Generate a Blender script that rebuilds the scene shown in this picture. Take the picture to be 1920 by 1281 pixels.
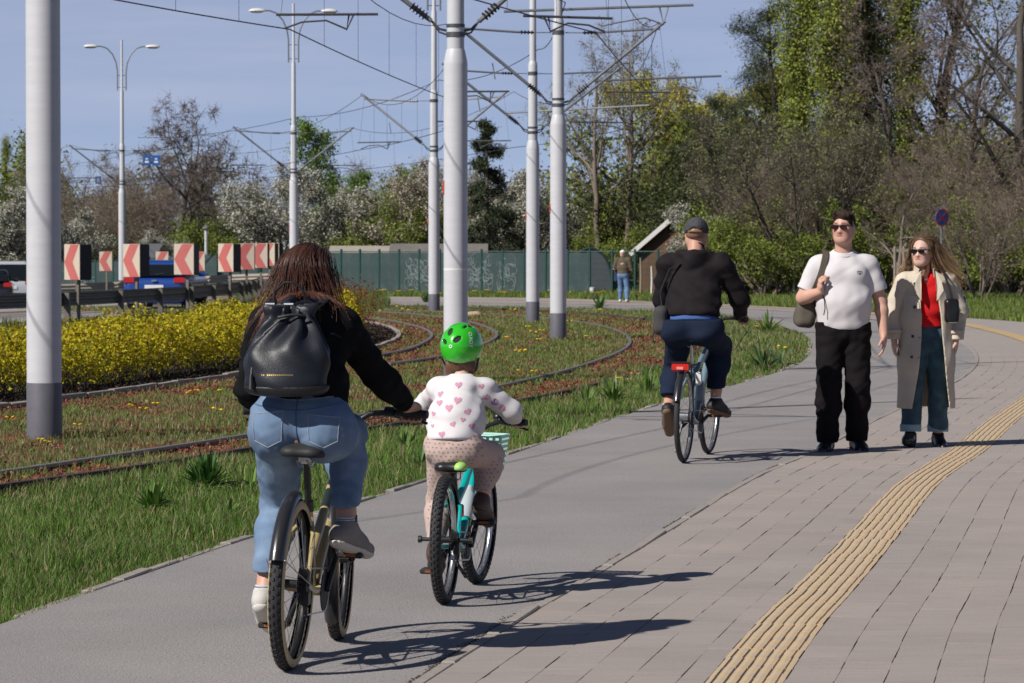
import bpy, math, random
import numpy as np
from mathutils import Vector, Matrix
from mathutils.bvhtree import BVHTree
for _o in list(bpy.data.objects):
	bpy.data.objects.remove(_o)
S = bpy.context.scene
COL = S.collection
R = math.radians
# ------------------------------------------------------------------ camera
CAM_H = 1.58
cam_data = bpy.data.cameras.new('camera')
cam_data.sensor_width = 36.0
cam_data.lens = 6200.0 / 1920.0 * 36.0
cam_data.clip_start = 0.5
cam_data.clip_end = 6000
cam_data.dof.use_dof = True
cam_data.dof.focus_distance = 17.0
cam_data.dof.aperture_fstop = 14.0
cam = bpy.data.objects.new('camera', cam_data)
COL.objects.link(cam)
cam.location = (0, 0, CAM_H)
cam.rotation_euler = (math.pi / 2 - math.atan(168.5 / 6200.0), 0, 0)
S.camera = cam
# ------------------------------------------------------------------ sky and sun
SUN_EL = R(40)
SUN_DIR = Vector((-0.79 * math.cos(SUN_EL), -0.61 * math.cos(SUN_EL), math.sin(SUN_EL))).normalized()
world = bpy.data.worlds.new('World')
S.world = world
world.use_nodes = True
wn = world.node_tree
wn.nodes.clear()
w_out = wn.nodes.new('ShaderNodeOutputWorld')
w_bg = wn.nodes.new('ShaderNodeBackground')
w_sky = wn.nodes.new('ShaderNodeTexSky')
w_sky.sky_type = 'NISHITA'
w_sky.sun_disc = False
w_sky.sun_elevation = SUN_EL
w_sky.sun_rotation = math.atan2(SUN_DIR.x, SUN_DIR.y)
w_sky.altitude = 4000
w_sky.air_density = 0.6
w_sky.dust_density = 0.0
w_sky.ozone_density = 6.0
# thin high cirrus, mixed over the sky by direction
w_tc = wn.nodes.new('ShaderNodeTexCoord')
w_map = wn.nodes.new('ShaderNodeMapping')
w_map.inputs['Scale'].default_value = (3.0, 3.0, 26.0)
w_map.inputs['Rotation'].default_value = (0.0, R(12), 0.0)
w_noise = wn.nodes.new('ShaderNodeTexNoise')
w_noise.inputs['Scale'].default_value = 2.2
w_noise.inputs['Detail'].default_value = 6
w_noise.inputs['Roughness'].default_value = 0.6
w_ramp = wn.nodes.new('ShaderNodeMapRange')
w_ramp.inputs['From Min'].default_value = 0.42
w_ramp.inputs['From Max'].default_value = 0.80
w_ramp.inputs['To Min'].default_value = 0.55
w_ramp.inputs['To Max'].default_value = 0.80
w_mix = wn.nodes.new('ShaderNodeMix')
w_mix.data_type = 'RGBA'
w_mix.inputs[7].default_value = (6.6, 7.2, 9.4, 1)
wn.links.new(w_tc.outputs['Generated'], w_map.inputs['Vector'])
wn.links.new(w_map.outputs['Vector'], w_noise.inputs['Vector'])
wn.links.new(w_noise.outputs['Fac'], w_ramp.inputs['Value'])
# the veil is thick towards the horizon and thins out overhead, as the air does
w_sep = wn.nodes.new('ShaderNodeSeparateXYZ')
w_el = wn.nodes.new('ShaderNodeMapRange')
w_el.interpolation_type = 'SMOOTHSTEP'
w_el.inputs['From Min'].default_value = 0.02
w_el.inputs['From Max'].default_value = 0.45
w_el.inputs['To Min'].default_value = 1.0
w_el.inputs['To Max'].default_value = 0.06
w_mul = wn.nodes.new('ShaderNodeMath')
w_mul.operation = 'MULTIPLY'
wn.links.new(w_tc.outputs['Generated'], w_sep.inputs[0])
wn.links.new(w_sep.outputs['Z'], w_el.inputs['Value'])
wn.links.new(w_ramp.outputs['Result'], w_mul.inputs[0])
wn.links.new(w_el.outputs['Result'], w_mul.inputs[1])
wn.links.new(w_mul.outputs[0], w_mix.inputs[0])
wn.links.new(w_sky.outputs['Color'], w_mix.inputs[6])
wn.links.new(w_mix.outputs[2], w_bg.inputs['Color'])
w_bg.inputs['Strength'].default_value = 0.07
wn.links.new(w_bg.outputs['Background'], w_out.inputs['Surface'])
sun_data = bpy.data.lights.new('sun', 'SUN')
sun_data.energy = 5.0
sun_data.angle = R(0.53)
sun_data.color = (1.0, 0.955, 0.89)
sun = bpy.data.objects.new('sun', sun_data)
COL.objects.link(sun)
sun.rotation_euler = (-SUN_DIR).to_track_quat('-Z', 'Y').to_euler()
sun.location = SUN_DIR * 60
S.view_settings.view_transform = 'Standard'
S.view_settings.look = 'None'
S.view_settings.gamma = 1.0
S.view_settings.use_curve_mapping = False
S.view_settings.exposure = 0.06
S.render.engine = 'CYCLES'
S.cycles.use_denoising = True
S.cycles.max_bounces = 6
S.cycles.diffuse_bounces = 3
S.cycles.glossy_bounces = 3
S.cycles.transmission_bounces = 4
S.cycles.transparent_max_bounces = 8
S.cycles.caustics_reflective = False
S.cycles.caustics_refractive = False
# ------------------------------------------------------------------ helpers: colour and materials
def lin(c):
	return tuple(((v / 255.0) / 12.92 if v <= 10 else (((v / 255.0) + 0.055) / 1.055) ** 2.4) for v in c)
MATS = {}
def mat(name, col, rough=0.6, var=0.0, vscale=5.0, bump=0.0, bscale=60.0, metal=0.0, spec=0.5,
		attr=None, trans=0.0, coat=0.0, stretch=None, col2=None, sheen=0.0, bdist=0.01, c2lo=0.45, c2hi=0.62):
	"""Principled material; colour may vary by noise (var), blend to a second colour (col2) or come from an attribute"""
	if name in MATS:
		return MATS[name]
	m = bpy.data.materials.new(name)
	m.use_nodes = True
	nt = m.node_tree
	b = nt.nodes['Principled BSDF']
	b.inputs['Roughness'].default_value = rough
	b.inputs['Metallic'].default_value = metal
	b.inputs['Specular IOR Level'].default_value = spec
	if coat:
		b.inputs['Coat Weight'].default_value = coat
		b.inputs['Coat Roughness'].default_value = 0.08
	if sheen:
		b.inputs['Sheen Weight'].default_value = sheen
	src = None
	tc = nt.nodes.new('ShaderNodeTexCoord')
	vec = tc.outputs['Object']
	if stretch:
		mp = nt.nodes.new('ShaderNodeMapping')
		mp.inputs['Scale'].default_value = stretch
		nt.links.new(vec, mp.inputs['Vector'])
		vec = mp.outputs['Vector']
	if attr:
		a = nt.nodes.new('ShaderNodeAttribute')
		a.attribute_name = attr
		src = a.outputs['Color']
	else:
		rgb = nt.nodes.new('ShaderNodeRGB')
		rgb.outputs[0].default_value = (*col, 1)
		src = rgb.outputs[0]
	if col2 is not None:
		n2 = nt.nodes.new('ShaderNodeTexNoise')
		n2.inputs['Scale'].default_value = vscale * 0.5
		n2.inputs['Detail'].default_value = 5
		nt.links.new(vec, n2.inputs['Vector'])
		r2 = nt.nodes.new('ShaderNodeMapRange')
		r2.inputs['From Min'].default_value = c2lo
		r2.inputs['From Max'].default_value = c2hi
		nt.links.new(n2.outputs['Fac'], r2.inputs['Value'])
		mx = nt.nodes.new('ShaderNodeMix')
		mx.data_type = 'RGBA'
		nt.links.new(r2.outputs['Result'], mx.inputs[0])
		nt.links.new(src, mx.inputs[6])
		mx.inputs[7].default_value = (*col2, 1)
		src = mx.outputs[2]
	if var:
		n = nt.nodes.new('ShaderNodeTexNoise')
		n.inputs['Scale'].default_value = vscale
		n.inputs['Detail'].default_value = 6
		n.inputs['Roughness'].default_value = 0.65
		nt.links.new(vec, n.inputs['Vector'])
		mr = nt.nodes.new('ShaderNodeMapRange')
		mr.inputs['From Min'].default_value = 0.25
		mr.inputs['From Max'].default_value = 0.75
		mr.inputs['To Min'].default_value = 1 - var
		mr.inputs['To Max'].default_value = 1 + var
		nt.links.new(n.outputs['Fac'], mr.inputs['Value'])
		mm = nt.nodes.new('ShaderNodeMix')
		mm.data_type = 'RGBA'
		mm.blend_type = 'MULTIPLY'
		mm.inputs[0].default_value = 1.0
		nt.links.new(src, mm.inputs[6])
		cc = nt.nodes.new('ShaderNodeCombineColor')
		for i in range(3):
			nt.links.new(mr.outputs['Result'], cc.inputs[i])
		nt.links.new(cc.outputs[0], mm.inputs[7])
		src = mm.outputs[2]
	nt.links.new(src, b.inputs['Base Color'])
	if bump:
		nb = nt.nodes.new('ShaderNodeTexNoise')
		nb.inputs['Scale'].default_value = bscale
		nb.inputs['Detail'].default_value = 4
		nt.links.new(vec, nb.inputs['Vector'])
		bp = nt.nodes.new('ShaderNodeBump')
		bp.inputs['Strength'].default_value = bump
		bp.inputs['Distance'].default_value = bdist
		nt.links.new(nb.outputs['Fac'], bp.inputs['Height'])
		nt.links.new(bp.outputs['Normal'], b.inputs['Normal'])
	if trans:
		out = nt.nodes['Material Output']
		tr = nt.nodes.new('ShaderNodeBsdfTranslucent')
		nt.links.new(src, tr.inputs['Color'])
		ms = nt.nodes.new('ShaderNodeMixShader')
		ms.inputs[0].default_value = trans
		nt.links.new(b.outputs[0], ms.inputs[1])
		nt.links.new(tr.outputs[0], ms.inputs[2])
		nt.links.new(ms.outputs[0], out.inputs['Surface'])
	MATS[name] = m
	return m
# ------------------------------------------------------------------ helpers: objects and tags
def tag(o, label=None, cat=None, group=None, kind=None):
	if label: o['label'] = label
	if cat: o['category'] = cat
	if group: o['group'] = group
	if kind: o['kind'] = kind
	return o
def thing(name, label, cat, loc=(0, 0, 0), rotz=0.0, group=None):
	o = bpy.data.objects.new(name, None)
	o.empty_display_size = 0.2
	COL.objects.link(o)
	o.location = loc
	o.rotation_euler = (0, 0, rotz)
	return tag(o, label, cat, group)
def mesh_obj(name, verts, faces, m, parent=None, smooth=False, loc=None, cols=None):
	me = bpy.data.meshes.new(name)
	verts = np.asarray(verts, dtype=np.float32).reshape(-1, 3)
	if isinstance(faces, np.ndarray):
		nf, k = faces.shape
		me.vertices.add(len(verts))
		me.vertices.foreach_set('co', verts.ravel())
		me.loops.add(nf * k)
		me.loops.foreach_set('vertex_index', faces.astype(np.int32).ravel())
		me.polygons.add(nf)
		me.polygons.foreach_set('loop_start', np.arange(0, nf * k, k, dtype=np.int32))
		me.polygons.foreach_set('loop_total', np.full(nf, k, dtype=np.int32))
		me.update(calc_edges=True)
	else:
		me.from_pydata(verts.tolist(), [], faces)
		me.update()
	if cols is not None:
		at = me.color_attributes.new('tint', 'FLOAT_COLOR', 'POINT')
		c4 = np.ones((len(verts), 4), dtype=np.float32)
		c4[:, :3] = cols
		at.data.foreach_set('color', c4.ravel())
	if smooth:
		me.polygons.foreach_set('use_smooth', np.ones(len(me.polygons), dtype=bool))
	if m: me.materials.append(m)
	o = bpy.data.objects.new(name, me)
	COL.objects.link(o)
	if parent: o.parent = parent
	if loc is not None: o.location = loc
	return o
def copy_tree(o, parent=None):
	c = o.copy()
	COL.objects.link(c)
	c.parent = parent
	for ch in list(o.children):
		copy_tree(ch, c)
	return c
def frames(pts):
	"""parallel-transport frames along a polyline"""
	P = [Vector(p) for p in pts]
	n = len(P)
	T = []
	for i in range(n):
		a = P[max(i - 1, 0)]
		b = P[min(i + 1, n - 1)]
		t = (b - a)
		T.append(t.normalized() if t.length > 1e-9 else Vector((0, 0, 1)))
	u = T[0].orthogonal().normalized()
	out = []
	for i in range(n):
		u = u - T[i] * u.dot(T[i])
		if u.length < 1e-6:
			u = T[i].orthogonal()
		u.normalize()
		out.append((P[i], T[i], u.copy(), T[i].cross(u)))
	return out
class MB:
	"""collects shapes that become ONE mesh object"""
	def __init__(self):
		self.v = []
		self.f = []
	def add(self, vs, fs):
		b = len(self.v)
		self.v.extend(vs)
		self.f.extend([[i + b for i in q] for q in fs])
		return self
	def box(self, c, s, rot=None, bev=0.0):
		hx, hy, hz = s[0] / 2, s[1] / 2, s[2] / 2
		if bev > 0:
			# chamfered vertical section: bevel all top/bottom edges a little
			e = bev
			vs = []
			for z, k in ((-hz, e), (-hz + e, 0), (hz - e, 0), (hz, e)):
				for sx, sy in ((-1, -1), (1, -1), (1, 1), (-1, 1)):
					if k:
						vs.append((sx * (hx - k), sy * (hy - k), z))
					else:
						vs.append((sx * hx, sy * hy, z))
			fs = [[3, 2, 1, 0]]
			for r in range(3):
				for i in range(4):
					j = (i + 1) % 4
					fs.append([r * 4 + i, r * 4 + j, r * 4 + 4 + j, r * 4 + 4 + i])
			fs.append([12, 13, 14, 15])
		else:
			vs = [(x, y, z) for z in (-hz, hz) for x, y in ((-hx, -hy), (hx, -hy), (hx, hy), (-hx, hy))]
			fs = [[3, 2, 1, 0], [4, 5, 6, 7], [0, 1, 5, 4], [1, 2, 6, 5], [2, 3, 7, 6], [3, 0, 4, 7]]
		M = rot if rot is not None else Matrix.Identity(3)
		c = Vector(c)
		return self.add([tuple(M @ Vector(q) + c) for q in vs], fs)
	def tube(self, pts, r, n=8, cap=True, closed=False):
		fr = frames(pts)
		m = len(fr)
		rr = r if hasattr(r, '__len__') else [r] * m
		vs = []
		for (p, t, u, w), q in zip(fr, rr):
			for k in range(n):
				a = 2 * math.pi * k / n
				vs.append(tuple(p + (u * math.cos(a) + w * math.sin(a)) * q))
		fs = []
		for i in range(m if closed else m - 1):
			j = (i + 1) % m
			for k in range(n):
				l = (k + 1) % n
				fs.append([i * n + k, i * n + l, j * n + l, j * n + k])
		if cap and not closed:
			fs.append(list(range(n))[::-1])
			fs.append(list(range((m - 1) * n, m * n)))
		return self.add(vs, fs)
	def sweep(self, pts, prof, up=(0, 0, 1), cap=True):
		"""sweep a closed 2-D profile (side, up) along a path"""
		P = [Vector(p) for p in pts]
		m = len(P)
		n = len(prof)
		upv = Vector(up)
		vs = []
		for i in range(m):
			t = (P[min(i + 1, m - 1)] - P[max(i - 1, 0)]).normalized()
			s = t.cross(upv).normalized()
			h = s.cross(t)
			for a, b in prof:
				vs.append(tuple(P[i] + s * a + h * b))
		fs = []
		for i in range(m - 1):
			for k in range(n):
				l = (k + 1) % n
				fs.append([i * n + k, i * n + l, (i + 1) * n + l, (i + 1) * n + k])
		if cap:
			fs.append(list(range(n))[::-1])
			fs.append(list(range((m - 1) * n, m * n)))
		return self.add(vs, fs)
	def lathe(self, prof, n=16, M=None, cap=True):
		"""prof: list of (radius, height) about local Z, M a 4x4 placing it"""
		M = M or Matrix.Identity(4)
		vs = []
		for r, z in prof:
			for k in range(n):
				a = 2 * math.pi * k / n
				vs.append(tuple(M @ Vector((r * math.cos(a), r * math.sin(a), z))))
		fs = []
		for i in range(len(prof) - 1):
			for k in range(n):
				l = (k + 1) % n
				fs.append([i * n + k, i * n + l, (i + 1) * n + l, (i + 1) * n + k])
		if cap:
			fs.append(list(range(n))[::-1])
			q = (len(prof) - 1) * n
			fs.append(list(range(q, q + n)))
		return self.add(vs, fs)
	def prism(self, poly, M, depth):
		"""extrude a 2-D polygon (x,y) by depth along local z, placed by M"""
		n = len(poly)
		vs = [tuple(M @ Vector((x, y, 0))) for x, y in poly] + [tuple(M @ Vector((x, y, depth))) for x, y in poly]
		fs = [list(range(n))[::-1], list(range(n, 2 * n))]
		for i in range(n):
			j = (i + 1) % n
			fs.append([i, j, n + j, n + i])
		return self.add(vs, fs)
	def build(self, name, m, parent=None, smooth=False, loc=None):
		o = mesh_obj(name, self.v, self.f, m, parent, smooth, loc)
		if smooth:
			o.data.set_sharp_from_angle(angle=R(42))
		return o
def auto_smooth(o, deg=35):
	me = o.data
	me.polygons.foreach_set('use_smooth', np.ones(len(me.polygons), dtype=bool))
	me.set_sharp_from_angle(angle=R(deg))
	return o
def spline(pts, step=0.5):
	"""Catmull-Rom through the points, resampled at an even step"""
	P = np.array(pts, dtype=float)
	if P.shape[1] == 2:
		pass
	Q = np.vstack([2 * P[0] - P[1], P, 2 * P[-1] - P[-2]])
	out = []
	for i in range(1, len(Q) - 2):
		p0, p1, p2, p3 = Q[i - 1], Q[i], Q[i + 1], Q[i + 2]
		for t in np.linspace(0, 1, 24, endpoint=False):
			out.append(0.5 * ((2 * p1) + (-p0 + p2) * t + (2 * p0 - 5 * p1 + 4 * p2 - p3) * t * t + (-p0 + 3 * p1 - 3 * p2 + p3) * t ** 3))
	out.append(P[-1])
	out = np.array(out)
	d = np.concatenate([[0], np.cumsum(np.linalg.norm(np.diff(out, axis=0), axis=1))])
	n = max(2, int(d[-1] / step) + 1)
	s = np.linspace(0, d[-1], n)
	return np.stack([np.interp(s, d, out[:, k]) for k in range(P.shape[1])], axis=1)
def offset(c, d):
	"""offset a 2-D polyline to the right by d"""
	t = np.gradient(c, axis=0)
	t /= np.linalg.norm(t, axis=1)[:, None]
	nrm = np.stack([t[:, 1], -t[:, 0]], axis=1)
	return c + nrm * d
def gz(x, y):
	"""ground height: the road to the left lies a little lower"""
	t = min(max((-x - 9.0) / 9.0, 0.0), 1.0)
	k = min(max((y - 60.0) / 30.0, 0.0), 1.0)
	return -0.40 * t * t * (3 - 2 * t) * k
def dist_to(c, X, Y):
	"""distance from points to a polyline's vertices (numpy)"""
	out = np.full(X.shape, 1e9)
	for k in range(0, len(c)):
		d = (X - c[k, 0]) ** 2 + (Y - c[k, 1]) ** 2
		np.minimum(out, d, out=out)
	return np.sqrt(out)
rng = np.random.default_rng(7)
# ================================================================== the setting
PATH_L = spline([(-3.2, 8), (-2.62, 11), (-2.17, 14.0), (-1.42, 18.35), (-0.49, 23.24), (0.17, 26.74), (1.27, 32.85),
				 (2.60, 39), (3.95, 46), (4.90, 54), (5.50, 62), (5.70, 70), (5.55, 77), (4.9, 83), (3.5, 87.5), (0.6, 92.8), (-4.3, 97.6), (-14, 102), (-40, 110)], 0.25)
PATH_R = spline([(-1.1, 8), (-0.56, 11), (-0.37, 12.07), (0.0, 14.21), (0.36, 16.08), (0.88, 18.88), (1.62, 22.86), (2.5, 26.74), (3.42, 31.18),
				 (5.56, 41.15), (6.86, 48.97), (7.75, 57), (8.3, 66), (8.4, 75), (7.8, 84), (6.0, 92), (3.0, 98), (-2, 103), (-8, 106), (-14, 108), (-40, 116)], 0.25)
PAVE_OUT = spline([(5.2, 8), (6.2, 14), (7.6, 20), (9.6, 28), (11.5, 38), (12.6, 50), (12.6, 62), (11.5, 73.7), (10.0, 83), (8.1, 92.4), (5.0, 103.5), (0.8, 112.5),
				   (-5.0, 116.7), (-14, 120), (-40, 128)], 0.25)
def nearest_side(c, X, Y):
	"""signed side of a polyline: >0 to its right"""
	t = np.gradient(c, axis=0)
	best = np.full(X.shape, 1e9)
	sgn = np.zeros(X.shape)
	for k in range(0, len(c), 2):
		dx, dy = X - c[k, 0], Y - c[k, 1]
		d = dx * dx + dy * dy
		s = dx * t[k, 1] - dy * t[k, 0]
		upd = d < best
		best = np.where(upd, d, best)
		sgn = np.where(upd, np.sign(s) * np.sqrt(d), sgn)
	return sgn
def strip(a, b, z, name, m, nb=1):
	"""sheet between two polylines resampled to the same count"""
	n = max(len(a), len(b))
	def rs(c):
		d = np.concatenate([[0], np.cumsum(np.linalg.norm(np.diff(c, axis=0), axis=1))])
		s = np.linspace(0, d[-1], n)
		return np.stack([np.interp(s, d, c[:, 0]), np.interp(s, d, c[:, 1])], axis=1)
	a, b = rs(a), rs(b)
	vs = []
	for j in range(nb + 1):
		c = a + (b - a) * (j / nb)
		zz = np.array([gz(x, y) for x, y in c]) + z
		vs.append(np.column_stack([c, zz]))
	V = np.vstack(vs)
	fs = []
	for j in range(nb):
		for i in range(n - 1):
			fs.append([j * n + i, (j + 1) * n + i, (j + 1) * n + i + 1, j * n + i + 1])
	return tag(mesh_obj(name, V, np.array(fs), m), kind='structure')
# ---- ground sheet, wide enough for the horizon
def ground_mesh():
	xs = np.concatenate([[-3000, -1200, -500, -200, -90], np.linspace(-45, 45, 91), [90, 200, 500, 1200, 3000]])
	ys = np.concatenate([[-400, -100, -20], np.linspace(0, 190, 96), [230, 320, 500, 900, 1800, 4000]])
	Xg, Yg = np.meshgrid(xs, ys, indexing='ij')
	Z = np.vectorize(gz)(Xg, Yg) - 0.045
	V = np.stack([Xg, Yg, Z], axis=-1).reshape(-1, 3)
	nx, ny = len(xs), len(ys)
	I = np.arange(nx * ny).reshape(nx, ny)
	F = np.stack([I[:-1, :-1], I[1:, :-1], I[1:, 1:], I[:-1, 1:]], axis=-1).reshape(-1, 4)
	return V, F
m_soil = mat('soil_grass', (0.045, 0.055, 0.02), 0.95, var=0.5, vscale=1.3, bump=0.6, bscale=30, col2=(0.075, 0.06, 0.032), spec=0.1, bdist=0.03)
gv, gf = ground_mesh()
tag(mesh_obj('ground', gv, gf, m_soil), kind='structure')
# ---- cycle path
def asphalt_mat(name, base, warm):
	m = bpy.data.materials.new(name)
	m.use_nodes = True
	nt = m.node_tree
	b = nt.nodes['Principled BSDF']
	b.inputs['Roughness'].default_value = 0.86
	b.inputs['Specular IOR Level'].default_value = 0.35
	tc = nt.nodes.new('ShaderNodeTexCoord')
	def noise(scale, detail, rough=0.6):
		n = nt.nodes.new('ShaderNodeTexNoise')
		n.inputs['Scale'].default_value = scale
		n.inputs['Detail'].default_value = detail
		n.inputs['Roughness'].default_value = rough
		nt.links.new(tc.outputs['Object'], n.inputs['Vector'])
		return n.outputs['Fac']
	def ramp(src, lo, hi, a, c):
		r = nt.nodes.new('ShaderNodeMapRange')
		for k, v in (('From Min', lo), ('From Max', hi), ('To Min', a), ('To Max', c)):
			r.inputs[k].default_value = v
		nt.links.new(src, r.inputs['Value'])
		return r.outputs['Result']
	def mul(x, y):
		q = nt.nodes.new('ShaderNodeMath')
		q.operation = 'MULTIPLY'
		nt.links.new(x, q.inputs[0])
		nt.links.new(y, q.inputs[1])
		return q.outputs[0]
	grain = ramp(noise(95, 3, 0.8), 0.3, 0.7, 0.66, 1.34)
	vor = nt.nodes.new('ShaderNodeTexVoronoi')
	vor.inputs['Scale'].default_value = 140
	nt.links.new(tc.outputs['Object'], vor.inputs['Vector'])
	peb = ramp(vor.outputs['Distance'], 0.0, 0.7, 1.18, 0.82)
	patch = ramp(noise(0.55, 5), 0.32, 0.68, 0.90, 1.10)
	stain = ramp(noise(2.7, 6, 0.7), 0.62, 0.80, 1.0, 0.80)
	f = mul(mul(grain, peb), mul(patch, stain))
	mx = nt.nodes.new('ShaderNodeMix')
	mx.data_type = 'RGBA'
	mx.inputs[6].default_value = (*base, 1)
	mx.inputs[7].default_value = (*warm, 1)
	nt.links.new(ramp(noise(0.9, 4), 0.4, 0.65, 0, 1), mx.inputs[0])
	mm = nt.nodes.new('ShaderNodeMix')
	mm.data_type = 'RGBA'
	mm.blend_type = 'MULTIPLY'
	mm.inputs[0].default_value = 1
	cc = nt.nodes.new('ShaderNodeCombineColor')
	for i in range(3):
		nt.links.new(f, cc.inputs[i])
	nt.links.new(mx.outputs[2], mm.inputs[6])
	nt.links.new(cc.outputs[0], mm.inputs[7])
	nt.links.new(mm.outputs[2], b.inputs['Base Color'])
	bp = nt.nodes.new('ShaderNodeBump')
	bp.inputs['Strength'].default_value = 0.5
	bp.inputs['Distance'].default_value = 0.004
	nt.links.new(vor.outputs['Distance'], bp.inputs['Height'])
	nt.links.new(bp.outputs['Normal'], b.inputs['Normal'])
	return m
m_asph = asphalt_mat('path_asphalt', (0.285, 0.266, 0.262), (0.300, 0.274, 0.264))
cycle_path = strip(PATH_L, PATH_R, 0.0, 'cycle_path', m_asph, 4)
m_road = asphalt_mat('road_asphalt', (0.25, 0.245, 0.25), (0.27, 0.255, 0.25))
# ---- pavement: base sheet, pavers, tactile tiles, edge kerb
m_bed = mat('pavement_bed', (0.15, 0.125, 0.105), 0.95, var=0.3, vscale=40)
pavement = strip(offset(PATH_R, 0.055), PAVE_OUT, 0.0022, 'pavement', m_bed, 2)
def paver_mat():
	m = bpy.data.materials.new('paver_concrete')
	m.use_nodes = True
	nt = m.node_tree
	b = nt.nodes['Principled BSDF']
	b.inputs['Roughness'].default_value = 0.82
	b.inputs['Specular IOR Level'].default_value = 0.3
	geo = nt.nodes.new('ShaderNodeNewGeometry')
	tc = nt.nodes.new('ShaderNodeTexCoord')
	oi = nt.nodes.new('ShaderNodeObjectInfo')
	def noise(src, scale, detail):
		n = nt.nodes.new('ShaderNodeTexNoise')
		n.inputs['Scale'].default_value = scale
		n.inputs['Detail'].default_value = detail
		n.inputs['Roughness'].default_value = 0.7
		nt.links.new(src, n.inputs['Vector'])
		return n.outputs['Fac']
	def ramp(src, lo, hi, a, c):
		r = nt.nodes.new('ShaderNodeMapRange')
		for k, v in (('From Min', lo), ('From Max', hi), ('To Min', a), ('To Max', c)):
			r.inputs[k].default_value = v
		nt.links.new(src, r.inputs['Value'])
		return r.outputs['Result']
	def mul(x, y):
		q = nt.nodes.new('ShaderNodeMath')
		q.operation = 'MULTIPLY'
		nt.links.new(x, q.inputs[0])
		nt.links.new(y, q.inputs[1])
		return q.outputs[0]
	# brushed finish: fine lines across the walking direction
	mp = nt.nodes.new('ShaderNodeMapping')
	mp.inputs['Rotation'].default_value = (0, 0, R(10))
	mp.inputs['Scale'].default_value = (2.0, 55.0, 1.0)
	nt.links.new(geo.outputs['Position'], mp.inputs['Vector'])
	brush = ramp(noise(mp.outputs['Vector'], 1.0, 3), 0.3, 0.7, 0.90, 1.10)
	grain = ramp(noise(geo.outputs['Position'], 160, 2), 0.3, 0.7, 0.86, 1.14)
	patch = ramp(noise(geo.outputs['Position'], 0.8, 5), 0.3, 0.7, 0.92, 1.07)
	per = ramp(oi.outputs['Random'], 0, 1, 0.96, 1.04)
	f = mul(mul(brush, grain), mul(patch, per))
	rgb = nt.nodes.new('ShaderNodeMix')
	rgb.data_type = 'RGBA'
	rgb.inputs[6].default_value = (0.335, 0.288, 0.258, 1)
	rgb.inputs[7].default_value = (0.318, 0.279, 0.259, 1)
	nt.links.new(ramp(noise(geo.outputs['Position'], 0.5, 4), 0.4, 0.6, 0, 1), rgb.inputs[0])
	mm = nt.nodes.new('ShaderNodeMix')
	mm.data_type = 'RGBA'
	mm.blend_type = 'MULTIPLY'
	mm.inputs[0].default_value = 1
	cc = nt.nodes.new('ShaderNodeCombineColor')
	for i in range(3):
		nt.links.new(f, cc.inputs[i])
	nt.links.new(rgb.outputs[2], mm.inputs[6])
	nt.links.new(cc.outputs[0], mm.inputs[7])
	nt.links.new(mm.outputs[2], b.inputs['Base Color'])
	bp = nt.nodes.new('ShaderNodeBump')
	bp.inputs['Strength'].default_value = 0.35
	bp.inputs['Distance'].default_value = 0.003
	nt.links.new(noise(mp.outputs['Vector'], 1.0, 3), bp.inputs['Height'])
	nt.links.new(bp.outputs['Normal'], b.inputs['Normal'])
	return m
m_paver = paver_mat()
PW, PL, PJ = 0.18, 0.36, 0.0034
class Along:
	"""arc-length coordinates along the kerb line: (u, v) -> x, y, heading"""
	def __init__(self, c):
		self.c = c
		self.d = np.concatenate([[0], np.cumsum(np.linalg.norm(np.diff(c, axis=0), axis=1))])
		t = np.gradient(c, axis=0)
		# smooth the tangents a little
		k = np.ones(9) / 9
		t = np.stack([np.convolve(np.pad(t[:, i], 4, mode='edge'), k, 'valid') for i in range(2)], axis=1)
		self.t = t / np.linalg.norm(t, axis=1)[:, None]
	def __call__(self, u, v):
		x = np.interp(u, self.d, self.c[:, 0])
		y = np.interp(u, self.d, self.c[:, 1])
		tx = np.interp(u, self.d, self.t[:, 0])
		ty = np.interp(u, self.d, self.t[:, 1])
		l = math.hypot(tx, ty)
		tx, ty = tx / l, ty / l
		return x + ty * v, y - tx * v, math.atan2(-tx, ty)
AL = Along(PATH_R)
def paver_data():
	b = MB().box((0, 0, -0.02), (PW - PJ, PL - 0.0016, 0.04))
	me = bpy.data.meshes.new('paver')
	me.from_pydata(b.v, [], b.f)
	me.materials.append(m_paver)
	return me, np.array(b.v), np.array(b.f, dtype=object)
paver_me, paver_v, _pf = paver_data()
paver_f = [f for f in _pf]
TV0, TV1 = 1.06, 1.345                    # tactile strip, metres from the path's edge
cols = []
v = 0.06
while v + PW < TV0 + 0.001:
	cols.append((v + PW / 2, PW)); v += PW
if TV0 - v > 0.03:
	cols.append((v + (TV0 - v) / 2, TV0 - v))
v = TV1 + 0.002
for k in range(24):
	cols.append((v + PW / 2, PW)); v += PW
cand = []
r_p = random.Random(3)
for ci, (vc, wd) in enumerate(cols):
	ph = (ci * 0.5 + r_p.uniform(-0.06, 0.06)) % 1.0
	n = int(58 / PL)
	for i in range(n):
		u = (i + ph) * PL + 0.3
		x, y, h = AL(u, vc)
		if y < 11.2 or y > 58 or abs(x) > y * 0.163 + 0.35:
			continue
		o_out = PAVE_OUT[np.argmin(np.abs(PAVE_OUT[:, 1] - y)), 0] if y < 60 else 1e9
		if x > o_out - 0.1:
			continue
		cand.append((y * y + x * x, x, y, h, wd))
cand.sort()
rest_v, rest_f = [], []
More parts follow.
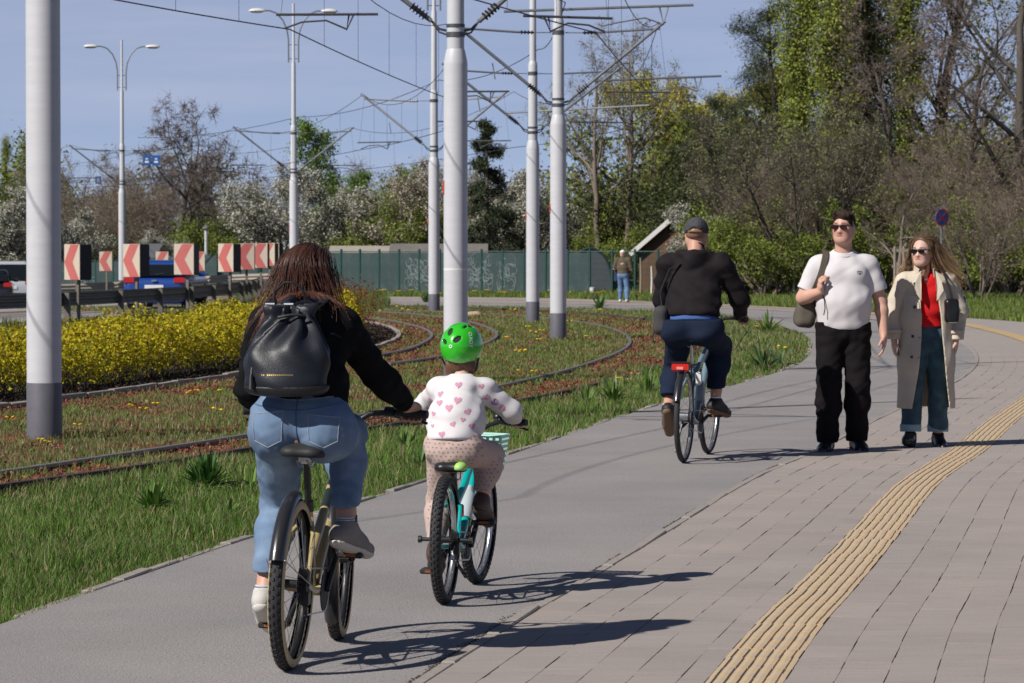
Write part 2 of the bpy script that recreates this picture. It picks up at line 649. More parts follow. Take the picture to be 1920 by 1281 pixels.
for k, (_, x, y, h, wd) in enumerate(cand):
	dz = r_p.uniform(-0.0022, 0.0022)
	h += r_p.uniform(-0.006, 0.006)
	x += r_p.uniform(-0.0016, 0.0016)
	if k < 300:
		o = bpy.data.objects.new('paver', paver_me)
		COL.objects.link(o)
		o.parent = pavement
		o.location = (x, y, 0.006 + dz)
		o.rotation_euler = (r_p.uniform(-.004, .004), r_p.uniform(-.006, .006), h)
		o.scale = (wd / PW, 1, 1)
	else:
		ca, sa = math.cos(h), math.sin(h)
		q = paver_v.copy()
		q[:, 0] *= wd / PW
		w = np.column_stack([x + q[:, 0] * ca - q[:, 1] * sa, y + q[:, 0] * sa + q[:, 1] * ca, q[:, 2] + 0.006 + dz])
		b = len(rest_v) * len(paver_v)
		rest_v.append(w)
		rest_f.extend([[i + b for i in f] for f in paver_f])
rest = mesh_obj('pavers', np.vstack(rest_v), rest_f, m_paver, pavement)
rest['kind'] = 'stuff'
# far paving beyond the laid pieces
m_farpave = mat('far_paving', (0.325, 0.285, 0.26), 0.85, var=0.12, vscale=3)
def sub(c, y0, y1=None, after=None):
	i0 = np.argmin(np.abs(c[:200 if y0 < 60 else len(c), 1] - y0))
	return c[i0:]
strip(sub(offset(PATH_R, 0.06), 57.6), sub(PAVE_OUT, 57.6), 0.004, 'far_pavement', m_farpave, 2)
# tactile tiles: yellow ribs with grooves
m_tact = mat('tactile_yellow', (0.54, 0.395, 0.235), 0.8, var=0.14, vscale=14, bump=0.25, bscale=220, col2=(0.48, 0.385, 0.28), bdist=0.002)
m_tact_far = mat('tactile_far', (0.47, 0.335, 0.165), 0.8, var=0.1, vscale=3)
def tile_mesh(W=TV1 - TV0 - 0.004, L=0.296):
	b = MB()
	# profile across: edge lip, six grooves, ribs between
	xs, prof = [], []
	n = 6
	groove = 0.0075
	pitch = W / n
	x = -W / 2
	prof.append((x, 0.0))
	for i in range(n):
		c = -W / 2 + (i + 0.5) * pitch
		prof += [(c - groove / 2 - 0.002, 0.001), (c - groove / 2, -0.0045), (c + groove / 2, -0.0045), (c + groove / 2 + 0.002, 0.001)]
		if i < n - 1:
			prof.append((c + pitch / 2, 0.003))
	prof.append((W / 2, 0.0))
	poly = prof + [(W / 2, -0.04), (-W / 2, -0.04)]
	vs = [(a, -L / 2, z) for a, z in poly] + [(a, L / 2, z) for a, z in poly]
	m_ = len(poly)
	fs = []
	for i in range(m_):
		j = (i + 1) % m_
		fs.append([j, i, m_ + i, m_ + j])
	fs.append(list(range(m_)))
	fs.append(list(range(2 * m_ - 1, m_ - 1, -1)))
	me = bpy.data.meshes.new('tactile_tile')
	me.from_pydata(vs, [], fs)
	me.materials.append(m_tact)
	return me
tact_me = tile_mesh()
r_t = random.Random(5)
for i in range(100):
	u = 0.4 + i * 0.3
	x, y, h = AL(u, (TV0 + TV1) / 2)
	if y < 11.2 or x > y * 0.163 + 0.3:
		continue
	o = bpy.data.objects.new('tactile_tile', tact_me)
	COL.objects.link(o)
	o.parent = pavement
	o.location = (x + r_t.uniform(-.003, .003), y, 0.0075 + r_t.uniform(-.0012, .0012))
	o.rotation_euler = (r_t.uniform(-.004, .004), r_t.uniform(-.008, .008), h + r_t.uniform(-.008, .008))
T_far = spline([(7.35, 44.5), (8.55, 53), (9.2, 59.4), (9.6, 66.2), (9.8, 73), (9.3, 82), (7.9, 90.5), (5.2, 98.5), (0.5, 106), (-6, 110), (-40, 120)], 0.5)
tf = strip(offset(T_far, -0.16), offset(T_far, 0.16), 0.0135, 'far_tactile_strip', m_tact_far)
# kerbs: each stone a piece of the kerb
m_kerb = mat('kerb_concrete', (0.30, 0.265, 0.235), 0.9, var=0.2, vscale=12, bump=0.5, bscale=90)
def kerb_line(c, name, side, wdt, ln, z, zj, rnd, umax, tilt=0.0, y0=11.0, skip=0.0):
	A = Along(c)
	root = tag(bpy.data.objects.new(name, bpy.data.meshes.new(name)), kind='structure')
	COL.objects.link(root)
	rr = random.Random(rnd)
	b = MB().box((0, 0, -0.05), (wdt, ln - 0.008, 0.1), bev=0.006)
	me = bpy.data.meshes.new('kerbstone')
	me.from_pydata(b.v, [], b.f)
	me.materials.append(m_kerb)
	u = 0.2
	n = 0
	while u < umax:
		x, y, h = A(u, side)
		u += ln
		if y < y0 or rr.random() < skip:
			continue
		o = bpy.data.objects.new('kerbstone', me)
		COL.objects.link(o)
		o.parent = root
		o.location = (x, y, z + rr.uniform(-zj, zj))
		o.rotation_euler = (rr.uniform(-.01, .01), rr.uniform(-tilt, tilt), h + rr.uniform(-.006, .006))
		n += 1
	return root
kerb_line(PATH_R, 'path_kerb_pavement_side', 0.03, 0.055, 1.0, 0.010, 0.004, 11, 52, 0.02, skip=0.0)
kerb_line(PATH_L, 'path_kerb_grass_side', -0.03, 0.062, 0.5, 0.004, 0.010, 12, 52, 0.12, skip=0.30)
# crumbled dirt and moss in the joint beside the kerb
m_dirt = mat('joint_dirt', (0.05, 0.038, 0.026), 1.0, var=0.4, vscale=60)
def crumbs():
	r_ = random.Random(8)
	b = MB()
	spots = [(3.2, 1.6, 0.010), (4.6, 1.2, 0.022), (5.6, 0.9, 0.020), (8.4, 1.0, 0.010), (11, 1.5, 0.008), (15, 2, 0.008), (2.5, 1.0, 0.012)]
	for u0, ln, wd in spots:
		for i in range(int(230 * ln)):
			u = u0 + r_.random() * ln
			x, y, h = AL(u, -0.002 - abs(r_.gauss(0, wd * (0.35 + 0.9 * abs(math.sin(u * 4.3) * math.sin(u * 9.1 + 1))))))
			s = r_.uniform(0.0012, 0.0042)
			b.lathe([(s * 0.6, -s * .2), (s, s * 0.25), (s * 0.35, s * 0.6)], 5, Matrix.Translation((x, y, 0.002)) @ Matrix.Rotation(r_.random() * 6, 4, 'Z'))
	return tag(b.build('joint_dirt', m_dirt), 'dark dirt crumbs and moss along the pavement kerb joint', 'dirt', kind='stuff')
crumbs()
# ---- road on the left, beyond the guard rail
ROAD_N = spline([(-16, 40), (-11.5, 56), (-9.9, 68), (-9.05, 80), (-8.75, 92), (-9.3, 104), (-11.5, 114), (-16, 122), (-26, 132), (-60, 150)], 0.6)
ROAD_F = spline([(-40, 60), (-30, 78), (-22, 96), (-17.5, 108), (-17.5, 114), (-21, 120), (-30, 128), (-42, 136), (-60, 146), (-90, 158)], 0.6)
strip(ROAD_N, ROAD_F, -0.012, 'road', m_road, 6)
m_apron = mat('apron_concrete', (0.36, 0.30, 0.25), 0.9, var=0.12, vscale=2)
def apron():
	c = spline([(-12.4, 74.5), (-10.4, 75.4), (-10.05, 77.0), (-10.6, 79), (-13, 80.5)], 0.25)
	vs = [(x, y, gz(x, y) + 0.012) for x, y in c]
	return tag(mesh_obj('painted_island', vs, [list(range(len(vs)))[::-1]], m_apron), kind='structure')
apron()
# ---- tram rails and bed
RAIL_AO = spline([(-5.3, 17.2), (-4.3, 19.6), (-3.41, 22.0), (-2.73, 23.95), (-2.06, 26.24), (-1.33, 29.0), (-0.70, 31.2), (0.08, 34.72), (0.71, 37.52), (1.97, 44.52),
				  (3.05, 53.2), (3.62, 62.0), (3.30, 74.2), (2.55, 80.5), (1.44, 85.95), (-1.35, 92.0), (-4.15, 96.2), (-12, 102), (-30, 109)], 0.3)
RAIL_AI = spline([(-5.6, 18.5), (-4.5, 21.2), (-3.66, 23.58), (-3.05, 25.62), (-2.26, 28.45), (-1.3, 32.6), (-0.13, 38.86), (0.85, 44.9), (1.72, 52.4), (2.12, 59.5),
				  (2.08, 67.1), (1.65, 73.2), (0.6, 79.4), (-0.82, 84.5), (-4.6, 91.2), (-12, 97.5), (-30, 105)], 0.3)
RAIL_BO = spline([(-9.0, 24), (-6.6, 29.5), (-4.6, 35), (-2.9, 41.5), (-1.55, 47), (-0.88, 51), (-0.48, 56.2), (-0.29, 61.6), (-0.42, 67.1), (-0.95, 74.0), (-1.8, 80), (-3.6, 86.3), (-9, 93.5), (-30, 100)], 0.3)
RAIL_BI = spline([(-9.8, 25.5), (-7.6, 31), (-5.4, 37), (-3.6, 43.2), (-2.5, 47.6), (-1.8, 52), (-1.55, 56.2), (-1.49, 61.2), (-1.66, 65.5), (-2.1, 70.4), (-3.3, 77.6), (-6, 84), (-12, 90), (-30, 95)], 0.3)
m_rail = mat('rail_steel', (0.20, 0.175, 0.155), 0.42, var=0.25, vscale=8, metal=0.55, col2=(0.09, 0.055, 0.04))
m_railtop = mat('rail_worn_top', (0.24, 0.22, 0.20), 0.45, var=0.2, vscale=10, metal=0.5)
m_railside = mat('rail_rust', (0.05, 0.036, 0.03), 0.8, var=0.35, vscale=12)
prof_head = [(-0.028, -0.02), (0.028, -0.02), (0.028, 0.010), (0.023, 0.014), (-0.023, 0.014), (-0.028, 0.010)]
prof_web = [(-0.036, -0.06), (0.036, -0.06), (0.036, -0.012), (-0.036, -0.012)]
def rail(c, label, lift, head=None, y0=0):
	root = thing('tram_rail', label, 'rail', (0, 0, 0), 0, 'curved tram rails')
	pts = [(x, y, lift + gz(x, y)) for x, y in c if y > y0]
	MB().sweep(pts, prof_head).build('rail_head', head or m_railtop, root)
	MB().sweep(pts, prof_web).build('rail_flange', m_railside, root)
	return root
rail(RAIL_AO, 'outer tram rail nearest the cycle path', 0.020, m_railside)
rail(RAIL_AI, 'second tram rail from the cycle path, swinging round the pale poles', 0.004)
rail(RAIL_BO, 'tram rail curving behind the green helmet', 0.012, y0=46)
rail(RAIL_BI, 'innermost tram rail bending round the dark mulch bed', 0.012, y0=46)
# bed of the yellow hedge with its kerb
BED = spline([(-14, 20), (-9.0, 27.5), (-6.6, 31.2), (-5.25, 33.88), (-4.86, 35.74), (-4.25, 38.4), (-3.47, 42.95), (-2.8, 48.25), (-2.32, 54), (-2.14, 57.5), (-2.10, 61.0),
			  (-2.25, 65), (-2.61, 69.6), (-3.2, 73.4), (-4.6, 78), (-7.5, 83)], 0.3)
m_mulch = mat('mulch', (0.045, 0.034, 0.028), 1.0, var=0.6, vscale=9, bump=1.0, bscale=40, bdist=0.05, spec=0.1)
def bed_sheet():
	c = BED
	inner = np.array([(-30, 20), (-30, 60), (-10.5, 60), (-9.4, 70), (-8.3, 80), (-8.0, 83)])
	n = len(c)
	q = spline(inner, 0.5)
	d = np.linspace(0, len(q) - 1, n)
	b = np.stack([np.interp(d, np.arange(len(q)), q[:, 0]), np.interp(d, np.arange(len(q)), q[:, 1])], axis=1)
	V = np.vstack([np.column_stack([c, np.full(n, -0.02)]), np.column_stack([b, [gz(x, y) - 0.02 for x, y in b]])])
	F = np.array([[i, i + 1, n + i + 1, n + i] for i in range(n - 1)])
	return tag(mesh_obj('mulch_bed', V, F, m_mulch), kind='structure')
bed_sheet()
kerb_line(BED, 'bed_kerb', 0.0, 0.08, 0.8, 0.03, 0.012, 21, 78, 0.08, y0=26)
# ================================================================== signed-distance modelling kit
class Field:
	"""a distance field on a grid; smooth unions give one continuous skin"""
	def __init__(self, lo, hi, h):
		self.lo = np.array(lo, dtype=np.float32)
		self.h = h
		self.n = np.ceil((np.array(hi) - self.lo) / h).astype(int) + 1
		self.D = np.full(self.n, 1.0, dtype=np.float32)
	def _box(self, lo, hi, pad):
		a = np.floor((np.array(lo) - pad - self.lo) / self.h).astype(int)
		b = np.ceil((np.array(hi) + pad - self.lo) / self.h).astype(int) + 1
		a = np.clip(a, 0, self.n)
		b = np.clip(b, 0, self.n)
		if np.any(b <= a):
			return None, None
		sl = tuple(slice(i, j) for i, j in zip(a, b))
		ax = [self.lo[k] + self.h * np.arange(a[k], b[k], dtype=np.float32) for k in range(3)]
		return sl, (ax[0][:, None, None], ax[1][None, :, None], ax[2][None, None, :])
	def _join(self, sl, d, k, op='add'):
		A = self.D[sl]
		if op == 'add':
			if k > 0:
				t = np.clip(0.5 + 0.5 * (A - d) / k, 0, 1)
				self.D[sl] = A + (d - A) * t - k * t * (1 - t)
			else:
				self.D[sl] = np.minimum(A, d)
		else:
			if k > 0:
				e = -d
				t = np.clip(0.5 - 0.5 * (A - e) / k, 0, 1)
				self.D[sl] = A + (e - A) * t + k * t * (1 - t)
			else:
				self.D[sl] = np.maximum(A, -d)
	def cone(self, a, b, ra, rb, k=0.02, side=None, flat=1.0, op='add', flatb=None):
		"""tapered limb; side+flat make its section an ellipse (flat = radius factor along side)"""
		a = np.array(a, dtype=np.float32)
		b = np.array(b, dtype=np.float32)
		R_ = max(ra, rb) * max(1.0, flat, flatb or 0)
		sl, X = self._box(np.minimum(a, b) - R_, np.maximum(a, b) + R_, 0.05 + k)
		if sl is None: return self
		ab = b - a
		L2 = float(ab @ ab) + 1e-12
		px, py, pz = X[0] - a[0], X[1] - a[1], X[2] - a[2]
		t = np.clip((px * ab[0] + py * ab[1] + pz * ab[2]) / L2, 0, 1)
		vx, vy, vz = px - t * ab[0], py - t * ab[1], pz - t * ab[2]
		r = ra + (rb - ra) * t
		if side is not None:
			s = np.array(side, dtype=np.float32)
			s = s / np.linalg.norm(s)
			fl = flat if flatb is None else flat + (flatb - flat) * t
			q = vx * s[0] + vy * s[1] + vz * s[2]
			m = q * (1.0 / fl - 1.0)
			vx, vy, vz = vx + m * s[0], vy + m * s[1], vz + m * s[2]
			mn = np.minimum(1.0, fl)
			d = (np.sqrt(vx * vx + vy * vy + vz * vz) - r) * mn
		else:
			d = np.sqrt(vx * vx + vy * vy + vz * vz) - r
		self._join(sl, d, k, op)
		return self
	def ell(self, c, rad, k=0.02, rot=None, op='add'):
		c = np.array(c, dtype=np.float32)
		R_ = max(rad)
		sl, X = self._box(c - R_, c + R_, 0.05 + k)
		if sl is None: return self
		p = [X[0] - c[0], X[1] - c[1], X[2] - c[2]]
		if rot is not None:
			M = np.array(rot, dtype=np.float32)
			p = [M[0, i] * p[0] + M[1, i] * p[1] + M[2, i] * p[2] for i in range(3)]
		q = np.sqrt((p[0] / rad[0]) ** 2 + (p[1] / rad[1]) ** 2 + (p[2] / rad[2]) ** 2)
		g = np.sqrt((p[0] / rad[0] ** 2) ** 2 + (p[1] / rad[1] ** 2) ** 2 + (p[2] / rad[2] ** 2) ** 2) + 1e-9
		d = np.where(q < 0.25, (q - 1) * min(rad), q * (q - 1) / g)
		self._join(sl, d.astype(np.float32), k, op)
		return self
	def box(self, c, half, r=0.0, k=0.02, rot=None, op='add'):
		c = np.array(c, dtype=np.float32)
		R_ = float(np.linalg.norm(half))
		sl, X = self._box(c - R_, c + R_, 0.05 + k)
		if sl is None: return self
		p = [X[0] - c[0], X[1] - c[1], X[2] - c[2]]
		if rot is not None:
			M = np.array(rot, dtype=np.float32)
			p = [M[0, i] * p[0] + M[1, i] * p[1] + M[2, i] * p[2] for i in range(3)]
		q = [np.abs(p[i]) - (half[i] - r) for i in range(3)]
		out = np.sqrt(sum(np.maximum(v, 0) ** 2 for v in q))
		d = out + np.minimum(np.maximum(np.maximum(q[0], q[1]), q[2]), 0) - r
		self._join(sl, np.asarray(d, dtype=np.float32), k, op)
		return self
	def keep(self, p, n, k=0.0, lo=None, hi=None):
		"""keep the half-space behind the plane (p, n), optionally only inside a box"""
		n = np.array(n, dtype=np.float32)
		n = n / np.linalg.norm(n)
		L = self.lo if lo is None else np.array(lo)
		H_ = self.lo + self.h * (self.n - 1) if hi is None else np.array(hi)
		sl, X = self._box(L, H_, 0)
		d = (X[0] - p[0]) * n[0] + (X[1] - p[1]) * n[1] + (X[2] - p[2]) * n[2]
		d = np.broadcast_to(d, self.D[sl].shape)
		A = self.D[sl]
		if k > 0:
			t = np.clip(0.5 - 0.5 * (A - d) / k, 0, 1)
			self.D[sl] = A + (d - A) * t + k * t * (1 - t)
		else:
			self.D[sl] = np.maximum(A, d)
		return self
	def grid(self):
		return [(self.lo[k] + self.h * np.arange(self.n[k], dtype=np.float32)) for k in range(3)]
	def wrinkle(self, fn, band=0.03):
		"""displace the surface by fn(x, y, z) metres, only near it"""
		I = np.nonzero(np.abs(self.D) < band)
		P = [self.lo[k] + self.h * I[k].astype(np.float32) for k in range(3)]
		self.D[I] -= fn(*P).astype(np.float32)
		return self
	def mesh(self):
		D = self.D
		D[0], D[-1] = 1, 1
		D[:, 0], D[:, -1] = 1, 1
		D[:, :, 0], D[:, :, -1] = 1, 1
		ins = D < 0
		nx, ny, nz = D.shape
		cnt = np.zeros((nx - 1, ny - 1, nz - 1), dtype=np.int8)
		for i in (0, 1):
			for j in (0, 1):
				for k in (0, 1):
					cnt += ins[i:nx - 1 + i, j:ny - 1 + j, k:nz - 1 + k]
		act = np.nonzero((cnt > 0) & (cnt < 8))
		N = len(act[0])
		idx = np.full(cnt.shape, -1, dtype=np.int32)
		idx[act] = np.arange(N)
		corner = {}
		for i in (0, 1):
			for j in (0, 1):
				for k in (0, 1):
					corner[(i, j, k)] = D[act[0] + i, act[1] + j, act[2] + k]
		acc = np.zeros((N, 3), dtype=np.float64)
		w = np.zeros(N)
		for ca in corner:
			for ax in range(3):
				if ca[ax] == 0:
					cb = list(ca); cb[ax] = 1; cb = tuple(cb)
					a, b = corner[ca], corner[cb]
					m = (a < 0) != (b < 0)
					t = np.where(m, a / np.where(m, a - b, 1), 0)
					for q in range(3):
						acc[:, q] += np.where(m, ca[q] + (t if q == ax else 0), 0)
					w += m
		V = acc / w[:, None] + np.stack(act, axis=1)
		V = V * self.h + self.lo
		F = []
		for ax in range(3):
			sa = [slice(None)] * 3; sb = [slice(None)] * 3
			sa[ax] = slice(0, -1); sb[ax] = slice(1, None)
			A, B = ins[tuple(sa)], ins[tuple(sb)]
			e = np.nonzero(A != B)
			if len(e[0]) == 0: continue
			flip = A[e]
			u, v_ = (ax + 1) % 3, (ax + 2) % 3
			q = []
			ok = (e[u] > 0) & (e[v_] > 0)
			e = [x[ok] for x in e]
			flip = flip[ok]
			for du, dv in ((-1, -1), (0, -1), (0, 0), (-1, 0)):
				c = [x.copy() for x in e]
				c[u] = c[u] + du
				c[v_] = c[v_] + dv
				for z in range(3):
					c[z] = np.clip(c[z], 0, idx.shape[z] - 1)
				q.append(idx[c[0], c[1], c[2]])
			Q = np.stack(q, axis=1)
			Q = np.where(flip[:, None], Q, Q[:, ::-1])
			F.append(Q[(Q >= 0).all(axis=1)])
		F = np.vstack(F)
		# one light smoothing pass keeps the skin even
		nb = np.zeros_like(V); c = np.zeros(len(V))
		for a, b in ((0, 1), (1, 2), (2, 3), (3, 0)):
			np.add.at(nb, F[:, a], V[F[:, b]]); np.add.at(c, F[:, a], 1)
			np.add.at(nb, F[:, b], V[F[:, a]]); np.add.at(c, F[:, b], 1)
		V = V * 0.5 + 0.5 * nb / c[:, None]
		return V, F
	def build(self, name, m, parent=None, cols=None, keep_largest=False):
		V, F = self.mesh()
		cc = cols(V) if cols else None
		return mesh_obj(name, V, F, m, parent, True, cols=cc)
# ================================================================== tram masts, cantilevers and wires
m_pole = mat('mast_paint', (0.55, 0.555, 0.58), 0.45, var=0.06, vscale=3, bump=0.04, bscale=90, stretch=(1, 1, 6), spec=0.5)
m_pole_up = mat('mast_paint_upper', (0.54, 0.55, 0.575), 0.45, var=0.05, vscale=3)
m_band = mat('mast_band_grey', (0.115, 0.115, 0.135), 0.55, var=0.1, vscale=12)
m_galv = mat('galvanised', (0.20, 0.21, 0.225), 0.5, var=0.15, vscale=9, metal=0.35)
m_galv_dk = mat('galvanised_dark', (0.10, 0.105, 0.115), 0.5, var=0.2, vscale=9, metal=0.4)
m_insul = mat('insulator_brown', (0.02, 0.017, 0.018), 0.35)
m_redplate = mat('red_plate', (0.62, 0.10, 0.05), 0.5)
m_lamp = mat('lamp_housing', (0.66, 0.66, 0.64), 0.4)
m_lampg = mat('lamp_glass', (0.5, 0.52, 0.55), 0.15)
m_wire = mat('overhead_wire', (0.035, 0.035, 0.04), 0.5, metal=0.3)
def side_frame(p, d):
	"""matrix: local x along direction d (2-D), z up, at pole p"""
	d = Vector((d[0], d[1], 0)).normalized()
	M = Matrix(((d.x, -d.y, 0, p[0]), (d.y, d.x, 0, p[1]), (0, 0, 1, 0), (0, 0, 0, 1)))
	return M
def insulator(b, M, a, c, r=0.045, n=5):
	a, c = Vector(a), Vector(c)
	t = (c - a)
	L = t.length
	t.normalize()
	q = t.to_track_quat('Z', 'Y').to_matrix().to_4x4()
	T = M @ Matrix.Translation(a) @ q
	prof = [(0.016, 0)]
	for i in range(n):
		z = L * (0.15 + 0.7 * i / (n - 1))
		prof += [(0.018, z - 0.018), (r, z - 0.006), (r, z + 0.004), (0.018, z + 0.014)]
	prof.append((0.016, L))
	b.lathe(prof, 8, T)
def cantilever(root, pole, sup, zc=4.32, ze=5.72, long=None):
	"""diagonal strut + stay + registration arm from a mast to the wire support point"""
	d = np.array(sup) - np.array(pole)
	reach = float(np.hypot(*d))
	M = side_frame(pole, d)
	def W(x, z, y=0.0):
		return tuple(M @ Vector((x, y, z)))
	xe = max(1.55, min(reach, 2.0))
	b = MB()
	b.tube([W(0.30, zc + 0.12), W(xe + 0.12, ze + 0.10)], 0.030, 8)
	b.tube([W(xe * 0.62, zc + 0.42), W(xe * 0.62 + 0.05, zc + 0.72)], 0.012, 5)
	b.build('diagonal_strut', m_galv, root, True)
	b = MB()
	b.tube([W(0.13, ze - 0.12), W(0.45, ze - 0.12)], 0.010, 5)
	b.tube([W(0.72, ze - 0.115), W(xe + 0.02, ze - 0.04)], 0.022, 7)
	if long:
		x0, x1, zl = long
		b.tube([W(x0, zl), W(x1, zl + 0.14)], 0.026, 7)
		xb = x1 - 0.55
		b.tube([W(xb - .08, zl + .1), W(xb, zl - 0.22), W(xb + .08, zl + .1)], 0.018, 6)
		b.tube([W(xb, zl - .22), W(xb - .35, zl - .10), W(xb - .9, zl - .2), W(xb - 1.15, zl - .26)], 0.014, 6)
	b.build('top_stay', m_galv, root, True)
	b = MB()
	insulator(b, M, (0.45, 0, ze - 0.12), (0.72, 0, ze - 0.115), 0.04, 4)
	b.build('insulator', m_insul, root, True)
	b = MB()
	e = Vector((0.30, 0, zc + 0.12)); f_ = Vector((xe + .12, 0, ze + .10))
	g = (f_ - e).normalized()
	insulator(b, M, e + g * 0.06, e + g * 0.34, 0.058, 5)
	b.build('insulator', m_insul, root, True)
	b = MB()
	b.tube([W(0.11, zc), W(0.20, zc + 0.02), W(0.30, zc + 0.12)], 0.016, 6)
	b.tube([W(0.11, zc - 0.05), W(0.2, zc - 0.02), W(0.28, zc + 0.09)], 0.012, 6)
	b.build('hinge', m_galv_dk, root, True)
	zr = 4.52
	b = MB()
	b.tube([W(xe * 0.48, zr), W(xe + 0.22, zr - 0.01)], 0.017, 6)
	b.tube([W(xe * 0.66, zr), W(xe * 0.66 + 0.03, zr - 0.2), W(xe * 0.66 - 0.06, zr)], 0.014, 5)
	b.tube([W(xe * 0.66 + .02, zr - .19), W(xe * .8, zr - .08), W(xe * .95, zr - .1), W(xe + .12, zr - .18)], 0.012, 6)
	b.tube([W(xe + .02, ze + .02), W(xe + .16, zr)], 0.004, 4)
	b.build('registration_arm', m_galv_dk, root, True)
def lamp_head(root, p, d, z0):
	M = side_frame(p, d)
	def W(x, z): return tuple(M @ Vector((x, 0, z)))
	b = MB()
	b.tube([W(0.17, z0 - 0.95), W(0.17, z0 - 0.2), W(0.22, z0 + 0.15), W(0.36, z0 + 0.48), W(0.58, z0 + 0.72), W(0.80, z0 + 0.80), W(1.02, z0 + 0.80)], 0.026, 8)
	for z in (z0 - 0.82, z0 - 0.35):
		b.tube([W(0.03, z), W(0.17, z)], 0.014, 6)
	b.build('lamp_arm', m_galv, root, True)
	L = M @ Matrix.Translation((1.22, 0, z0 + 0.80)) @ Matrix.Diagonal((0.30, 0.13, 0.085, 1))
	prof = [(0.02, -0.55), (0.75, -0.5), (1.0, -0.15), (0.98, 0.1), (0.8, 0.55), (0.45, 0.88), (0.03, 1.0)]
	h = MB().lathe(prof, 14, L).build('lamp_head', m_lamp, root, True)
	G = M @ Matrix.Translation((1.24, 0, z0 + 0.745)) @ Matrix.Diagonal((0.22, 0.10, 0.03, 1))
	MB().lathe([(0.03, -1.0), (0.7, -0.7), (1, 0.2)], 12, G).build('lamp_glass', m_lampg, h, True)
def mast(p, label, sups, lamps=False, longs=None, ring=None, top=10.0, plate=(-1, 0)):
	x, y = p
	z0 = gz(x, y) - 0.06
	root = thing('tram_mast', label, 'mast', (0, 0, 0), 0, 'pale steel tram masts')
	T = Matrix.Translation((x, y, 0))
	MB().lathe([(0.1535, z0), (0.1535, 0.447), (0.1525, 0.45)], 28, T).build('base_band', m_band, root, True)
	MB().lathe([(0.1505, 0.44), (0.148, 3.90), (0.147, 3.93), (0.118, 4.07), (0.112, 4.09)], 28, T).build('lower_tube', m_pole, root, True)
	MB().lathe([(0.108, 4.07), (0.104, 5.78), (0.098, 5.82), (0.080, 5.88)], 24, T).build('middle_tube', m_pole_up, root, True)
	MB().lathe([(0.077, 5.87), (0.072, 7.95), (0.048, 8.05), (0.045, top)], 20, T).build('upper_tube', m_pole_up, root, True)
	for za, zb, rc in ((4.24, 4.30, .116), (4.36, 4.40, .116), (5.56, 5.64, .112)):
		MB().lathe([(rc, za), (rc, zb)], 20, T).build('clamp', m_galv_dk, root, True)
	if ring:
		MB().lathe([(0.1512, ring - 0.012), (0.1512, ring + 0.012)], 28, T).build('paint_ring', mat('ring_white', (0.72, 0.72, 0.72), 0.5), root, True)
	d = Vector((plate[0], plate[1], 0)).normalized()
	q = Matrix(((d.x, -d.y, 0), (d.y, d.x, 0), (0, 0, 1)))
	if y > 35: MB().box(Vector((x, y, 2.38)) + d * 0.153, (0.02, 0.11, 0.16), q).build('warning_plate', m_redplate, root)
	for i, s in enumerate(sups):
		cantilever(root, p, s, long=(longs or {}).get(i))
	if lamps:
		for sx in (-1, 1):
			lamp_head(root, p, (sx, 0.1 * sx), 8.95)
	return root
MASTS = [(-4.04, 28.54), (-0.70, 41.1), (0.85, 60.85), (0.47, 74.8), (-2.08, 88.27), (-7.42, 112.5), (-15.55, 132.0)]
SUP_A = [(-2.40, 27.5), (1.05, 41.6), (2.70, 61.0), (2.42, 75.2), (0.05, 87.4), (-5.5, 112.7), (-13.6, 132.2)]
SUP_B = [(-6.0, 29.6), (-2.75, 41.0), (-1.02, 60.7), (-1.45, 74.6), (-4.0, 89.0), (-9.35, 112.4), (-17.5, 131.8)]
ML = ['thick pale tram mast with dark grey foot at the left edge',
	  'pale tram mast with white ring directly behind the child in the green helmet',
	  'tallest pale tram mast between the child and the man cyclist, dark foot in view',
	  'slimmer tram mast just left of the two-armed mast beside the man cyclist',
	  'slim tram mast with dark foot left of the white-ringed mast',
	  'double-armed lamp mast rising behind the woman in the black hoodie',
	  'distant double-armed lamp mast beside the bare curly tree']
LONG = {2: {0: (-1.0, 2.5, 5.98)}, 3: {0: (1.43, 4.4, 5.45)}, 4: {0: (2.1, 6.1, 5.24)}}
for i, p in enumerate(MASTS):
	mast(p, ML[i], [SUP_A[i], SUP_B[i]], lamps=i >= 4, longs=LONG.get(i), ring=1.36 if i == 1 else None,
		 top=9.6 if i < 4 else 10.0)
def wire_run(pts, zc, zm, label_c, label_m):
	P = [np.array(p) for p in pts]
	con, mes, dro = MB(), MB(), MB()
	cp, mp = [], []
	for i in range(len(P) - 1):
		for t in np.linspace(0, 1, 13)[:-1]:
			q = P[i] + (P[i + 1] - P[i]) * t
			cp.append((q[0], q[1], zc - 0.04 * 4 * t * (1 - t)))
			mp.append((q[0], q[1], zm - 0.55 * 4 * t * (1 - t)))
		for t in (0.15, 0.32, 0.5, 0.68, 0.85):
			q = P[i] + (P[i + 1] - P[i]) * t
			dro.tube([(q[0], q[1], zc - .16 * t * (1 - t)), (q[0], q[1], zm - 2.2 * t * (1 - t))], 0.004, 4)
	con.tube(cp, 0.0085, 5)
	mes.tube(mp, 0.0075, 5)
	r_ = thing('overhead_wire', label_c, 'wire', (0, 0, 0), 0, 'tram overhead wires')
	con.build('contact_wire', m_wire, r_)
	mes.build('messenger_wire', m_wire, r_)
	dro.build('droppers', m_wire, r_)
wire_run([(-9.0, 8), (-5.4, 17)] + SUP_A + [(-30, 162), (-60, 215)], 4.33, 5.80, 'overhead tram wires over the outer track right of the masts', '')
wire_run([(-13.5, 10), (-9.6, 19)] + SUP_B + [(-34, 162), (-66, 215)], 4.33, 5.80, 'overhead tram wires over the inner track left of the masts', '')
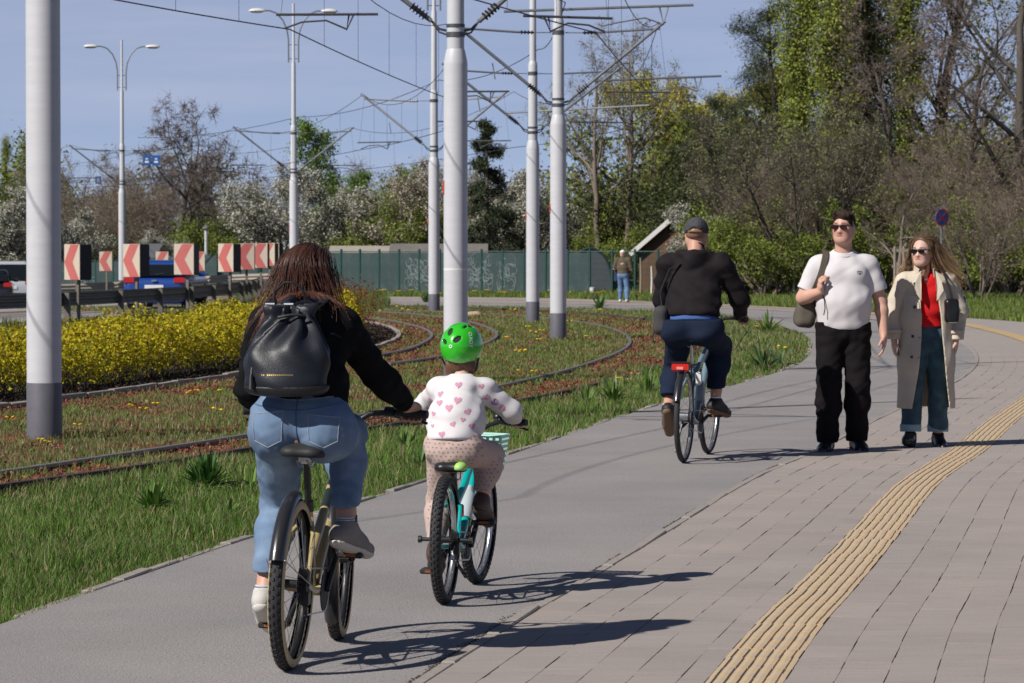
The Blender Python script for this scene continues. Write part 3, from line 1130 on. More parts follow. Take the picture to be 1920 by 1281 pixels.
# feeder cable slung between the masts
def feeder():
	pts = []
	P = [np.array(p) for p in MASTS]
	for i in range(len(P) - 1):
		for t in np.linspace(0, 1, 13)[:-1]:
			q = P[i] + (P[i + 1] - P[i]) * t
			pts.append((q[0] + 0.13, q[1], 6.15 - 1.0 * t * (1 - t)))
	return tag(MB().tube(pts, 0.010, 5).build('feeder_cable', m_wire), 'thin feeder cable slung from mast to mast', 'cable')
feeder()
# line signs hanging from the wires of the farthest masts
m_blue = mat('sign_blue', (0.02, 0.10, 0.36), 0.45)
m_white = mat('sign_white', (0.72, 0.72, 0.70), 0.5)
def hanging_sign(x, z, y, label, w=0.31, h=0.40):
	r_ = thing('hanging_sign', label, 'sign', (x, y, z), 0, 'small blue signs on the far tram wires')
	MB().box((0, 0, -h / 2), (w, 0.02, h), bev=0.004).build('panel', m_blue, r_)
	b = MB().box((0, -0.0125, -h * 0.36), (w * 0.32, 0.004, h * 0.14)).box((0, -0.0125, -h * 0.66), (w * 0.5, 0.004, h * 0.2))
	b.build('white_mark', m_white, r_)
	b = MB().tube([(-w * .3, 0, 0), (-w * .3, 0, 0.16)], 0.006, 4).tube([(w * .3, 0, 0), (w * .3, 0, 0.16)], 0.006, 4)
	b.build('hanger', m_galv_dk, r_)
hanging_sign(-14.55, 5.42, 131.9, 'left one of two blue signs hanging beside the distant lamp mast')
hanging_sign(-14.18, 5.42, 131.9, 'right one of two blue signs hanging beside the distant lamp mast')
hanging_sign(-21.5, 5.5, 172.0, 'faint blue sign hanging left of the distant lamp mast, upper one')
hanging_sign(-22.9, 5.0, 184.0, 'faint blue sign hanging left of the distant lamp mast, lower one')
# ================================================================== guard rails and chevron boards
m_gr = mat('guardrail_weathered_shaded', (0.17, 0.15, 0.125), 0.6, var=0.2, vscale=4, metal=0.25)  # weathered steel, coloured darker for the near side that lies in shade
m_gr2 = mat('guardrail_pale_lit', (0.46, 0.40, 0.34), 0.6, var=0.12, vscale=4)  # paler copy: the sunlit side of the far beam put into the colour
m_cream = mat('chevron_cream', (0.54, 0.45, 0.36), 0.5, var=0.06, vscale=5)
m_cred = mat('chevron_red', (0.47, 0.12, 0.105), 0.5, var=0.10, vscale=4)
m_black = mat('sign_black', (0.012, 0.012, 0.013), 0.55)
GUARD = spline([(-14.5, 54), (-12.2, 60), (-10.4, 66), (-9.2, 71), (-8.45, 76.5), (-7.95, 82), (-7.72, 88.5), (-7.75, 95.5), (-7.95, 102), (-8.4, 110), (-8.9, 117)], 0.5)
GUARD2 = spline([(-27, 122), (-22, 126.5), (-17, 129.5), (-13, 130.8), (-9.5, 131)], 0.5)
WPROF = [(-0.02, 0.15), (-0.02, 0.11), (-0.055, 0.085), (-0.055, 0.045), (-0.015, 0.01), (-0.015, -0.01), (-0.055, -0.045), (-0.055, -0.085), (-0.02, -0.11), (-0.02, -0.15),
		 (-0.008, -0.15), (-0.008, -0.105), (-0.043, -0.082), (-0.043, -0.048), (-0.003, -0.012), (-0.003, 0.012), (-0.043, 0.048), (-0.043, 0.082), (-0.008, 0.105), (-0.008, 0.15)]
def guard_rail(c, label, m, side):
	root = thing('guard_rail', label, 'guard rail', (0, 0, 0))
	pts = [(x, y, 0.58 + gz(x, y)) for x, y in c]
	prof = [(a * side, z) for a, z in WPROF]
	MB().sweep(pts, prof).build('beam', m, root)
	A = Along(c)
	n = int(A.d[-1] / 4.0)
	me = None
	for i in range(n + 1):
		x, y, h = A(0.6 + i * 4.0, 0.06 * side)
		o = MB().box((0, 0, 0.32), (0.11, 0.12, 0.84), bev=0.008).build('post', m, root) if me is None else bpy.data.objects.new('post', me)
		if me is None:
			me = o.data
		else:
			COL.objects.link(o)
			o.parent = root
		o.location = (x, y, gz(x, y) - 0.03)
		o.rotation_euler = (0, 0, h)
	return root
guard_rail(GUARD, 'weathered steel guard rail in dark shaded tone behind the yellow hedge', m_gr, 1)
guard_rail(GUARD2, 'pale guard rail on the far side of the road', m_gr2, -1)
def chevron(x, y, phi, label, group, z0=0.98, hh=0.757, W=0.53, D=0.30):
	g = gz(x, y)
	root = thing('chevron_board', label, 'road sign', (x, y, g), -R(phi), group)
	zc = z0 + hh / 2
	h = MB().box((0, D / 2, zc), (W, D, hh), bev=0.02)
	h.build('housing', m_black, root)
	MB().box((0, -0.008, zc), (W, 0.016, hh), bev=0.006).build('face', m_cream, root)
	M = Matrix.Translation((0, -0.0165, zc)) @ Matrix.Rotation(R(90), 4, 'X')
	a, c = W / 2 * 0.985, hh / 2 * 0.985
	# a broad arrow-head pointing left
	poly = [(-a, 0.0), (-0.05, c), (a * 0.92, c), (0.02, 0.0), (a * 0.92, -c), (-0.05, -c)]
	MB().prism(poly, M, 0.002).build('red_chevron', m_cred, root)
	MB().box((0.03, D * 0.45, z0 / 2 - 0.05), (0.07, 0.05, z0 + 0.1)).build('post', m_gr, root)
	return root
CH = [(-9.30, 70.0, 45, 'chevron board half hidden by the thick left mast'),
	  (-8.70, 75.7, 38, 'second chevron board from the left, broad black side beside the blue car'),
	  (-8.03, 81.0, 20, 'chevron board in front of the right end of the blue car'),
	  (-7.65, 88.5, 36, 'chevron board with black side fourth along the dark guard rail'),
	  (-7.72, 95.7, 0, 'wide chevron board facing straight on, fifth along the dark guard rail'),
	  (-7.80, 102.0, 8, 'sixth chevron board along the dark guard rail'),
	  (-8.13, 110.0, 20, 'seventh chevron board, narrow, near the woman cyclist'),
	  (-8.40, 116.0, 24, 'last narrow chevron board of the near row')]
for x, y, a, l in CH:
	chevron(x, y, a, 'red and cream ' + l, 'chevron boards along the dark guard rail', z0=0.98 + 0.003 * (y - 70) - 0.0 * gz(x, y))
for k, (px, l) in enumerate([(-17.05, 'leftmost small'), (-15.9, 'second small'), (-14.55, 'third small'), (-13.75, 'fourth small'), (-12.35, 'rightmost small')]):
	y_ = 129.2 + 0.12 * (17 + px) * 2
	chevron(px, y_, 12, 'red and cream ' + l + ' chevron board across the road', 'chevron boards across the road', z0=0.82 - gz(px, y_), W=0.52, D=0.05)
# ================================================================== cars
m_glass = mat('car_glass', (0.010, 0.012, 0.014), 0.06, spec=0.6)
m_tyre = mat('tyre_rubber', (0.016, 0.016, 0.017), 0.8, bump=0.2, bscale=80)
m_plastic = mat('black_plastic', (0.014, 0.014, 0.015), 0.5)
m_tail = mat('tail_light', (0.42, 0.012, 0.012), 0.15, coat=0.6)
m_plate = mat('number_plate', (0.70, 0.70, 0.68), 0.5)
m_rimal = mat('alloy', (0.5, 0.5, 0.51), 0.3, metal=0.9)
def car(x, y, rot, label, colour, hgt, wid, name, tail_w=0.34):
	z = gz(x, y) - 0.005
	root = thing('parked_car' if False else name, label, 'car', (x, y, z), rot, 'cars on the road')
	paint = mat('paint_' + name + str(round(x)), colour, 0.28, coat=0.8, metal=0.2)
	# local: +y forward, rear bumper at y=0
	L, w2 = 4.15, wid / 2
	F = Field((-w2 - 0.1, -0.1, 0.1), (w2 + 0.1, L + 0.1, hgt + 0.1), 0.03)
	F.box((0, L / 2, 0.52), (w2, L / 2, 0.36), 0.22, 0)
	F.box((0, L / 2, 0.66), (w2 * 0.97, L / 2 - 0.06, 0.22), 0.12, 0.05)
	cab = [(0, 1.15, hgt - 0.30), (w2 * 0.80, 1.10, 0.29)]
	F.box((0, 1.35, (hgt + 0.72) / 2), (w2 * 0.84, 1.12, (hgt - 0.72) / 2), 0.20, 0.10)
	F.keep((0, 0.10, 0.98), (0, -1.0, 0.42), 0.08)      # sloping tailgate
	F.keep((0, 2.35, 0.98), (0, 1.0, 1.55), 0.08, lo=(-2, 1.9, 0.95), hi=(2, 5, 2))
	F.keep((w2 * 0.97, 0, 0.90), (1.0, 0, 0.36), 0.05)
	F.keep((-w2 * 0.97, 0, 0.90), (-1.0, 0, 0.36), 0.05)
	for wy in (0.78, L - 0.82):
		for s in (-1, 1):
			F.cone((s * w2 * 0.62, wy, 0.31), (s * (w2 + 0.2), wy, 0.31), 0.37, 0.37, 0.01, op='sub')
	F.build('body', paint, root)
	# windows: thin shells lying on the body
	def slope_y(zz): return 0.10 + (zz - 0.98) * 0.42
	b = MB()
	zt, zb = hgt - 0.12, 0.93
	for (xa, xb) in ((-1, 1),):
		vs = [(-w2 * 0.78, slope_y(zb) - 0.012, zb), (w2 * 0.78, slope_y(zb) - 0.012, zb), (w2 * 0.66, slope_y(zt) - 0.012, zt), (-w2 * 0.66, slope_y(zt) - 0.012, zt)]
		vs += [(q[0], q[1] + 0.06, q[2]) for q in vs]
		b.add(vs, [[0, 1, 2, 3], [7, 6, 5, 4], [0, 4, 5, 1], [1, 5, 6, 2], [2, 6, 7, 3], [3, 7, 4, 0]])
	b.build('rear_window', m_glass, root)
	for s in (-1, 1):
		def sx(zz): return s * (w2 * 0.97 - (zz - 0.90) * 0.36 + 0.006)
		b = MB()
		q = [(0.42, 0.95), (2.55, 0.95), (1.95, hgt - 0.13), (0.68, hgt - 0.13)]
		vs = [(sx(zz), yy, zz) for yy, zz in q] + [(sx(zz) - s * 0.05, yy, zz) for yy, zz in q]
		b.add(vs, [[0, 1, 2, 3], [7, 6, 5, 4], [0, 4, 5, 1], [1, 5, 6, 2], [2, 6, 7, 3], [3, 7, 4, 0]])
		b.build('side_window', m_glass, root)
		MB().box((s * w2 * 0.80, 0.055, 0.80), (w2 * tail_w, 0.12, 0.17), bev=0.03).build('tail_light', m_tail, root)
		MB().box((s * (w2 + 0.10), 2.25, 0.96), (0.20, 0.12, 0.13), bev=0.03).build('wing_mirror', m_plastic if colour[2] < 0.2 else paint, root)
		for wy in (0.78, L - 0.82):
			M = Matrix.Translation((s * (w2 - 0.11), wy, 0.31)) @ Matrix.Rotation(R(90), 4, 'Y')
			wr = MB().lathe([(0.19, -0.10), (0.29, -0.10), (0.31, -0.07), (0.31, 0.07), (0.29, 0.10), (0.19, 0.10)], 20, M).build('wheel', m_tyre, root, True)
			MB().lathe([(0.03, -0.085), (0.19, -0.085), (0.19, 0.085), (0.03, 0.085)], 16, M).build('rim', m_rimal, wr)
	MB().box((0, -0.005, 0.34), (wid * 0.8, 0.06, 0.16), bev=0.02).build('rear_bumper_trim', m_plastic, root)
	MB().box((0, -0.012, 0.62), (0.52, 0.03, 0.115), bev=0.004).build('number_plate', m_plate, root)
	MB().box((0, -0.008, 0.80), (0.14, 0.05, 0.05), bev=0.015).build('badge', m_rimal, root)
	MB().tube([(0, slope_y(0.97) - .03, .97), (0.28, slope_y(1.0) - .03, 1.0)], 0.008, 5).build('rear_wiper', m_plastic, root)
	return root
car(-9.85, 91.0, R(-4), 'blue hatchback seen from behind, driving beyond the guard rail', (0.012, 0.055, 0.26), 1.36, 1.74, 'blue_car')
car(-18.55, 117.0, R(8), 'black car with red tail light at the left edge', (0.010, 0.011, 0.014), 1.34, 1.74, 'black_car')
car(-19.05, 125.5, R(8), 'silver estate car behind the black car at the left edge', (0.50, 0.52, 0.55), 1.62, 1.80, 'silver_car')
# ================================================================== green fence and things behind it
m_fpost = mat('fence_post_green', (0.006, 0.050, 0.042), 0.5, var=0.1, vscale=4)
m_screen = mat('fence_screen_green', (0.040, 0.072, 0.072), 0.8, var=0.22, vscale=3, trans=0.15, bump=0.15, bscale=18, col2=(0.060, 0.090, 0.088))
m_graf = mat('graffiti_white', (0.20, 0.24, 0.24), 0.85)
FENCE = spline([(-34, 150), (-22, 141), (-10, 133.5), (-6.66, 129.5), (2.6, 124.0), (8.6, 121.2)], 0.2)
FA = Along(FENCE)
def fence():
	root = thing('green_fence', 'long green fence with screening sheets in front of the garden plots', 'fence', (0, 0, 0))
	sp = 0.93
	n = int(FA.d[-1] / sp)
	pm = sm = gm = None
	r_ = random.Random(4)
	for i in range(n):
		x, y, h = FA(i * sp, 0)
		z = gz(x, y)
		if abs(x) > 0.165 * y: continue
		o = MB().box((0, 0, 0.84), (0.07, 0.07, 1.74), bev=0.006).build('post', m_fpost, root) if pm is None else bpy.data.objects.new('post', pm)
		if pm is None: pm = o.data
		else:
			COL.objects.link(o); o.parent = root
		o.location = (x, y, z - 0.03)
		o.rotation_euler = (0, 0, h)
		if i + 1 >= n: break
		x2, y2, h2 = FA((i + 0.5) * sp, 0)
		if x2 < 3.3:
			o = None
			if sm is None:
				o = MB().box((0, 0, 0.79), (0.02, sp - 0.075, 1.50)).build('screen_panel', m_screen, root); sm = o.data
			else:
				o = bpy.data.objects.new('screen_panel', sm); COL.objects.link(o); o.parent = root
		else:
			if gm is None:
				b = MB()
				for k in range(13):
					b.tube([(0, -0.42 + k * 0.07, 0.06), (0, -0.42 + k * 0.07, 1.56)], 0.0035, 3)
				for k in range(8):
					b.tube([(0.004, -0.43, 0.08 + k * 0.21), (0.004, 0.43, 0.08 + k * 0.21)], 0.005, 3)
				o = b.build('mesh_panel', m_fpost, root); gm = o.data
			else:
				o = bpy.data.objects.new('mesh_panel', gm); COL.objects.link(o); o.parent = root
		o.location = (x2, y2, gz(x2, y2))
		o.rotation_euler = (r_.uniform(-.01, .01), r_.uniform(-.01, .01), h2)
	pts = [(q[0], q[1], gz(*q) + 1.585) for q in FENCE[::4] if abs(q[0]) < 0.165 * q[1]]
	MB().tube(pts, 0.018, 5).build('top_rail', m_fpost, root)
	# sprayed scribbles
	def scrib(u, z, strokes, sc, w=0.014):
		x, y, h = FA(u, 0.0)
		t = Vector((-math.sin(h), math.cos(h), 0))
		nrm = Vector((math.cos(h), math.sin(h), 0))
		b = MB()
		for st in strokes:
			b.tube([tuple(Vector((x, y, gz(x, y) + z)) + t * (a * sc) + Vector((0, 0, c * sc)) + nrm * 0.013) for a, c in st], w, 4)
		b.build('graffiti', m_graf, root)
	us = FA.d
	def u_at(xx): return float(np.interp(xx, FENCE[:, 0], us))
	r2 = random.Random(9)
	def loops(n, wdt, hgt):
		out = []
		for k in range(n):
			cx, cz = r2.uniform(-wdt, wdt), r2.uniform(-hgt, hgt)
			a0 = r2.uniform(0, 6)
			ra, rb = r2.uniform(.06, .2), r2.uniform(.08, .28)
			out.append([(cx + ra * math.cos(a0 + t * .6), cz + rb * math.sin(a0 + t * .6)) for t in range(r2.randint(5, 9))])
		return out
	for xx in (-3.75, -3.35, -1.6, -1.1, -0.2):
		scrib(u_at(xx), 0.78, loops(26, 0.36, 0.48), 1.0, 0.014)
	letters = [[(-.95, .2), (-1.1, .3), (-1.15, .15), (-1.0, .1), (-.95, .2), (-1.0, -.25), (-1.1, -.3)],
			   [(-.75, -.3), (-.75, .1), (-.6, .15), (-.55, -.25)], [(-.55, .32), (-.2, .32)], [(-.38, .32), (-.36, -.3)],
			   [(.05, .3), (-.12, .28), (-.1, -.28), (.08, -.3)], [(-.1, .02), (.05, .0)],
			   [(.22, -.3), (.24, .3)], [(.5, .3), (.25, 0), (.5, -.28)], [(.62, -.28), (.75, .3), (.88, -.3)], [(1.2, .25), (1.02, .3), (1.0, .05), (1.2, -.05), (1.18, -.3), (1.0, -.28)]]
	scrib(u_at(-18.0), 0.75, letters, 0.55, 0.022)
	return root
fence()
m_roofg = mat('shed_roof_grey', (0.16, 0.145, 0.135), 0.85, var=0.2, vscale=2)
m_roofd = mat('tile_dark', (0.055, 0.045, 0.045), 0.7, var=0.2, vscale=4)
m_wood = mat('shed_wood', (0.11, 0.062, 0.032), 0.8, var=0.25, vscale=6, stretch=(1, 1, 0.15))
m_whitew = mat('white_board', (0.62, 0.60, 0.57), 0.7)
m_shedw = mat('shed_wall', (0.32, 0.29, 0.25), 0.9, var=0.15, vscale=2)
def shed(x, y, w, dpt, eave, ridge, label, wallm, roofm, barge=None, rot=0.0, gable_x=True, corr=False):
	root = thing('garden_shed', label, 'shed', (x, y, gz(x, y) - 0.05), rot)
	MB().box((0, 0, eave / 2), (w, dpt, eave)).build('wall', wallm, root)
	if not gable_x:
		vs = [(-w / 2, -dpt / 2, eave + .003), (w / 2, -dpt / 2, eave + .003), (0, -dpt / 2, ridge - 0.05), (-w / 2, dpt / 2, eave + .003), (w / 2, dpt / 2, eave + .003), (0, dpt / 2, ridge - 0.05)]
		MB().add(vs, [[0, 1, 2], [5, 4, 3], [0, 2, 5, 3], [1, 4, 5, 2], [0, 3, 4, 1]]).build('gable', wallm, root)
	hs = (w if not gable_x else dpt) / 2 + 0.3
	ln = (dpt if not gable_x else w) + 0.5
	al = math.atan2(ridge - eave, (w if not gable_x else dpt) / 2)
	for s in (-1, 1):
		b = MB()
		L = hs / math.cos(al)
		n = 14 if corr else 1
		for k in range(n):
			wd = ln / n
			off = -ln / 2 + (k + 0.5) * wd
			Mr = Matrix.Rotation(s * al, 3, 'Y') if not gable_x else Matrix.Rotation(-s * al, 3, 'X')
			cx = Vector((s * hs / 2, off, ridge - math.tan(al) * hs / 2 + 0.04)) if not gable_x else Vector((off, s * hs / 2, ridge - math.tan(al) * hs / 2 + 0.04))
			sz = (L, wd * (0.9 if corr else 1), 0.06) if not gable_x else (wd * (0.9 if corr else 1), L, 0.06)
			b.box(cx, sz, Mr)
		b.build('roof', roofm, root)
		if barge:
			Mr = Matrix.Rotation(s * al, 3, 'Y')
			MB().box(Vector((s * hs / 2, -ln / 2 - 0.025, ridge - math.tan(al) * hs / 2 + 0.02)), (L, 0.04, 0.17), Mr).build('barge_board', barge, root)
	MB().box((0, -dpt / 2 - 0.02, eave * 0.45), (0.8, 0.04, eave * 0.85)).build('door', m_wood, root)
	return root
shed(-5.5, 133.6, 3.2, 3.0, 1.35, 1.80, 'low pale garden shed roof showing over the green fence', m_shedw, m_shedw)
shed(-2.9, 131.6, 3.4, 3.2, 1.4, 1.88, 'grey shed roof behind the green fence, right of the pale one', m_shedw, m_roofg)
shed(6.55, 129.5, 2.6, 3.0, 1.75, 2.85, 'wooden garden hut with dark roof and white barge board', m_wood, m_roofd, m_whitew, rot=R(-14), gable_x=False, corr=True)
m_tunnel = mat('poly_tunnel', (0.075, 0.085, 0.095), 0.6, var=0.15, vscale=2)
m_tunnel_rib = mat('tunnel_rib', (0.012, 0.03, 0.03), 0.6)
def tunnel():
	root = thing('garden_tunnel', 'dark arched garden tunnel behind the wire fence', 'greenhouse', (3.1, 131.0, gz(3, 131)))
	n = 14
	arc = [(0.85 * math.cos(math.pi * k / n), 1.68 * math.sin(math.pi * k / n) ** 0.8) for k in range(n + 1)]
	vs = [(a, 0, z) for a, z in arc] + [(a, 3.0, z) for a, z in arc]
	m_ = n + 1
	fs = [[i, i + 1, m_ + i + 1, m_ + i] for i in range(n)] + [list(range(m_))[::-1], list(range(m_, 2 * m_))]
	MB().add(vs, fs).build('cover', m_tunnel, root)
	for yy in (-0.03, 1.5, 3.03):
		MB().tube([(a * 1.02, yy, z * 1.02) for a, z in arc], 0.045, 6).build('rib', m_tunnel_rib, root, True)
tunnel()
m_gbox = mat('water_butt_green', (0.0, 0.22, 0.13), 0.5)
def butt(x, y, w, h, z, m, name, label, cat):
	r_ = thing(name, label, cat, (x, y, gz(x, y)))
	M = Matrix.Translation((0, 0, z))
	MB().lathe([(w * .42, 0), (w * .5, h * .1), (w * .5, h * .9), (w * .46, h * .93), (w * .47, h)], 14, M).build('barrel', m, r_, True)
	MB().lathe([(w * .50, h * .95), (w * .50, h * 1.02), (w * .1, h * 1.06)], 14, M).build('lid', m, r_)
	return r_
butt(2.15, 126.2, 0.42, 0.62, 0.42, m_gbox, 'water_butt', 'bright green water butt behind the wire fence', 'barrel')
butt(2.55, 126.0, 0.30, 0.60, 0.40, m_gbox, 'water_butt', 'narrower green water butt right beside the wider green one', 'barrel')
butt(2.2, 125.4, 0.42, 0.36, 0.0, mat('pot_pink', (0.46, 0.33, 0.30), 0.8), 'plant_pot', 'pale pinkish plant pot under the green water butt', 'pot')
butt(3.0, 123.4, 0.20, 0.24, 0.0, mat('bucket_white', (0.66, 0.64, 0.60), 0.6), 'bucket', 'small white bucket at the foot of the wire fence', 'bucket')
# no-stopping sign on a thin post, seen at an angle
def disc_sign():
	x, y = 13.45, 103.5
	r_ = thing('no_stopping_sign', 'round blue sign with red border and cross on thin grey post', 'road sign', (x, y, 0), R(34))
	MB().tube([(0, 0.03, -0.1), (0, 0.03, 2.95)], 0.028, 8).build('post', m_galv, r_, True)
	M = Matrix.Translation((0, 0, 2.65)) @ Matrix.Rotation(R(90), 4, 'X')
	MB().lathe([(0.27, -0.008), (0.275, 0), (0.27, 0.008)], 28, M).build('disc', m_blue, r_)
	red = mat('sign_red', (0.50, 0.03, 0.04), 0.5)
	ring = [(0.275 * math.cos(a), 0.275 * math.sin(a), 0.006) for a in np.linspace(0, 2 * math.pi, 29)[:-1]]
	b = MB()
	vs = [tuple(M @ Vector((0.272 * math.cos(a), 0.272 * math.sin(a), 0.011))) for a in np.linspace(0, 2 * math.pi, 29)[:-1]]
	vs += [tuple(M @ Vector((0.235 * math.cos(a), 0.235 * math.sin(a), 0.0112))) for a in np.linspace(0, 2 * math.pi, 29)[:-1]]
	b.add(vs, [[i, (i + 1) % 28, 28 + (i + 1) % 28, 28 + i] for i in range(28)])
	for s in (-1, 1):
		b.box(M @ Vector((0, 0, 0.0125)), (0.47, 0.003, 0.045), Matrix.Rotation(R(45 * s), 3, 'Y'))
	b.build('red_border_and_cross', red, r_)
disc_sign()
def give_way_back():
	x, y = -14.9, 137.0
	r_ = thing('give_way_sign', 'back of a grey triangular road sign beyond the small chevrons', 'road sign', (x, y, gz(x, y)))
	MB().tube([(0, 0.03, 0), (0, 0.03, 2.1)], 0.03, 6).build('post', m_galv_dk, r_, True)
	M = Matrix.Translation((0, 0, 1.98)) @ Matrix.Rotation(R(90), 4, 'X')
	MB().prism([(-0.46, 0.22), (0, -0.5), (0.46, 0.22)], M, 0.02).build('plate', m_galv, r_)
give_way_back()
def vent_post():
	x, y = -12.9, 139.5
	r_ = thing('vent_pipe', 'slim pale vent pipe with a cap among the far bushes', 'pipe', (x, y, gz(x, y)))
	MB().tube([(0, 0, 0), (0, 0, 2.75)], 0.07, 8).build('pipe', m_pole, r_, True)
	MB().lathe([(0.16, 2.70), (0.16, 2.76), (0.03, 2.85)], 10).build('cap', m_galv, r_)
vent_post()
# young street tree in its support frame, behind the couple
m_stake = mat('stake_wood', (0.27, 0.22, 0.17), 0.85, var=0.2, vscale=8)
m_limewash = mat('limewashed_bark', (0.62, 0.60, 0.57), 0.85)
def stake_frame():
	x, y = 12.6, 106.0
	r_ = thing('tree_stakes', 'wooden tree stakes with crossbar behind the couple', 'tree support', (x, y, 0))
	for a, b_ in ((-0.36, -.25), (.36, -.25), (0, .4)):
		MB().tube([(a, b_, -0.1), (a, b_, 1.75)], 0.045, 8).build('stake', m_stake, r_, True)
	MB().box((0, -.25, 1.62), (0.9, 0.05, 0.10)).build('crossbar', m_stake, r_)
	MB().box((0, -.25, 1.10), (0.9, 0.05, 0.08)).build('crossbar', m_stake, r_)
stake_frame()
def thin_stake(x, y, h, label, m):
	r_ = thing('garden_stake', label, 'stake', (x, y, gz(x, y)), 0, 'stakes and young trunks by the fence')
	MB().tube([(0, 0, -.1), (0.02, 0, h * .5), (0.0, 0, h)], [0.045, 0.04, 0.03], 6).build('shaft', m, r_, True)
thin_stake(4.72, 121.5, 1.35, 'brown wooden stake right of the distant walking man', m_stake)
thin_stake(5.1, 121.0, 1.05, 'white-painted young trunk near the distant walking man', m_limewash)
thin_stake(6.55, 119.5, 1.75, 'pale pinkish stake just left of the cyclist in the dark jacket', m_stake)
thin_stake(10.05, 118.0, 1.85, 'thin pale post in the shrubs left of the white T-shirt', m_limewash)
# ================================================================== trees and shrubs
m_bark = mat('bark_brown', (0.19, 0.15, 0.12), 0.9, var=0.35, vscale=3, bump=0.5, bscale=25, stretch=(1, 1, 0.3), bdist=0.03)
m_bark_dk = mat('bark_dark', (0.085, 0.072, 0.060), 0.9, var=0.35, vscale=3, bump=0.5, bscale=25, stretch=(1, 1, 0.3), bdist=0.03)
m_fol = mat('foliage', (0.1, 0.1, 0.05), 0.65, attr='tint', trans=0.30, spec=0.25)
m_flower = mat('blossom', (0.8, 0.8, 0.8), 0.75, attr='tint', trans=0.25, spec=0.15)
m_needle = mat('needles', (0.1, 0.1, 0.05), 0.6, attr='tint', trans=0.08, spec=0.3)
def unit(v):
	return v / (np.linalg.norm(v, axis=-1, keepdims=True) + 1e-9)
def limb_mesh(branches, sides):
	V, F = [], []
	base = 0
	for pts, rad, lv in branches:
		n = sides[min(lv, len(sides) - 1)]
		m = len(pts)
		t = np.gradient(pts, axis=0)
		t = unit(t)
		ref = np.array([0.31, 0.17, 0.93]) if abs(t[0, 2]) < 0.8 else np.array([0.95, 0.2, 0.1])
		u = unit(np.cross(t, ref))
		w = np.cross(t, u)
		a = 2 * np.pi * np.arange(n) / n
		ring = u[:, None, :] * np.cos(a)[None, :, None] + w[:, None, :] * np.sin(a)[None, :, None]
		P = pts[:, None, :] + ring * np.array(rad)[:, None, None]
		V.append(P.reshape(-1, 3))
		i = np.arange(m - 1)[:, None] * n
		k = np.arange(n)[None, :]
		l = (k + 1) % n
		F.append(np.stack([i + k, i + l, i + n + l, i + n + k], axis=-1).reshape(-1, 4) + base)
		base += m * n
	return np.vstack(V), np.vstack(F)
def grow(seed, H, r0, lv, trunk_wander=0.06, lean=(0, 0), stems=1, spread=0.0, base_frac=0.0):
	"""lv: per level dict(n, start, ang, ratio, wander, up); returns branches and end points"""
	g = np.random.default_rng(seed)
	out = []
	ends = []
	def br(p, d, L, r, level):
		seg = (9, 7, 5, 4)[min(level, 3)]
		wd = lv[level]['wander'] if level < len(lv) else 0.2
		up = lv[level].get('up', 0.0) if level < len(lv) else 0.0
		pts = [p]
		q = p.copy()
		for i in range(seg):
			d = unit(d + g.normal(0, wd, 3) + np.array([0, 0, up]))
			q = q + d * (L / seg)
			pts.append(q)
		pts = np.array(pts)
		tipf = 0.25 if level < len(lv) - 1 else 0.15
		rad = r * (1 - (1 - tipf) * np.linspace(0, 1, seg + 1))
		out.append((pts, rad, level))
		if level + 1 < len(lv):
			c = lv[level + 1]
			nn = c['n']
			for j in range(nn):
				f = c['start'] + (1 - c['start']) * ((j + g.random()) / nn)
				x = f * seg
				i = min(int(x), seg - 1)
				pp = pts[i] + (pts[i + 1] - pts[i]) * (x - i)
				dd = unit(pts[i + 1] - pts[i])
				perp = unit(np.cross(dd, g.normal(size=3)))
				an = R(c['ang'] + g.normal(0, c.get('dang', 10)))
				nd = dd * math.cos(an) + perp * math.sin(an)
				taper = c.get('taper', 0.55)
				ln = L * c['ratio'] * (1 - taper * f) * g.uniform(0.75, 1.2)
				rr = max(r * (1 - 0.75 * f) * c.get('rr', 0.55), 0.006)
				br(pp, nd, ln, rr, level + 1)
		else:
			ends.append(pts)
	for s in range(stems):
		a = g.random() * 6.28
		o = np.array([math.cos(a), math.sin(a), 0]) * spread * g.random() * 0.3
		d = np.array([lean[0] + math.cos(a) * spread * 0.35 * (stems > 1), lean[1] + math.sin(a) * spread * 0.35 * (stems > 1), 1.0])
		br(o + np.array([0, 0, -0.1]), unit(d), H * g.uniform(0.82, 1.0) if stems > 1 else H, r0, 0)
	return out, ends, g
def sample_on(paths, n, g, lo=0.0):
	"""random points and directions on a list of equal-length polylines"""
	A = np.stack(paths)
	k = g.integers(0, len(A), n)
	m = A.shape[1] - 1
	t = (lo + (1 - lo) * g.random(n)) * m
	i = np.minimum(t.astype(int), m - 1)
	f = (t - i)[:, None]
	p = A[k, i] * (1 - f) + A[k, i + 1] * f
	d = unit(A[k, i + 1] - A[k, i])
	return p, d
def twigs(p, d, L, r, g, spreadang=0.9):
	"""three-sided tapering twigs"""
	n = len(p)
	nd = unit(d + g.normal(0, spreadang, (n, 3)))
	u = unit(np.cross(nd, g.normal(size=(n, 3))))
	w = np.cross(nd, u)
	ln = (L * g.uniform(0.5, 1.3, n))[:, None]
	mid = p + nd * ln * 0.5 + g.normal(0, 0.08, (n, 3)) * ln
	tip = mid + unit(nd + g.normal(0, 0.45, (n, 3))) * ln * 0.5
	V = np.stack([p + u * r, p - u * r * .5 + w * r * .87, p - u * r * .5 - w * r * .87,
				  mid + u * r * .6, mid - u * r * .3 + w * r * .5, mid - u * r * .3 - w * r * .5, tip], axis=1)
	b = (np.arange(n) * 7)[:, None, None]
	q = np.array([[0, 1, 4, 3], [1, 2, 5, 4], [2, 0, 3, 5], [3, 4, 6, 6], [4, 5, 6, 6], [5, 3, 6, 6]])
	return V.reshape(-1, 3), q[None] + b, tip, mid
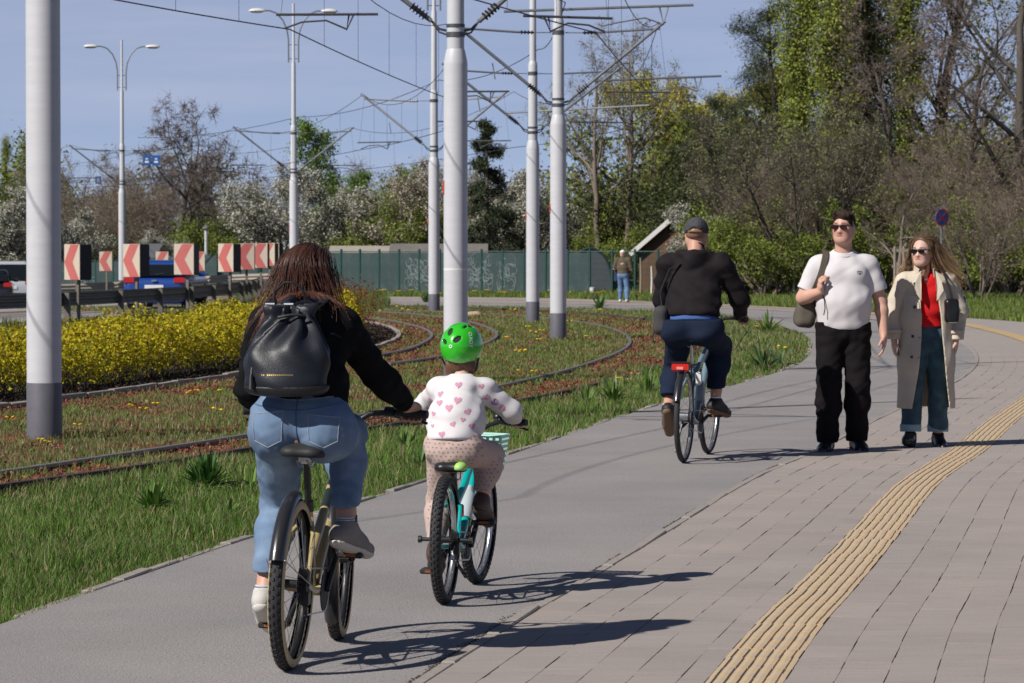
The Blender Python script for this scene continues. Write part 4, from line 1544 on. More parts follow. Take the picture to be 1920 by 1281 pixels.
def leaves(p, size, g, up=0.3, aspect=0.6):
	"""diamond leaves, slightly folded"""
	n = len(p)
	a = unit(g.normal(size=(n, 3)) + np.array([0, 0, up]))
	b = unit(np.cross(a, g.normal(size=(n, 3))))
	c = np.cross(a, b)
	s = (size * g.uniform(0.6, 1.35, n))[:, None]
	V = np.stack([p, p + (b * .5 + c * aspect * .5 + a * .12) * s, p + b * s, p + (b * .5 - c * aspect * .5 + a * .12) * s], axis=1)
	F = (np.arange(n) * 4)[:, None] + np.arange(4)[None]
	return V.reshape(-1, 3), F
def tri_fix(F):
	"""drop degenerate quads into triangles by repeating is not allowed: split"""
	return F
def make_tree(name, seed, H, r0, lv, tw=None, lf=None, bark=None, crownm=None, tcol=(0.12, 0.095, 0.08), sides=(9, 6, 4, 3), stems=1, spread=0.0, lean=(0, 0), extra=None):
	"""prototype meshes of one tree: trunk and crown"""
	br, ends, g = grow(seed, H, r0, lv, lean=lean, stems=stems, spread=spread)
	V, F = limb_mesh(br, sides)
	trunk = bpy.data.meshes.new(name + '_trunk')
	o = mesh_obj('trunk', V, F, bark or m_bark, None, True)
	trunk = o.data
	bpy.data.objects.remove(o)
	CV, CQ, CT, CC = [], [], [], []
	base = 0
	pool_p, pool_d = [], []
	if tw:
		p, d = sample_on(ends, tw['n'], g, 0.1)
		v, q, tip, mid = twigs(p, d, tw['L'], tw['r'], g, tw.get('ang', 0.9))
		quads = q[:, :3].reshape(-1, 4)
		tris = q[:, 3:, :3].reshape(-1, 3)
		CV.append(v); CQ.append(quads + base); CT.append(tris + base)
		c = np.array(tcol)[None] * g.uniform(0.6, 1.35, (len(p), 1))
		CC.append(np.repeat(c, 7, axis=0))
		base += len(v)
		pool_p = np.vstack([tip, mid])
	for L in (lf or []):
		n = L['n']
		if tw and L.get('on', 'twig') == 'twig':
			k = g.integers(0, len(pool_p), n)
			p = pool_p[k] + g.normal(0, L.get('jit', 0.08), (n, 3))
		else:
			p, d = sample_on(ends, n, g, L.get('lo', 0.2))
			p = p + g.normal(0, L.get('jit', 0.12), (n, 3))
		if 'clump' in L:
			# gather leaves into clumps so that light and dark masses form
			nc = L['clump']
			cc = p[g.integers(0, n, nc)]
			k = g.integers(0, nc, n)
			p = cc[k] + g.normal(0, L['cr'], (n, 3)) * np.array([1, 1, L.get('cz', 0.7)])
		v, f = leaves(p, L['s'], g, L.get('up', 0.3), L.get('asp', 0.6))
		col = np.array(L['c'][0])[None] + (np.array(L['c'][1]) - np.array(L['c'][0]))[None] * g.random((n, 1))
		col = col * g.uniform(0.75, 1.25, (n, 1))
		CV.append(v); CQ.append(f + base); CC.append(np.repeat(col, 4, axis=0))
		base += len(v)
	V = np.vstack(CV); C = np.clip(np.vstack(CC), 0, 0.9)
	Q = np.vstack(CQ)
	if CT:
		T = np.vstack(CT)
		me = bpy.data.meshes.new(name + '_crown')
		nq, nt_ = len(Q), len(T)
		me.vertices.add(len(V)); me.vertices.foreach_set('co', V.astype(np.float32).ravel())
		me.loops.add(nq * 4 + nt_ * 3)
		me.loops.foreach_set('vertex_index', np.concatenate([Q.ravel(), T.ravel()]).astype(np.int32))
		me.polygons.add(nq + nt_)
		me.polygons.foreach_set('loop_start', np.concatenate([np.arange(nq) * 4, nq * 4 + np.arange(nt_) * 3]).astype(np.int32))
		me.polygons.foreach_set('loop_total', np.concatenate([np.full(nq, 4), np.full(nt_, 3)]).astype(np.int32))
		me.update(calc_edges=True)
		at = me.color_attributes.new('tint', 'FLOAT_COLOR', 'POINT')
		c4 = np.ones((len(V), 4), dtype=np.float32); c4[:, :3] = C
		at.data.foreach_set('color', c4.ravel())
		me.materials.append(crownm or m_fol)
		crown = me
	else:
		o = mesh_obj('crown', V, Q, crownm or m_fol, None, False, cols=C)
		crown = o.data
		bpy.data.objects.remove(o)
	return {'name': name, 'trunk': trunk, 'crown': crown, 'h': H}
def place(proto, px, Y, scale, rotz, label, cat='tree', group=None, sz=None, name=None, z=None):
	"""stand a tree in the scene; px is only used to set its bearing from the photograph"""
	X = (px - 960.0) / 6200.0 * Y
	o = thing(name or proto['name'], label, cat, (X, Y, gz(X, Y) if z is None else z), rotz, group)
	o.scale = (scale, scale, sz or scale)
	for k in ('trunk', 'crown'):
		c = bpy.data.objects.new(k, proto[k])
		COL.objects.link(c)
		c.parent = o
	return o
BROWN = (0.25, 0.20, 0.17)
P_bare = make_tree('bare_tree', 11, 8.0, 0.20, [dict(wander=.10, up=.02), dict(n=9, start=.30, ang=48, ratio=.62, wander=.16, up=.05, rr=.6), dict(n=7, start=.2, ang=42, ratio=.55, wander=.2, up=.02, rr=.55), dict(n=5, start=.2, ang=40, ratio=.5, wander=.24, rr=.5)],
				   tw=dict(n=3200, L=0.5, r=0.007, ang=.75), lf=[dict(n=1500, s=.07, c=[(.16, .11, .08), (.20, .16, .06)])], tcol=BROWN)
P_bare2 = make_tree('bare_tree', 12, 9.5, 0.17, [dict(wander=.07, up=.05), dict(n=10, start=.35, ang=38, ratio=.55, wander=.12, up=.08, rr=.6), dict(n=7, start=.2, ang=38, ratio=.55, wander=.16, up=.06, rr=.55), dict(n=5, start=.2, ang=36, ratio=.5, wander=.2, rr=.5)],
					tw=dict(n=2000, L=0.42, r=0.006, ang=.7), lf=[dict(n=1700, s=.085, c=[(.28, .25, .08), (.34, .32, .10)])], tcol=(0.22, 0.18, 0.15))
P_curly = make_tree('curly_bare_tree', 34, 4.4, 0.125, [dict(wander=.15), dict(n=11, start=.38, ang=50, ratio=.78, wander=.22, up=.07, rr=.66, taper=.35), dict(n=8, start=.2, ang=48, ratio=.55, wander=.28, up=.04, rr=.5), dict(n=5, start=.15, ang=48, ratio=.55, wander=.34, rr=.5)], bark=m_bark_dk,
					tw=dict(n=4200, L=0.36, r=0.008, ang=1.1), lf=[dict(n=500, s=.06, c=[(.12, .08, .06), (.16, .11, .07)])], tcol=(0.22, 0.17, 0.15), lean=(-0.12, 0))
P_bloss = make_tree('blossom_tree', 41, 3.9, 0.13, [dict(wander=.08), dict(n=10, start=.18, ang=50, ratio=.75, wander=.12, up=.04, rr=.6, taper=.4), dict(n=7, start=.15, ang=42, ratio=.55, wander=.14, rr=.5), dict(n=4, start=.15, ang=40, ratio=.5, wander=.16, rr=.5)],
					tw=dict(n=2400, L=.4, r=.007), lf=[dict(n=11500, s=.08, jit=.08, c=[(.40, .385, .33), (.62, .60, .53)], asp=.9), dict(n=3800, s=.08, c=[(.12, .15, .05), (.18, .20, .07)])], crownm=m_flower, tcol=(.10, .085, .07), bark=m_bark_dk)
P_bloss2 = make_tree('blossom_tree', 43, 4.3, 0.11, [dict(wander=.1), dict(n=9, start=.2, ang=36, ratio=.72, wander=.12, up=.10, rr=.6, taper=.3), dict(n=6, start=.15, ang=34, ratio=.55, wander=.14, up=.05, rr=.5), dict(n=4, start=.15, ang=36, ratio=.5, wander=.16, rr=.5)],
					 tw=dict(n=1700, L=.45, r=.009, ang=.5), lf=[dict(n=5600, s=.075, jit=.06, c=[(.42, .36, .31), (.60, .54, .47)], asp=.9), dict(n=2600, s=.085, c=[(.15, .17, .05), (.2, .22, .07)])], crownm=m_flower, tcol=(.15, .11, .09), bark=m_bark_dk)
P_spruce = make_tree('spruce_tree', 51, 6.8, 0.13, [dict(wander=.012), dict(n=74, start=.06, ang=96, ratio=.27, wander=.06, up=-.03, rr=.25, taper=.86, dang=9), dict(n=7, start=.15, ang=46, ratio=.42, wander=.08, up=-.10, rr=.4, taper=.5)],
					 lf=[dict(n=19000, s=.17, on='limb', lo=.0, jit=.055, c=[(.022, .034, .018), (.050, .066, .030)], asp=.22, up=-.3), dict(n=1200, s=.12, on='limb', lo=.4, c=[(.075, .09, .03), (.10, .115, .04)], asp=.3)], bark=m_bark_dk, crownm=m_needle)
P_pine = make_tree('pine_tree', 57, 10.0, 0.24, [dict(wander=.05), dict(n=17, start=.28, ang=62, ratio=.36, wander=.14, up=.07, rr=.42, taper=.45), dict(n=8, start=.3, ang=44, ratio=.5, wander=.2, up=.08, rr=.5), dict(n=3, start=.3, ang=40, ratio=.5, wander=.2, rr=.5)],
				   lf=[dict(n=30000, s=.17, on='limb', jit=.10, clump=700, cr=.20, c=[(.034, .046, .020), (.085, .102, .045)], asp=.14, up=.5)], bark=m_bark_dk, crownm=m_needle)
P_maple = make_tree('maple_tree', 63, 9.0, 0.20, [dict(wander=.09), dict(n=10, start=.30, ang=50, ratio=.58, wander=.15, up=.05, rr=.6), dict(n=8, start=.25, ang=45, ratio=.55, wander=.18, up=.04, rr=.5), dict(n=4, start=.2, ang=40, ratio=.5, wander=.2, rr=.5)],
					tw=dict(n=1800, L=.4, r=.009), lf=[dict(n=13000, s=.135, jit=.10, clump=900, cr=.2, c=[(.40, .37, .04), (.60, .54, .08)])], bark=m_bark_dk)
P_fresh = make_tree('young_leaf_tree', 67, 7.4, 0.12, [dict(wander=.05, up=.05), dict(n=15, start=.25, ang=26, ratio=.36, wander=.08, up=.12, rr=.55, taper=.4), dict(n=7, start=.2, ang=32, ratio=.5, wander=.12, up=.08, rr=.5), dict(n=3, start=.2, ang=32, ratio=.5, wander=.12, rr=.5)],
					tw=dict(n=900, L=.35, r=.008, ang=.6), lf=[dict(n=8000, s=.13, jit=.08, clump=520, cr=.16, c=[(.13, .22, .045), (.22, .33, .07)])])
P_poplar = make_tree('poplar_tree', 71, 19.0, 0.30, [dict(wander=.02, up=.02), dict(n=34, start=.08, ang=16, ratio=.17, wander=.06, up=.10, rr=.42, taper=.35, dang=6), dict(n=8, start=.15, ang=24, ratio=.45, wander=.08, up=.08, rr=.45), dict(n=3, start=.15, ang=26, ratio=.5, wander=.1, rr=.5)],
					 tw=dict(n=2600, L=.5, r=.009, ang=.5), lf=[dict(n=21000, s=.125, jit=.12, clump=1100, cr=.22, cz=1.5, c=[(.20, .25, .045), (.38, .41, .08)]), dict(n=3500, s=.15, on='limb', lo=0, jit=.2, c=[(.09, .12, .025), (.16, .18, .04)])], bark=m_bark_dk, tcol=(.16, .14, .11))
P_ivy = make_tree('ivy_clad_tree', 73, 15.0, 0.32, [dict(wander=.05), dict(n=15, start=.22, ang=40, ratio=.36, wander=.12, up=.08, rr=.5, taper=.35), dict(n=7, start=.2, ang=40, ratio=.5, wander=.16, up=.04, rr=.5), dict(n=4, start=.2, ang=40, ratio=.5, wander=.2, rr=.5)],
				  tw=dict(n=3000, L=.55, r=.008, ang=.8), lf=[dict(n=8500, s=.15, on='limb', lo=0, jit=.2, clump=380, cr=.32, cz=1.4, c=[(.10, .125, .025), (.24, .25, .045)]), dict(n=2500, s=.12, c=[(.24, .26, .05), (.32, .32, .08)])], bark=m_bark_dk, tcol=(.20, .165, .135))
P_brown = make_tree('bare_spreading_tree', 79, 11.0, 0.26, [dict(wander=.08), dict(n=12, start=.22, ang=58, ratio=.55, wander=.15, up=.0, rr=.55, taper=.35), dict(n=8, start=.15, ang=48, ratio=.58, wander=.2, up=-.03, rr=.5), dict(n=5, start=.15, ang=46, ratio=.55, wander=.24, up=-.04, rr=.5)],
					tw=dict(n=4600, L=.55, r=.0075, ang=.9), lf=[dict(n=1800, s=.08, c=[(.30, .21, .16), (.36, .26, .18)])], tcol=(.28, .22, .19), bark=m_bark_dk)
P_shrub = make_tree('leafing_shrub', 83, 3.2, 0.045, [dict(wander=.12, up=.02), dict(n=7, start=.12, ang=34, ratio=.6, wander=.16, up=.04, rr=.6, taper=.4), dict(n=5, start=.1, ang=36, ratio=.55, wander=.2, rr=.55)],
					tw=dict(n=2200, L=.35, r=.006), lf=[dict(n=7500, s=.10, jit=.10, c=[(.145, .185, .036), (.27, .31, .065)])], stems=9, spread=1.5)
P_green = make_tree('fresh_green_shrub', 87, 2.9, 0.045, [dict(wander=.12, up=.02), dict(n=7, start=.1, ang=36, ratio=.6, wander=.16, up=.04, rr=.6, taper=.4), dict(n=5, start=.1, ang=36, ratio=.55, wander=.2, rr=.55)],
					tw=dict(n=900, L=.3, r=.006), lf=[dict(n=9500, s=.105, jit=.10, c=[(.13, .185, .030), (.25, .29, .055)])], stems=9, spread=1.5)
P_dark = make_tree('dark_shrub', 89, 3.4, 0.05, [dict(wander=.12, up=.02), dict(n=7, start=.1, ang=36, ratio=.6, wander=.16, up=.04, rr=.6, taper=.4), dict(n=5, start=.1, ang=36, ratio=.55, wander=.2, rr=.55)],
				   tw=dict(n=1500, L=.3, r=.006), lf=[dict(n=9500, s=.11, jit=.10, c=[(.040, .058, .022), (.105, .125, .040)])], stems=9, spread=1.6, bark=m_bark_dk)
P_brush = make_tree('bare_brushwood', 91, 4.2, 0.04, [dict(wander=.12, up=.02), dict(n=6, start=.15, ang=32, ratio=.6, wander=.16, up=.03, rr=.6, taper=.4), dict(n=5, start=.1, ang=36, ratio=.6, wander=.22, rr=.55)],
					tw=dict(n=4600, L=.5, r=.006, ang=.8), lf=[dict(n=2200, s=.075, c=[(.22, .21, .07), (.28, .23, .12)])], stems=11, spread=1.6, tcol=(.27, .215, .18))
P_stems = make_tree('multi_stem_tree', 97, 6.6, 0.085, [dict(wander=.06, up=.03), dict(n=8, start=.3, ang=34, ratio=.45, wander=.14, up=.06, rr=.55, taper=.4), dict(n=6, start=.15, ang=38, ratio=.55, wander=.2, rr=.55), dict(n=3, start=.15, ang=38, ratio=.55, wander=.2, rr=.55)],
					tw=dict(n=3400, L=.42, r=.0065, ang=.9), lf=[dict(n=5500, s=.085, c=[(.15, .155, .08), (.24, .23, .11)])], stems=5, spread=1.1, tcol=(.15, .13, .105), bark=m_bark_dk)
# ---- one by one, left to right
place(P_poplar, 12, 320, 0.62, 1.0, 'tall narrow far-off poplar at the left edge', group=None, name='far_poplar')
place(P_bloss, 18, 142, 0.92, 0.4, 'white blossom bush filling the left edge beyond the cars')
place(P_bloss, 150, 144, 0.74, 2.2, 'white blossom bush just right of the thick left mast')
place(P_bare, 140, 176, 0.72, 0.7, 'brown leafless tree behind the thick left mast')
place(P_shrub, -5, 172, 2.15, 1.7, 'olive green tall bush at the left edge under the far poplar', 'shrub')
place(P_curly, 316, 146, 1.42, 0.9, 'bare tree with curly branches right of the distant lamp mast', sz=1.42)
place(P_pine, 398, 165, 0.47, 2.0, 'dark conifer right of the curly bare tree')
place(P_bloss, 292, 140, 0.55, 5.2, 'small white blossom bush below the curly tree')
place(P_bloss, 520, 139, 1.02, 1.1, 'big white blossom tree left of the lamp mast behind the woman')
place(P_bloss, 605, 141, 0.98, 4.0, 'big white blossom tree right of the lamp mast behind the woman')
place(P_fresh, 612, 156, 0.92, 0.3, 'tall fresh green tree rising above the blossom trees')
place(P_fresh, 668, 152, 0.62, 2.4, 'lower fresh green tree right of the tall fresh green one')
place(P_fresh, 750, 162, 0.68, 4.4, 'round pale green tree left of the slim mast')
place(P_bloss2, 775, 137, 0.94, 0.9, 'thin pinkish white blossom tree left of the white-ringed mast')
place(P_bloss2, 722, 140, 0.72, 2.9, 'sparse blossom bush behind the shed roofs')
place(P_spruce, 915, 135, 1.03, 0.5, 'dark pointed spruce right of the white-ringed mast')
place(P_bloss, 985, 139, 0.98, 2.6, 'white blossom tree right of the spruce')
place(P_bloss, 1062, 142, 0.70, 0.2, 'white blossom bush behind the garden tunnel')
place(P_bloss2, 935, 142, 0.9, 4.6, 'white blossom tree partly behind the spruce')
place(P_bare2, 1122, 137, 0.92, 0.6, 'tall half-bare tree, left trunk of the pair behind the walking man')
place(P_bare2, 1176, 140, 1.02, 3.6, 'tall half-bare tree, right trunk of the pair behind the walking man')
place(P_maple, 1318, 150, 0.98, 1.4, 'yellow-green maple behind the cyclist in the dark jacket')
place(P_maple, 1385, 154, 1.04, 4.1, 'yellow-green maple half behind the pine')
place(P_pine, 1462, 147, 1.10, 0.9, 'tall dark pine right of the yellow-green maples')
place(P_pine, 1340, 141, 0.72, 3.1, 'low dark pine spreading behind the cyclist')
place(P_bloss, 1292, 125.0, 0.66, 3.8, 'small white blossom tree right behind the cyclist with the cap')
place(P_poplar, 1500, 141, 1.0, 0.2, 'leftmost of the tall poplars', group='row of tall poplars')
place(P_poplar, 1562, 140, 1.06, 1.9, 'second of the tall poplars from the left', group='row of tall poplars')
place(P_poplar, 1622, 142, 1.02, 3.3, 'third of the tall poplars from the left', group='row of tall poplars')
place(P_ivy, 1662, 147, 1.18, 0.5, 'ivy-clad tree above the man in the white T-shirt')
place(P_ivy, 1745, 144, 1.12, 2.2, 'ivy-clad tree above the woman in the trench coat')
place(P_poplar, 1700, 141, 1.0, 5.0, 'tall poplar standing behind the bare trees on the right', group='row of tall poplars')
place(P_brown, 1905, 122, 1.18, 2.8, 'spreading bare brown tree at the right edge')
place(P_brown, 1800, 128, 0.86, 0.8, 'bare brown tree over the woman in the trench coat')
place(P_brown, 1690, 138, 0.90, 4.4, 'bare brown tree between the ivy-clad trees')
place(P_stems, 1500, 120, 1.02, 0.4, 'dark many-stemmed tree left of the man in the white T-shirt')
place(P_stems, 1425, 127, 1.05, 2.5, 'dark many-stemmed tree right of the cyclist')
place(P_stems, 1585, 124, 0.95, 4.6, 'dark many-stemmed tree directly behind the man in the white T-shirt')
place(P_bare, 1680, 107, 0.46, 1.2, 'young bare street tree held by wooden stakes', name='young_street_tree')
place(P_brush, 1835, 109, 0.92, 3.0, 'fan of bare stems right of the woman in the trench coat', 'shrub')
# ---- banks of shrubs: alike, group by group
r_s = random.Random(17)
def bank(proto, label, group, spots, cat='shrub', s0=0.85, s1=1.2, name=None):
	ORD = ['first', 'second', 'third', 'fourth', 'fifth', 'sixth', 'seventh', 'eighth', 'ninth', 'tenth', 'eleventh', 'twelfth', 'thirteenth', 'fourteenth']
	for k_, (px, Y) in enumerate(sorted(spots)):
		s = r_s.uniform(s0, s1)
		place(proto, px, Y, s, r_s.random() * 6.28, label + ', ' + ORD[k_] + ' from the left', cat, group, sz=s * r_s.uniform(0.85, 1.2), name=name)
bank(P_green, 'fresh green shrub in the thicket behind the couple', 'fresh green shrubs of the right thicket',
	 [(1370, 121), (1440, 118), (1400, 128), (1560, 121), (1640, 119), (1720, 122), (1850, 120), (1905, 118), (1790, 124)], s0=0.8, s1=1.05)
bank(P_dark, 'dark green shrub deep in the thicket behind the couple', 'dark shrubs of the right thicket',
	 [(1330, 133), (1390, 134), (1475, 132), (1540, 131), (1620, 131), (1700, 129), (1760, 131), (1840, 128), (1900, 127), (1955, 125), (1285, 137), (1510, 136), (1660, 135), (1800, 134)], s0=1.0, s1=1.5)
bank(P_brush, 'bare brown brushwood in the thicket behind the couple', 'brushwood of the right thicket',
	 [(1465, 123), (1610, 122), (1690, 124), (1760, 120), (1880, 121), (1540, 127), (1930, 121), (1720, 131), (1640, 128)], s0=0.85, s1=1.25)
bank(P_shrub, 'olive shrub rising high in the thicket on the right', 'tall olive shrubs of the right wood',
	 [(1250, 146), (1320, 150), (1400, 152), (1500, 142), (1580, 143), (1650, 142), (1740, 141), (1830, 140), (1910, 138)], s0=1.5, s1=2.1)
bank(P_shrub, 'olive green shrub behind the green fence', 'shrubs behind the green fence',
	 [(700, 146), (760, 141), (835, 144), (1010, 148), (1100, 145), (465, 148), (640, 150), (1060, 152), (1160, 148)], s0=0.85, s1=1.25)
bank(P_green, 'bright green shrub behind the green fence', 'bright shrubs behind the green fence',
	 [(735, 137), (805, 139), (680, 139), (1140, 134), (435, 142), (860, 148), (370, 143), (345, 147)], s0=0.65, s1=0.95)
bank(P_brush, 'brown brushwood beyond the chevron boards', 'brushwood beyond the road',
	 [(200, 160), (245, 158), (300, 168), (420, 165), (160, 165), (480, 172), (700, 172), (800, 176), (880, 178)], s0=1.0, s1=1.6)
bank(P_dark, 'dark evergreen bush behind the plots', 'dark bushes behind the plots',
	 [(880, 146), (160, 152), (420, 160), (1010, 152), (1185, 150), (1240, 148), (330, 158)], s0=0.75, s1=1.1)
# a far belt of woodland closing the horizon
def far_wood():
	g = np.random.default_rng(5)
	n = 60000
	x = g.uniform(-70, 75, n)
	y = g.uniform(205, 245, n)
	hmax = 5.5 + 2.2 * np.sin(x * 0.21) + 1.3 * np.sin(x * 0.57 + 1) + np.where(x > 10, 4.0, 0)
	z = hmax * g.random(n) ** 0.7
	V, F = leaves(np.stack([x, y, z - 0.4], axis=1), 0.28, g)
	c = np.array([(.15, .15, .08)]) + g.random((n, 1)) * np.array([(.08, .07, .03)])
	return tag(mesh_obj('far_woodland', V, F, m_fol, None, False, cols=np.repeat(c * g.uniform(.7, 1.3, (n, 1)), 4, axis=0)), 'far belt of hazy woodland along the horizon', 'woodland', kind='stuff')
far_wood()
# ================================================================== grass, sedum, hedge, weeds
m_grass = mat('grass_blades', (0.1, 0.12, 0.03), 0.6, attr='tint', trans=0.30, spec=0.3)
m_sedum = mat('sedum', (0.2, 0.06, 0.04), 0.7, attr='tint', trans=0.1, spec=0.2)
G2 = np.random.default_rng(23)
_ph = G2.uniform(0, 6.28, (10, 3))
_fr = G2.normal(0, 1.0, (10, 2))
def patches(X, Y, scale):
	"""smooth pseudo-noise in 0..1"""
	s = np.zeros_like(X)
	for k in range(10):
		s += np.sin((X * _fr[k, 0] * 1.6 + Y * _fr[k, 1] * 0.6) / scale * 2.2 + _ph[k, 0] + 1.3 * np.sin(Y * _fr[k, 0] * 0.5 / scale + _ph[k, 1]))
	return 1 / (1 + np.exp(-s * 0.75))
def blades(X, Y, Z, h, w, col, name, label, bend=0.45):
	n = len(X)
	a = G2.uniform(0, 2 * np.pi, n)
	# turn broad sides mostly at random
	ux, uy = np.cos(a), np.sin(a)
	b = G2.uniform(0, 2 * np.pi, n)
	lean = h * bend * G2.uniform(0.1, 1.0, n)
	lx, ly = np.cos(b) * lean, np.sin(b) * lean
	V = np.empty((n, 5, 3), dtype=np.float32)
	V[:, 0] = np.stack([X - ux * w, Y - uy * w, Z], 1)
	V[:, 1] = np.stack([X + ux * w, Y + uy * w, Z], 1)
	V[:, 2] = np.stack([X + ux * w * .8 + lx * .35, Y + uy * w * .8 + ly * .35, Z + h * .55], 1)
	V[:, 3] = np.stack([X - ux * w * .8 + lx * .35, Y - uy * w * .8 + ly * .35, Z + h * .55], 1)
	V[:, 4] = np.stack([X + lx, Y + ly, Z + h * np.sqrt(np.clip(1 - (lean / h) ** 2 * .6, .2, 1))], 1)
	i = (np.arange(n) * 5)[:, None]
	F = np.concatenate([i + np.array([[0, 1, 2]]), i + np.array([[0, 2, 3]]), i + np.array([[3, 2, 4]])])
	C = np.repeat(col, 5, axis=0)
	return tag(mesh_obj(name, V.reshape(-1, 3), F, m_grass, None, False, cols=C), label, 'grass', kind='stuff')
def scatter(n, x0, x1, y0, y1, pow_=1.0):
	"""points in a wedge seen by the camera, denser near"""
	Y = y0 + (y1 - y0) * G2.random(n) ** pow_
	X = (x0 + (x1 - x0) * G2.random(n)) * Y
	return X, Y
def mixcol(n, a, b, t):
	a, b = np.array(a), np.array(b)
	return a[None] + (b - a)[None] * np.clip(t, 0, 1)[:, None]
GREEN_A, GREEN_B = (0.066, 0.150, 0.018), (0.175, 0.305, 0.050)
DRY_A, DRY_B = (0.22, 0.175, 0.085), (0.40, 0.34, 0.19)
OLIVE = (0.135, 0.155, 0.045)
# where the red sedum lies
def red_mask(X, Y):
	bed = nearest_side(BED, X, Y)
	inB = nearest_side(RAIL_BO, X, Y) < 0.1
	dB = np.minimum(dist_to(RAIL_BO[::2], X, Y), dist_to(RAIL_BI[::2], X, Y))
	gauge = (nearest_side(RAIL_AI, X, Y) > 0.05) & (nearest_side(RAIL_AO, X, Y) < 0.02)
	pa = patches(X * 1.1 + 9, Y * 1.1 + 4, 1.5)
	pb = patches(X + 3, Y + 40, 2.2)
	fine = patches(X * 7, Y * 7, 1.0)
	near_k = np.exp(-((bed - .35) / .55) ** 2)
	m = np.where(inB, (pa > .30) * 1.0, np.where(gauge, (pb > .40) * 1.0, (pa > .86) * 1.0))
	m = np.maximum(m, (near_k * (pb + .25) > .5) * 1.0)
	m = m * np.clip((fine - .12) * 3, .15, 1)
	return m * ((bed > .05) & (nearest_side(RAIL_AO, X, Y) < 0.2))
# left green: verge and track bed
def left_green():
	X, Y = scatter(560000, -0.168, 0.12, 12.5, 97, 1.55)
	sp = nearest_side(PATH_L, X, Y)          # negative: left of the path
	keep = (sp < -0.035 + 0.13 * (patches(X * 6, Y * 6, 1.0) - 0.45))
	bed = nearest_side(BED, X, Y)
	keep &= (bed > 0.10)
	X, Y, sp = X[keep], Y[keep], sp[keep]
	dA = np.minimum(dist_to(RAIL_AO[::2], X, Y), dist_to(RAIL_AI[::2], X, Y))
	dB = np.minimum(dist_to(RAIL_BO[::2], X, Y), dist_to(RAIL_BI[::2], X, Y))
	d = np.minimum(dA, dB)
	verge = nearest_side(RAIL_AO, X, Y) > -0.02     # between path and outer rail
	pa = patches(X, Y, 1.0)
	pb = patches(X + 31, Y - 17, 2.6)
	far = np.clip((Y - 25) / 50, 0, 1)
	# coverage: bald red patches in the track bed
	cover = np.where(verge, 1.0, 0.55 + 0.45 * np.clip((pb - 0.28) * 2.2, 0, 1))
	cover *= np.where(d < 0.045, 0.12, 1.0)
	cover *= 1 - 0.82 * red_mask(X, Y)
	k = G2.random(len(X)) < cover
	X, Y, sp, d, verge, pa, pb, far = [q[k] for q in (X, Y, sp, d, verge, pa, pb, far)]
	n = len(X)
	edge = np.clip(-sp / 0.35, 0, 1)
	h = np.where(verge, 0.025 + 0.055 * pa + 0.025 * pb, 0.015 + 0.038 * pa) * G2.uniform(0.55, 1.3, n)
	h *= np.where(d < 0.12, 0.55, 1) * (0.65 + 0.35 * edge)
	h = h * (1 + 0.25 * far)
	w = (0.0019 + 0.0050 * np.clip((Y - 14) / 45, 0, 1.6)) * G2.uniform(0.7, 1.4, n)
	t = G2.random(n)
	cg = mixcol(n, GREEN_A, GREEN_B, t * 0.7 + 0.5 * (pb - .5) + .15)
	co = mixcol(n, OLIVE, (0.21, 0.245, 0.075), t)
	cd = mixcol(n, DRY_A, DRY_B, t)
	dryp = np.where(verge, 0.10 + 0.30 * (1 - pb) * np.clip((0.9 - d) / .9, 0, 1) + 0.16 * np.clip((Y - 20) / 40, 0, 1) + 0.25 * (sp > -0.12), 0.14 + 0.20 * (1 - pb))
	isd = G2.random(n) < dryp
	iso = ~isd & (G2.random(n) < np.where(verge, 0.25, 0.62))
	C = np.where(isd[:, None], cd, np.where(iso[:, None], co, cg))
	C *= G2.uniform(0.72, 1.25, (n, 1))
	h = np.where(isd & verge, h * 1.25, h)
	Z = np.full(n, -0.045)
	blades(X, Y, Z, h + 0.03, w, C, 'verge_grass', 'grass along the cycle path and in the tram bed', 0.75)
left_green()
def sedum():
	X, Y = scatter(480000, -0.168, 0.07, 19, 92, 1.4)
	dA = np.minimum(dist_to(RAIL_AO[::2], X, Y), dist_to(RAIL_AI[::2], X, Y))
	dB = np.minimum(dist_to(RAIL_BO[::2], X, Y), dist_to(RAIL_BI[::2], X, Y))
	inside = (nearest_side(BED, X, Y) > .05) & (nearest_side(RAIL_AO, X, Y) < .15)
	pr = (red_mask(X, Y) * 0.95 + 0.03 * inside) * (dA > 0.04) * (dB > 0.04)
	k = G2.random(len(X)) < pr
	X, Y = X[k], Y[k]
	n = len(X)
	Z = -0.045 + 0.045 * G2.random(n) ** 1.5
	s = 0.019 + 0.018 * np.clip((Y - 20) / 50, 0, 1)
	V, F = leaves(np.stack([X, Y, Z], 1), 1.0, G2, up=0.9, aspect=0.8)
	V = V.reshape(n, 4, 3)
	ctr = V[:, :1]
	V = (ctr + (V - ctr) * s[:, None, None] * G2.uniform(.6, 1.4, (n, 1, 1))).reshape(-1, 3)
	t = G2.random(n)
	c = mixcol(n, (0.17, 0.036, 0.032), (0.31, 0.085, 0.070), t)
	br = G2.random(n) < 0.30
	c[br] = mixcol(br.sum(), (0.18, 0.095, 0.05), (0.30, 0.18, 0.09), G2.random(br.sum()))
	tag(mesh_obj('red_sedum', V, F, m_sedum, None, False, cols=np.repeat(c, 4, axis=0)), 'low red sedum spreading over the tram bed', 'sedum', kind='stuff')
sedum()
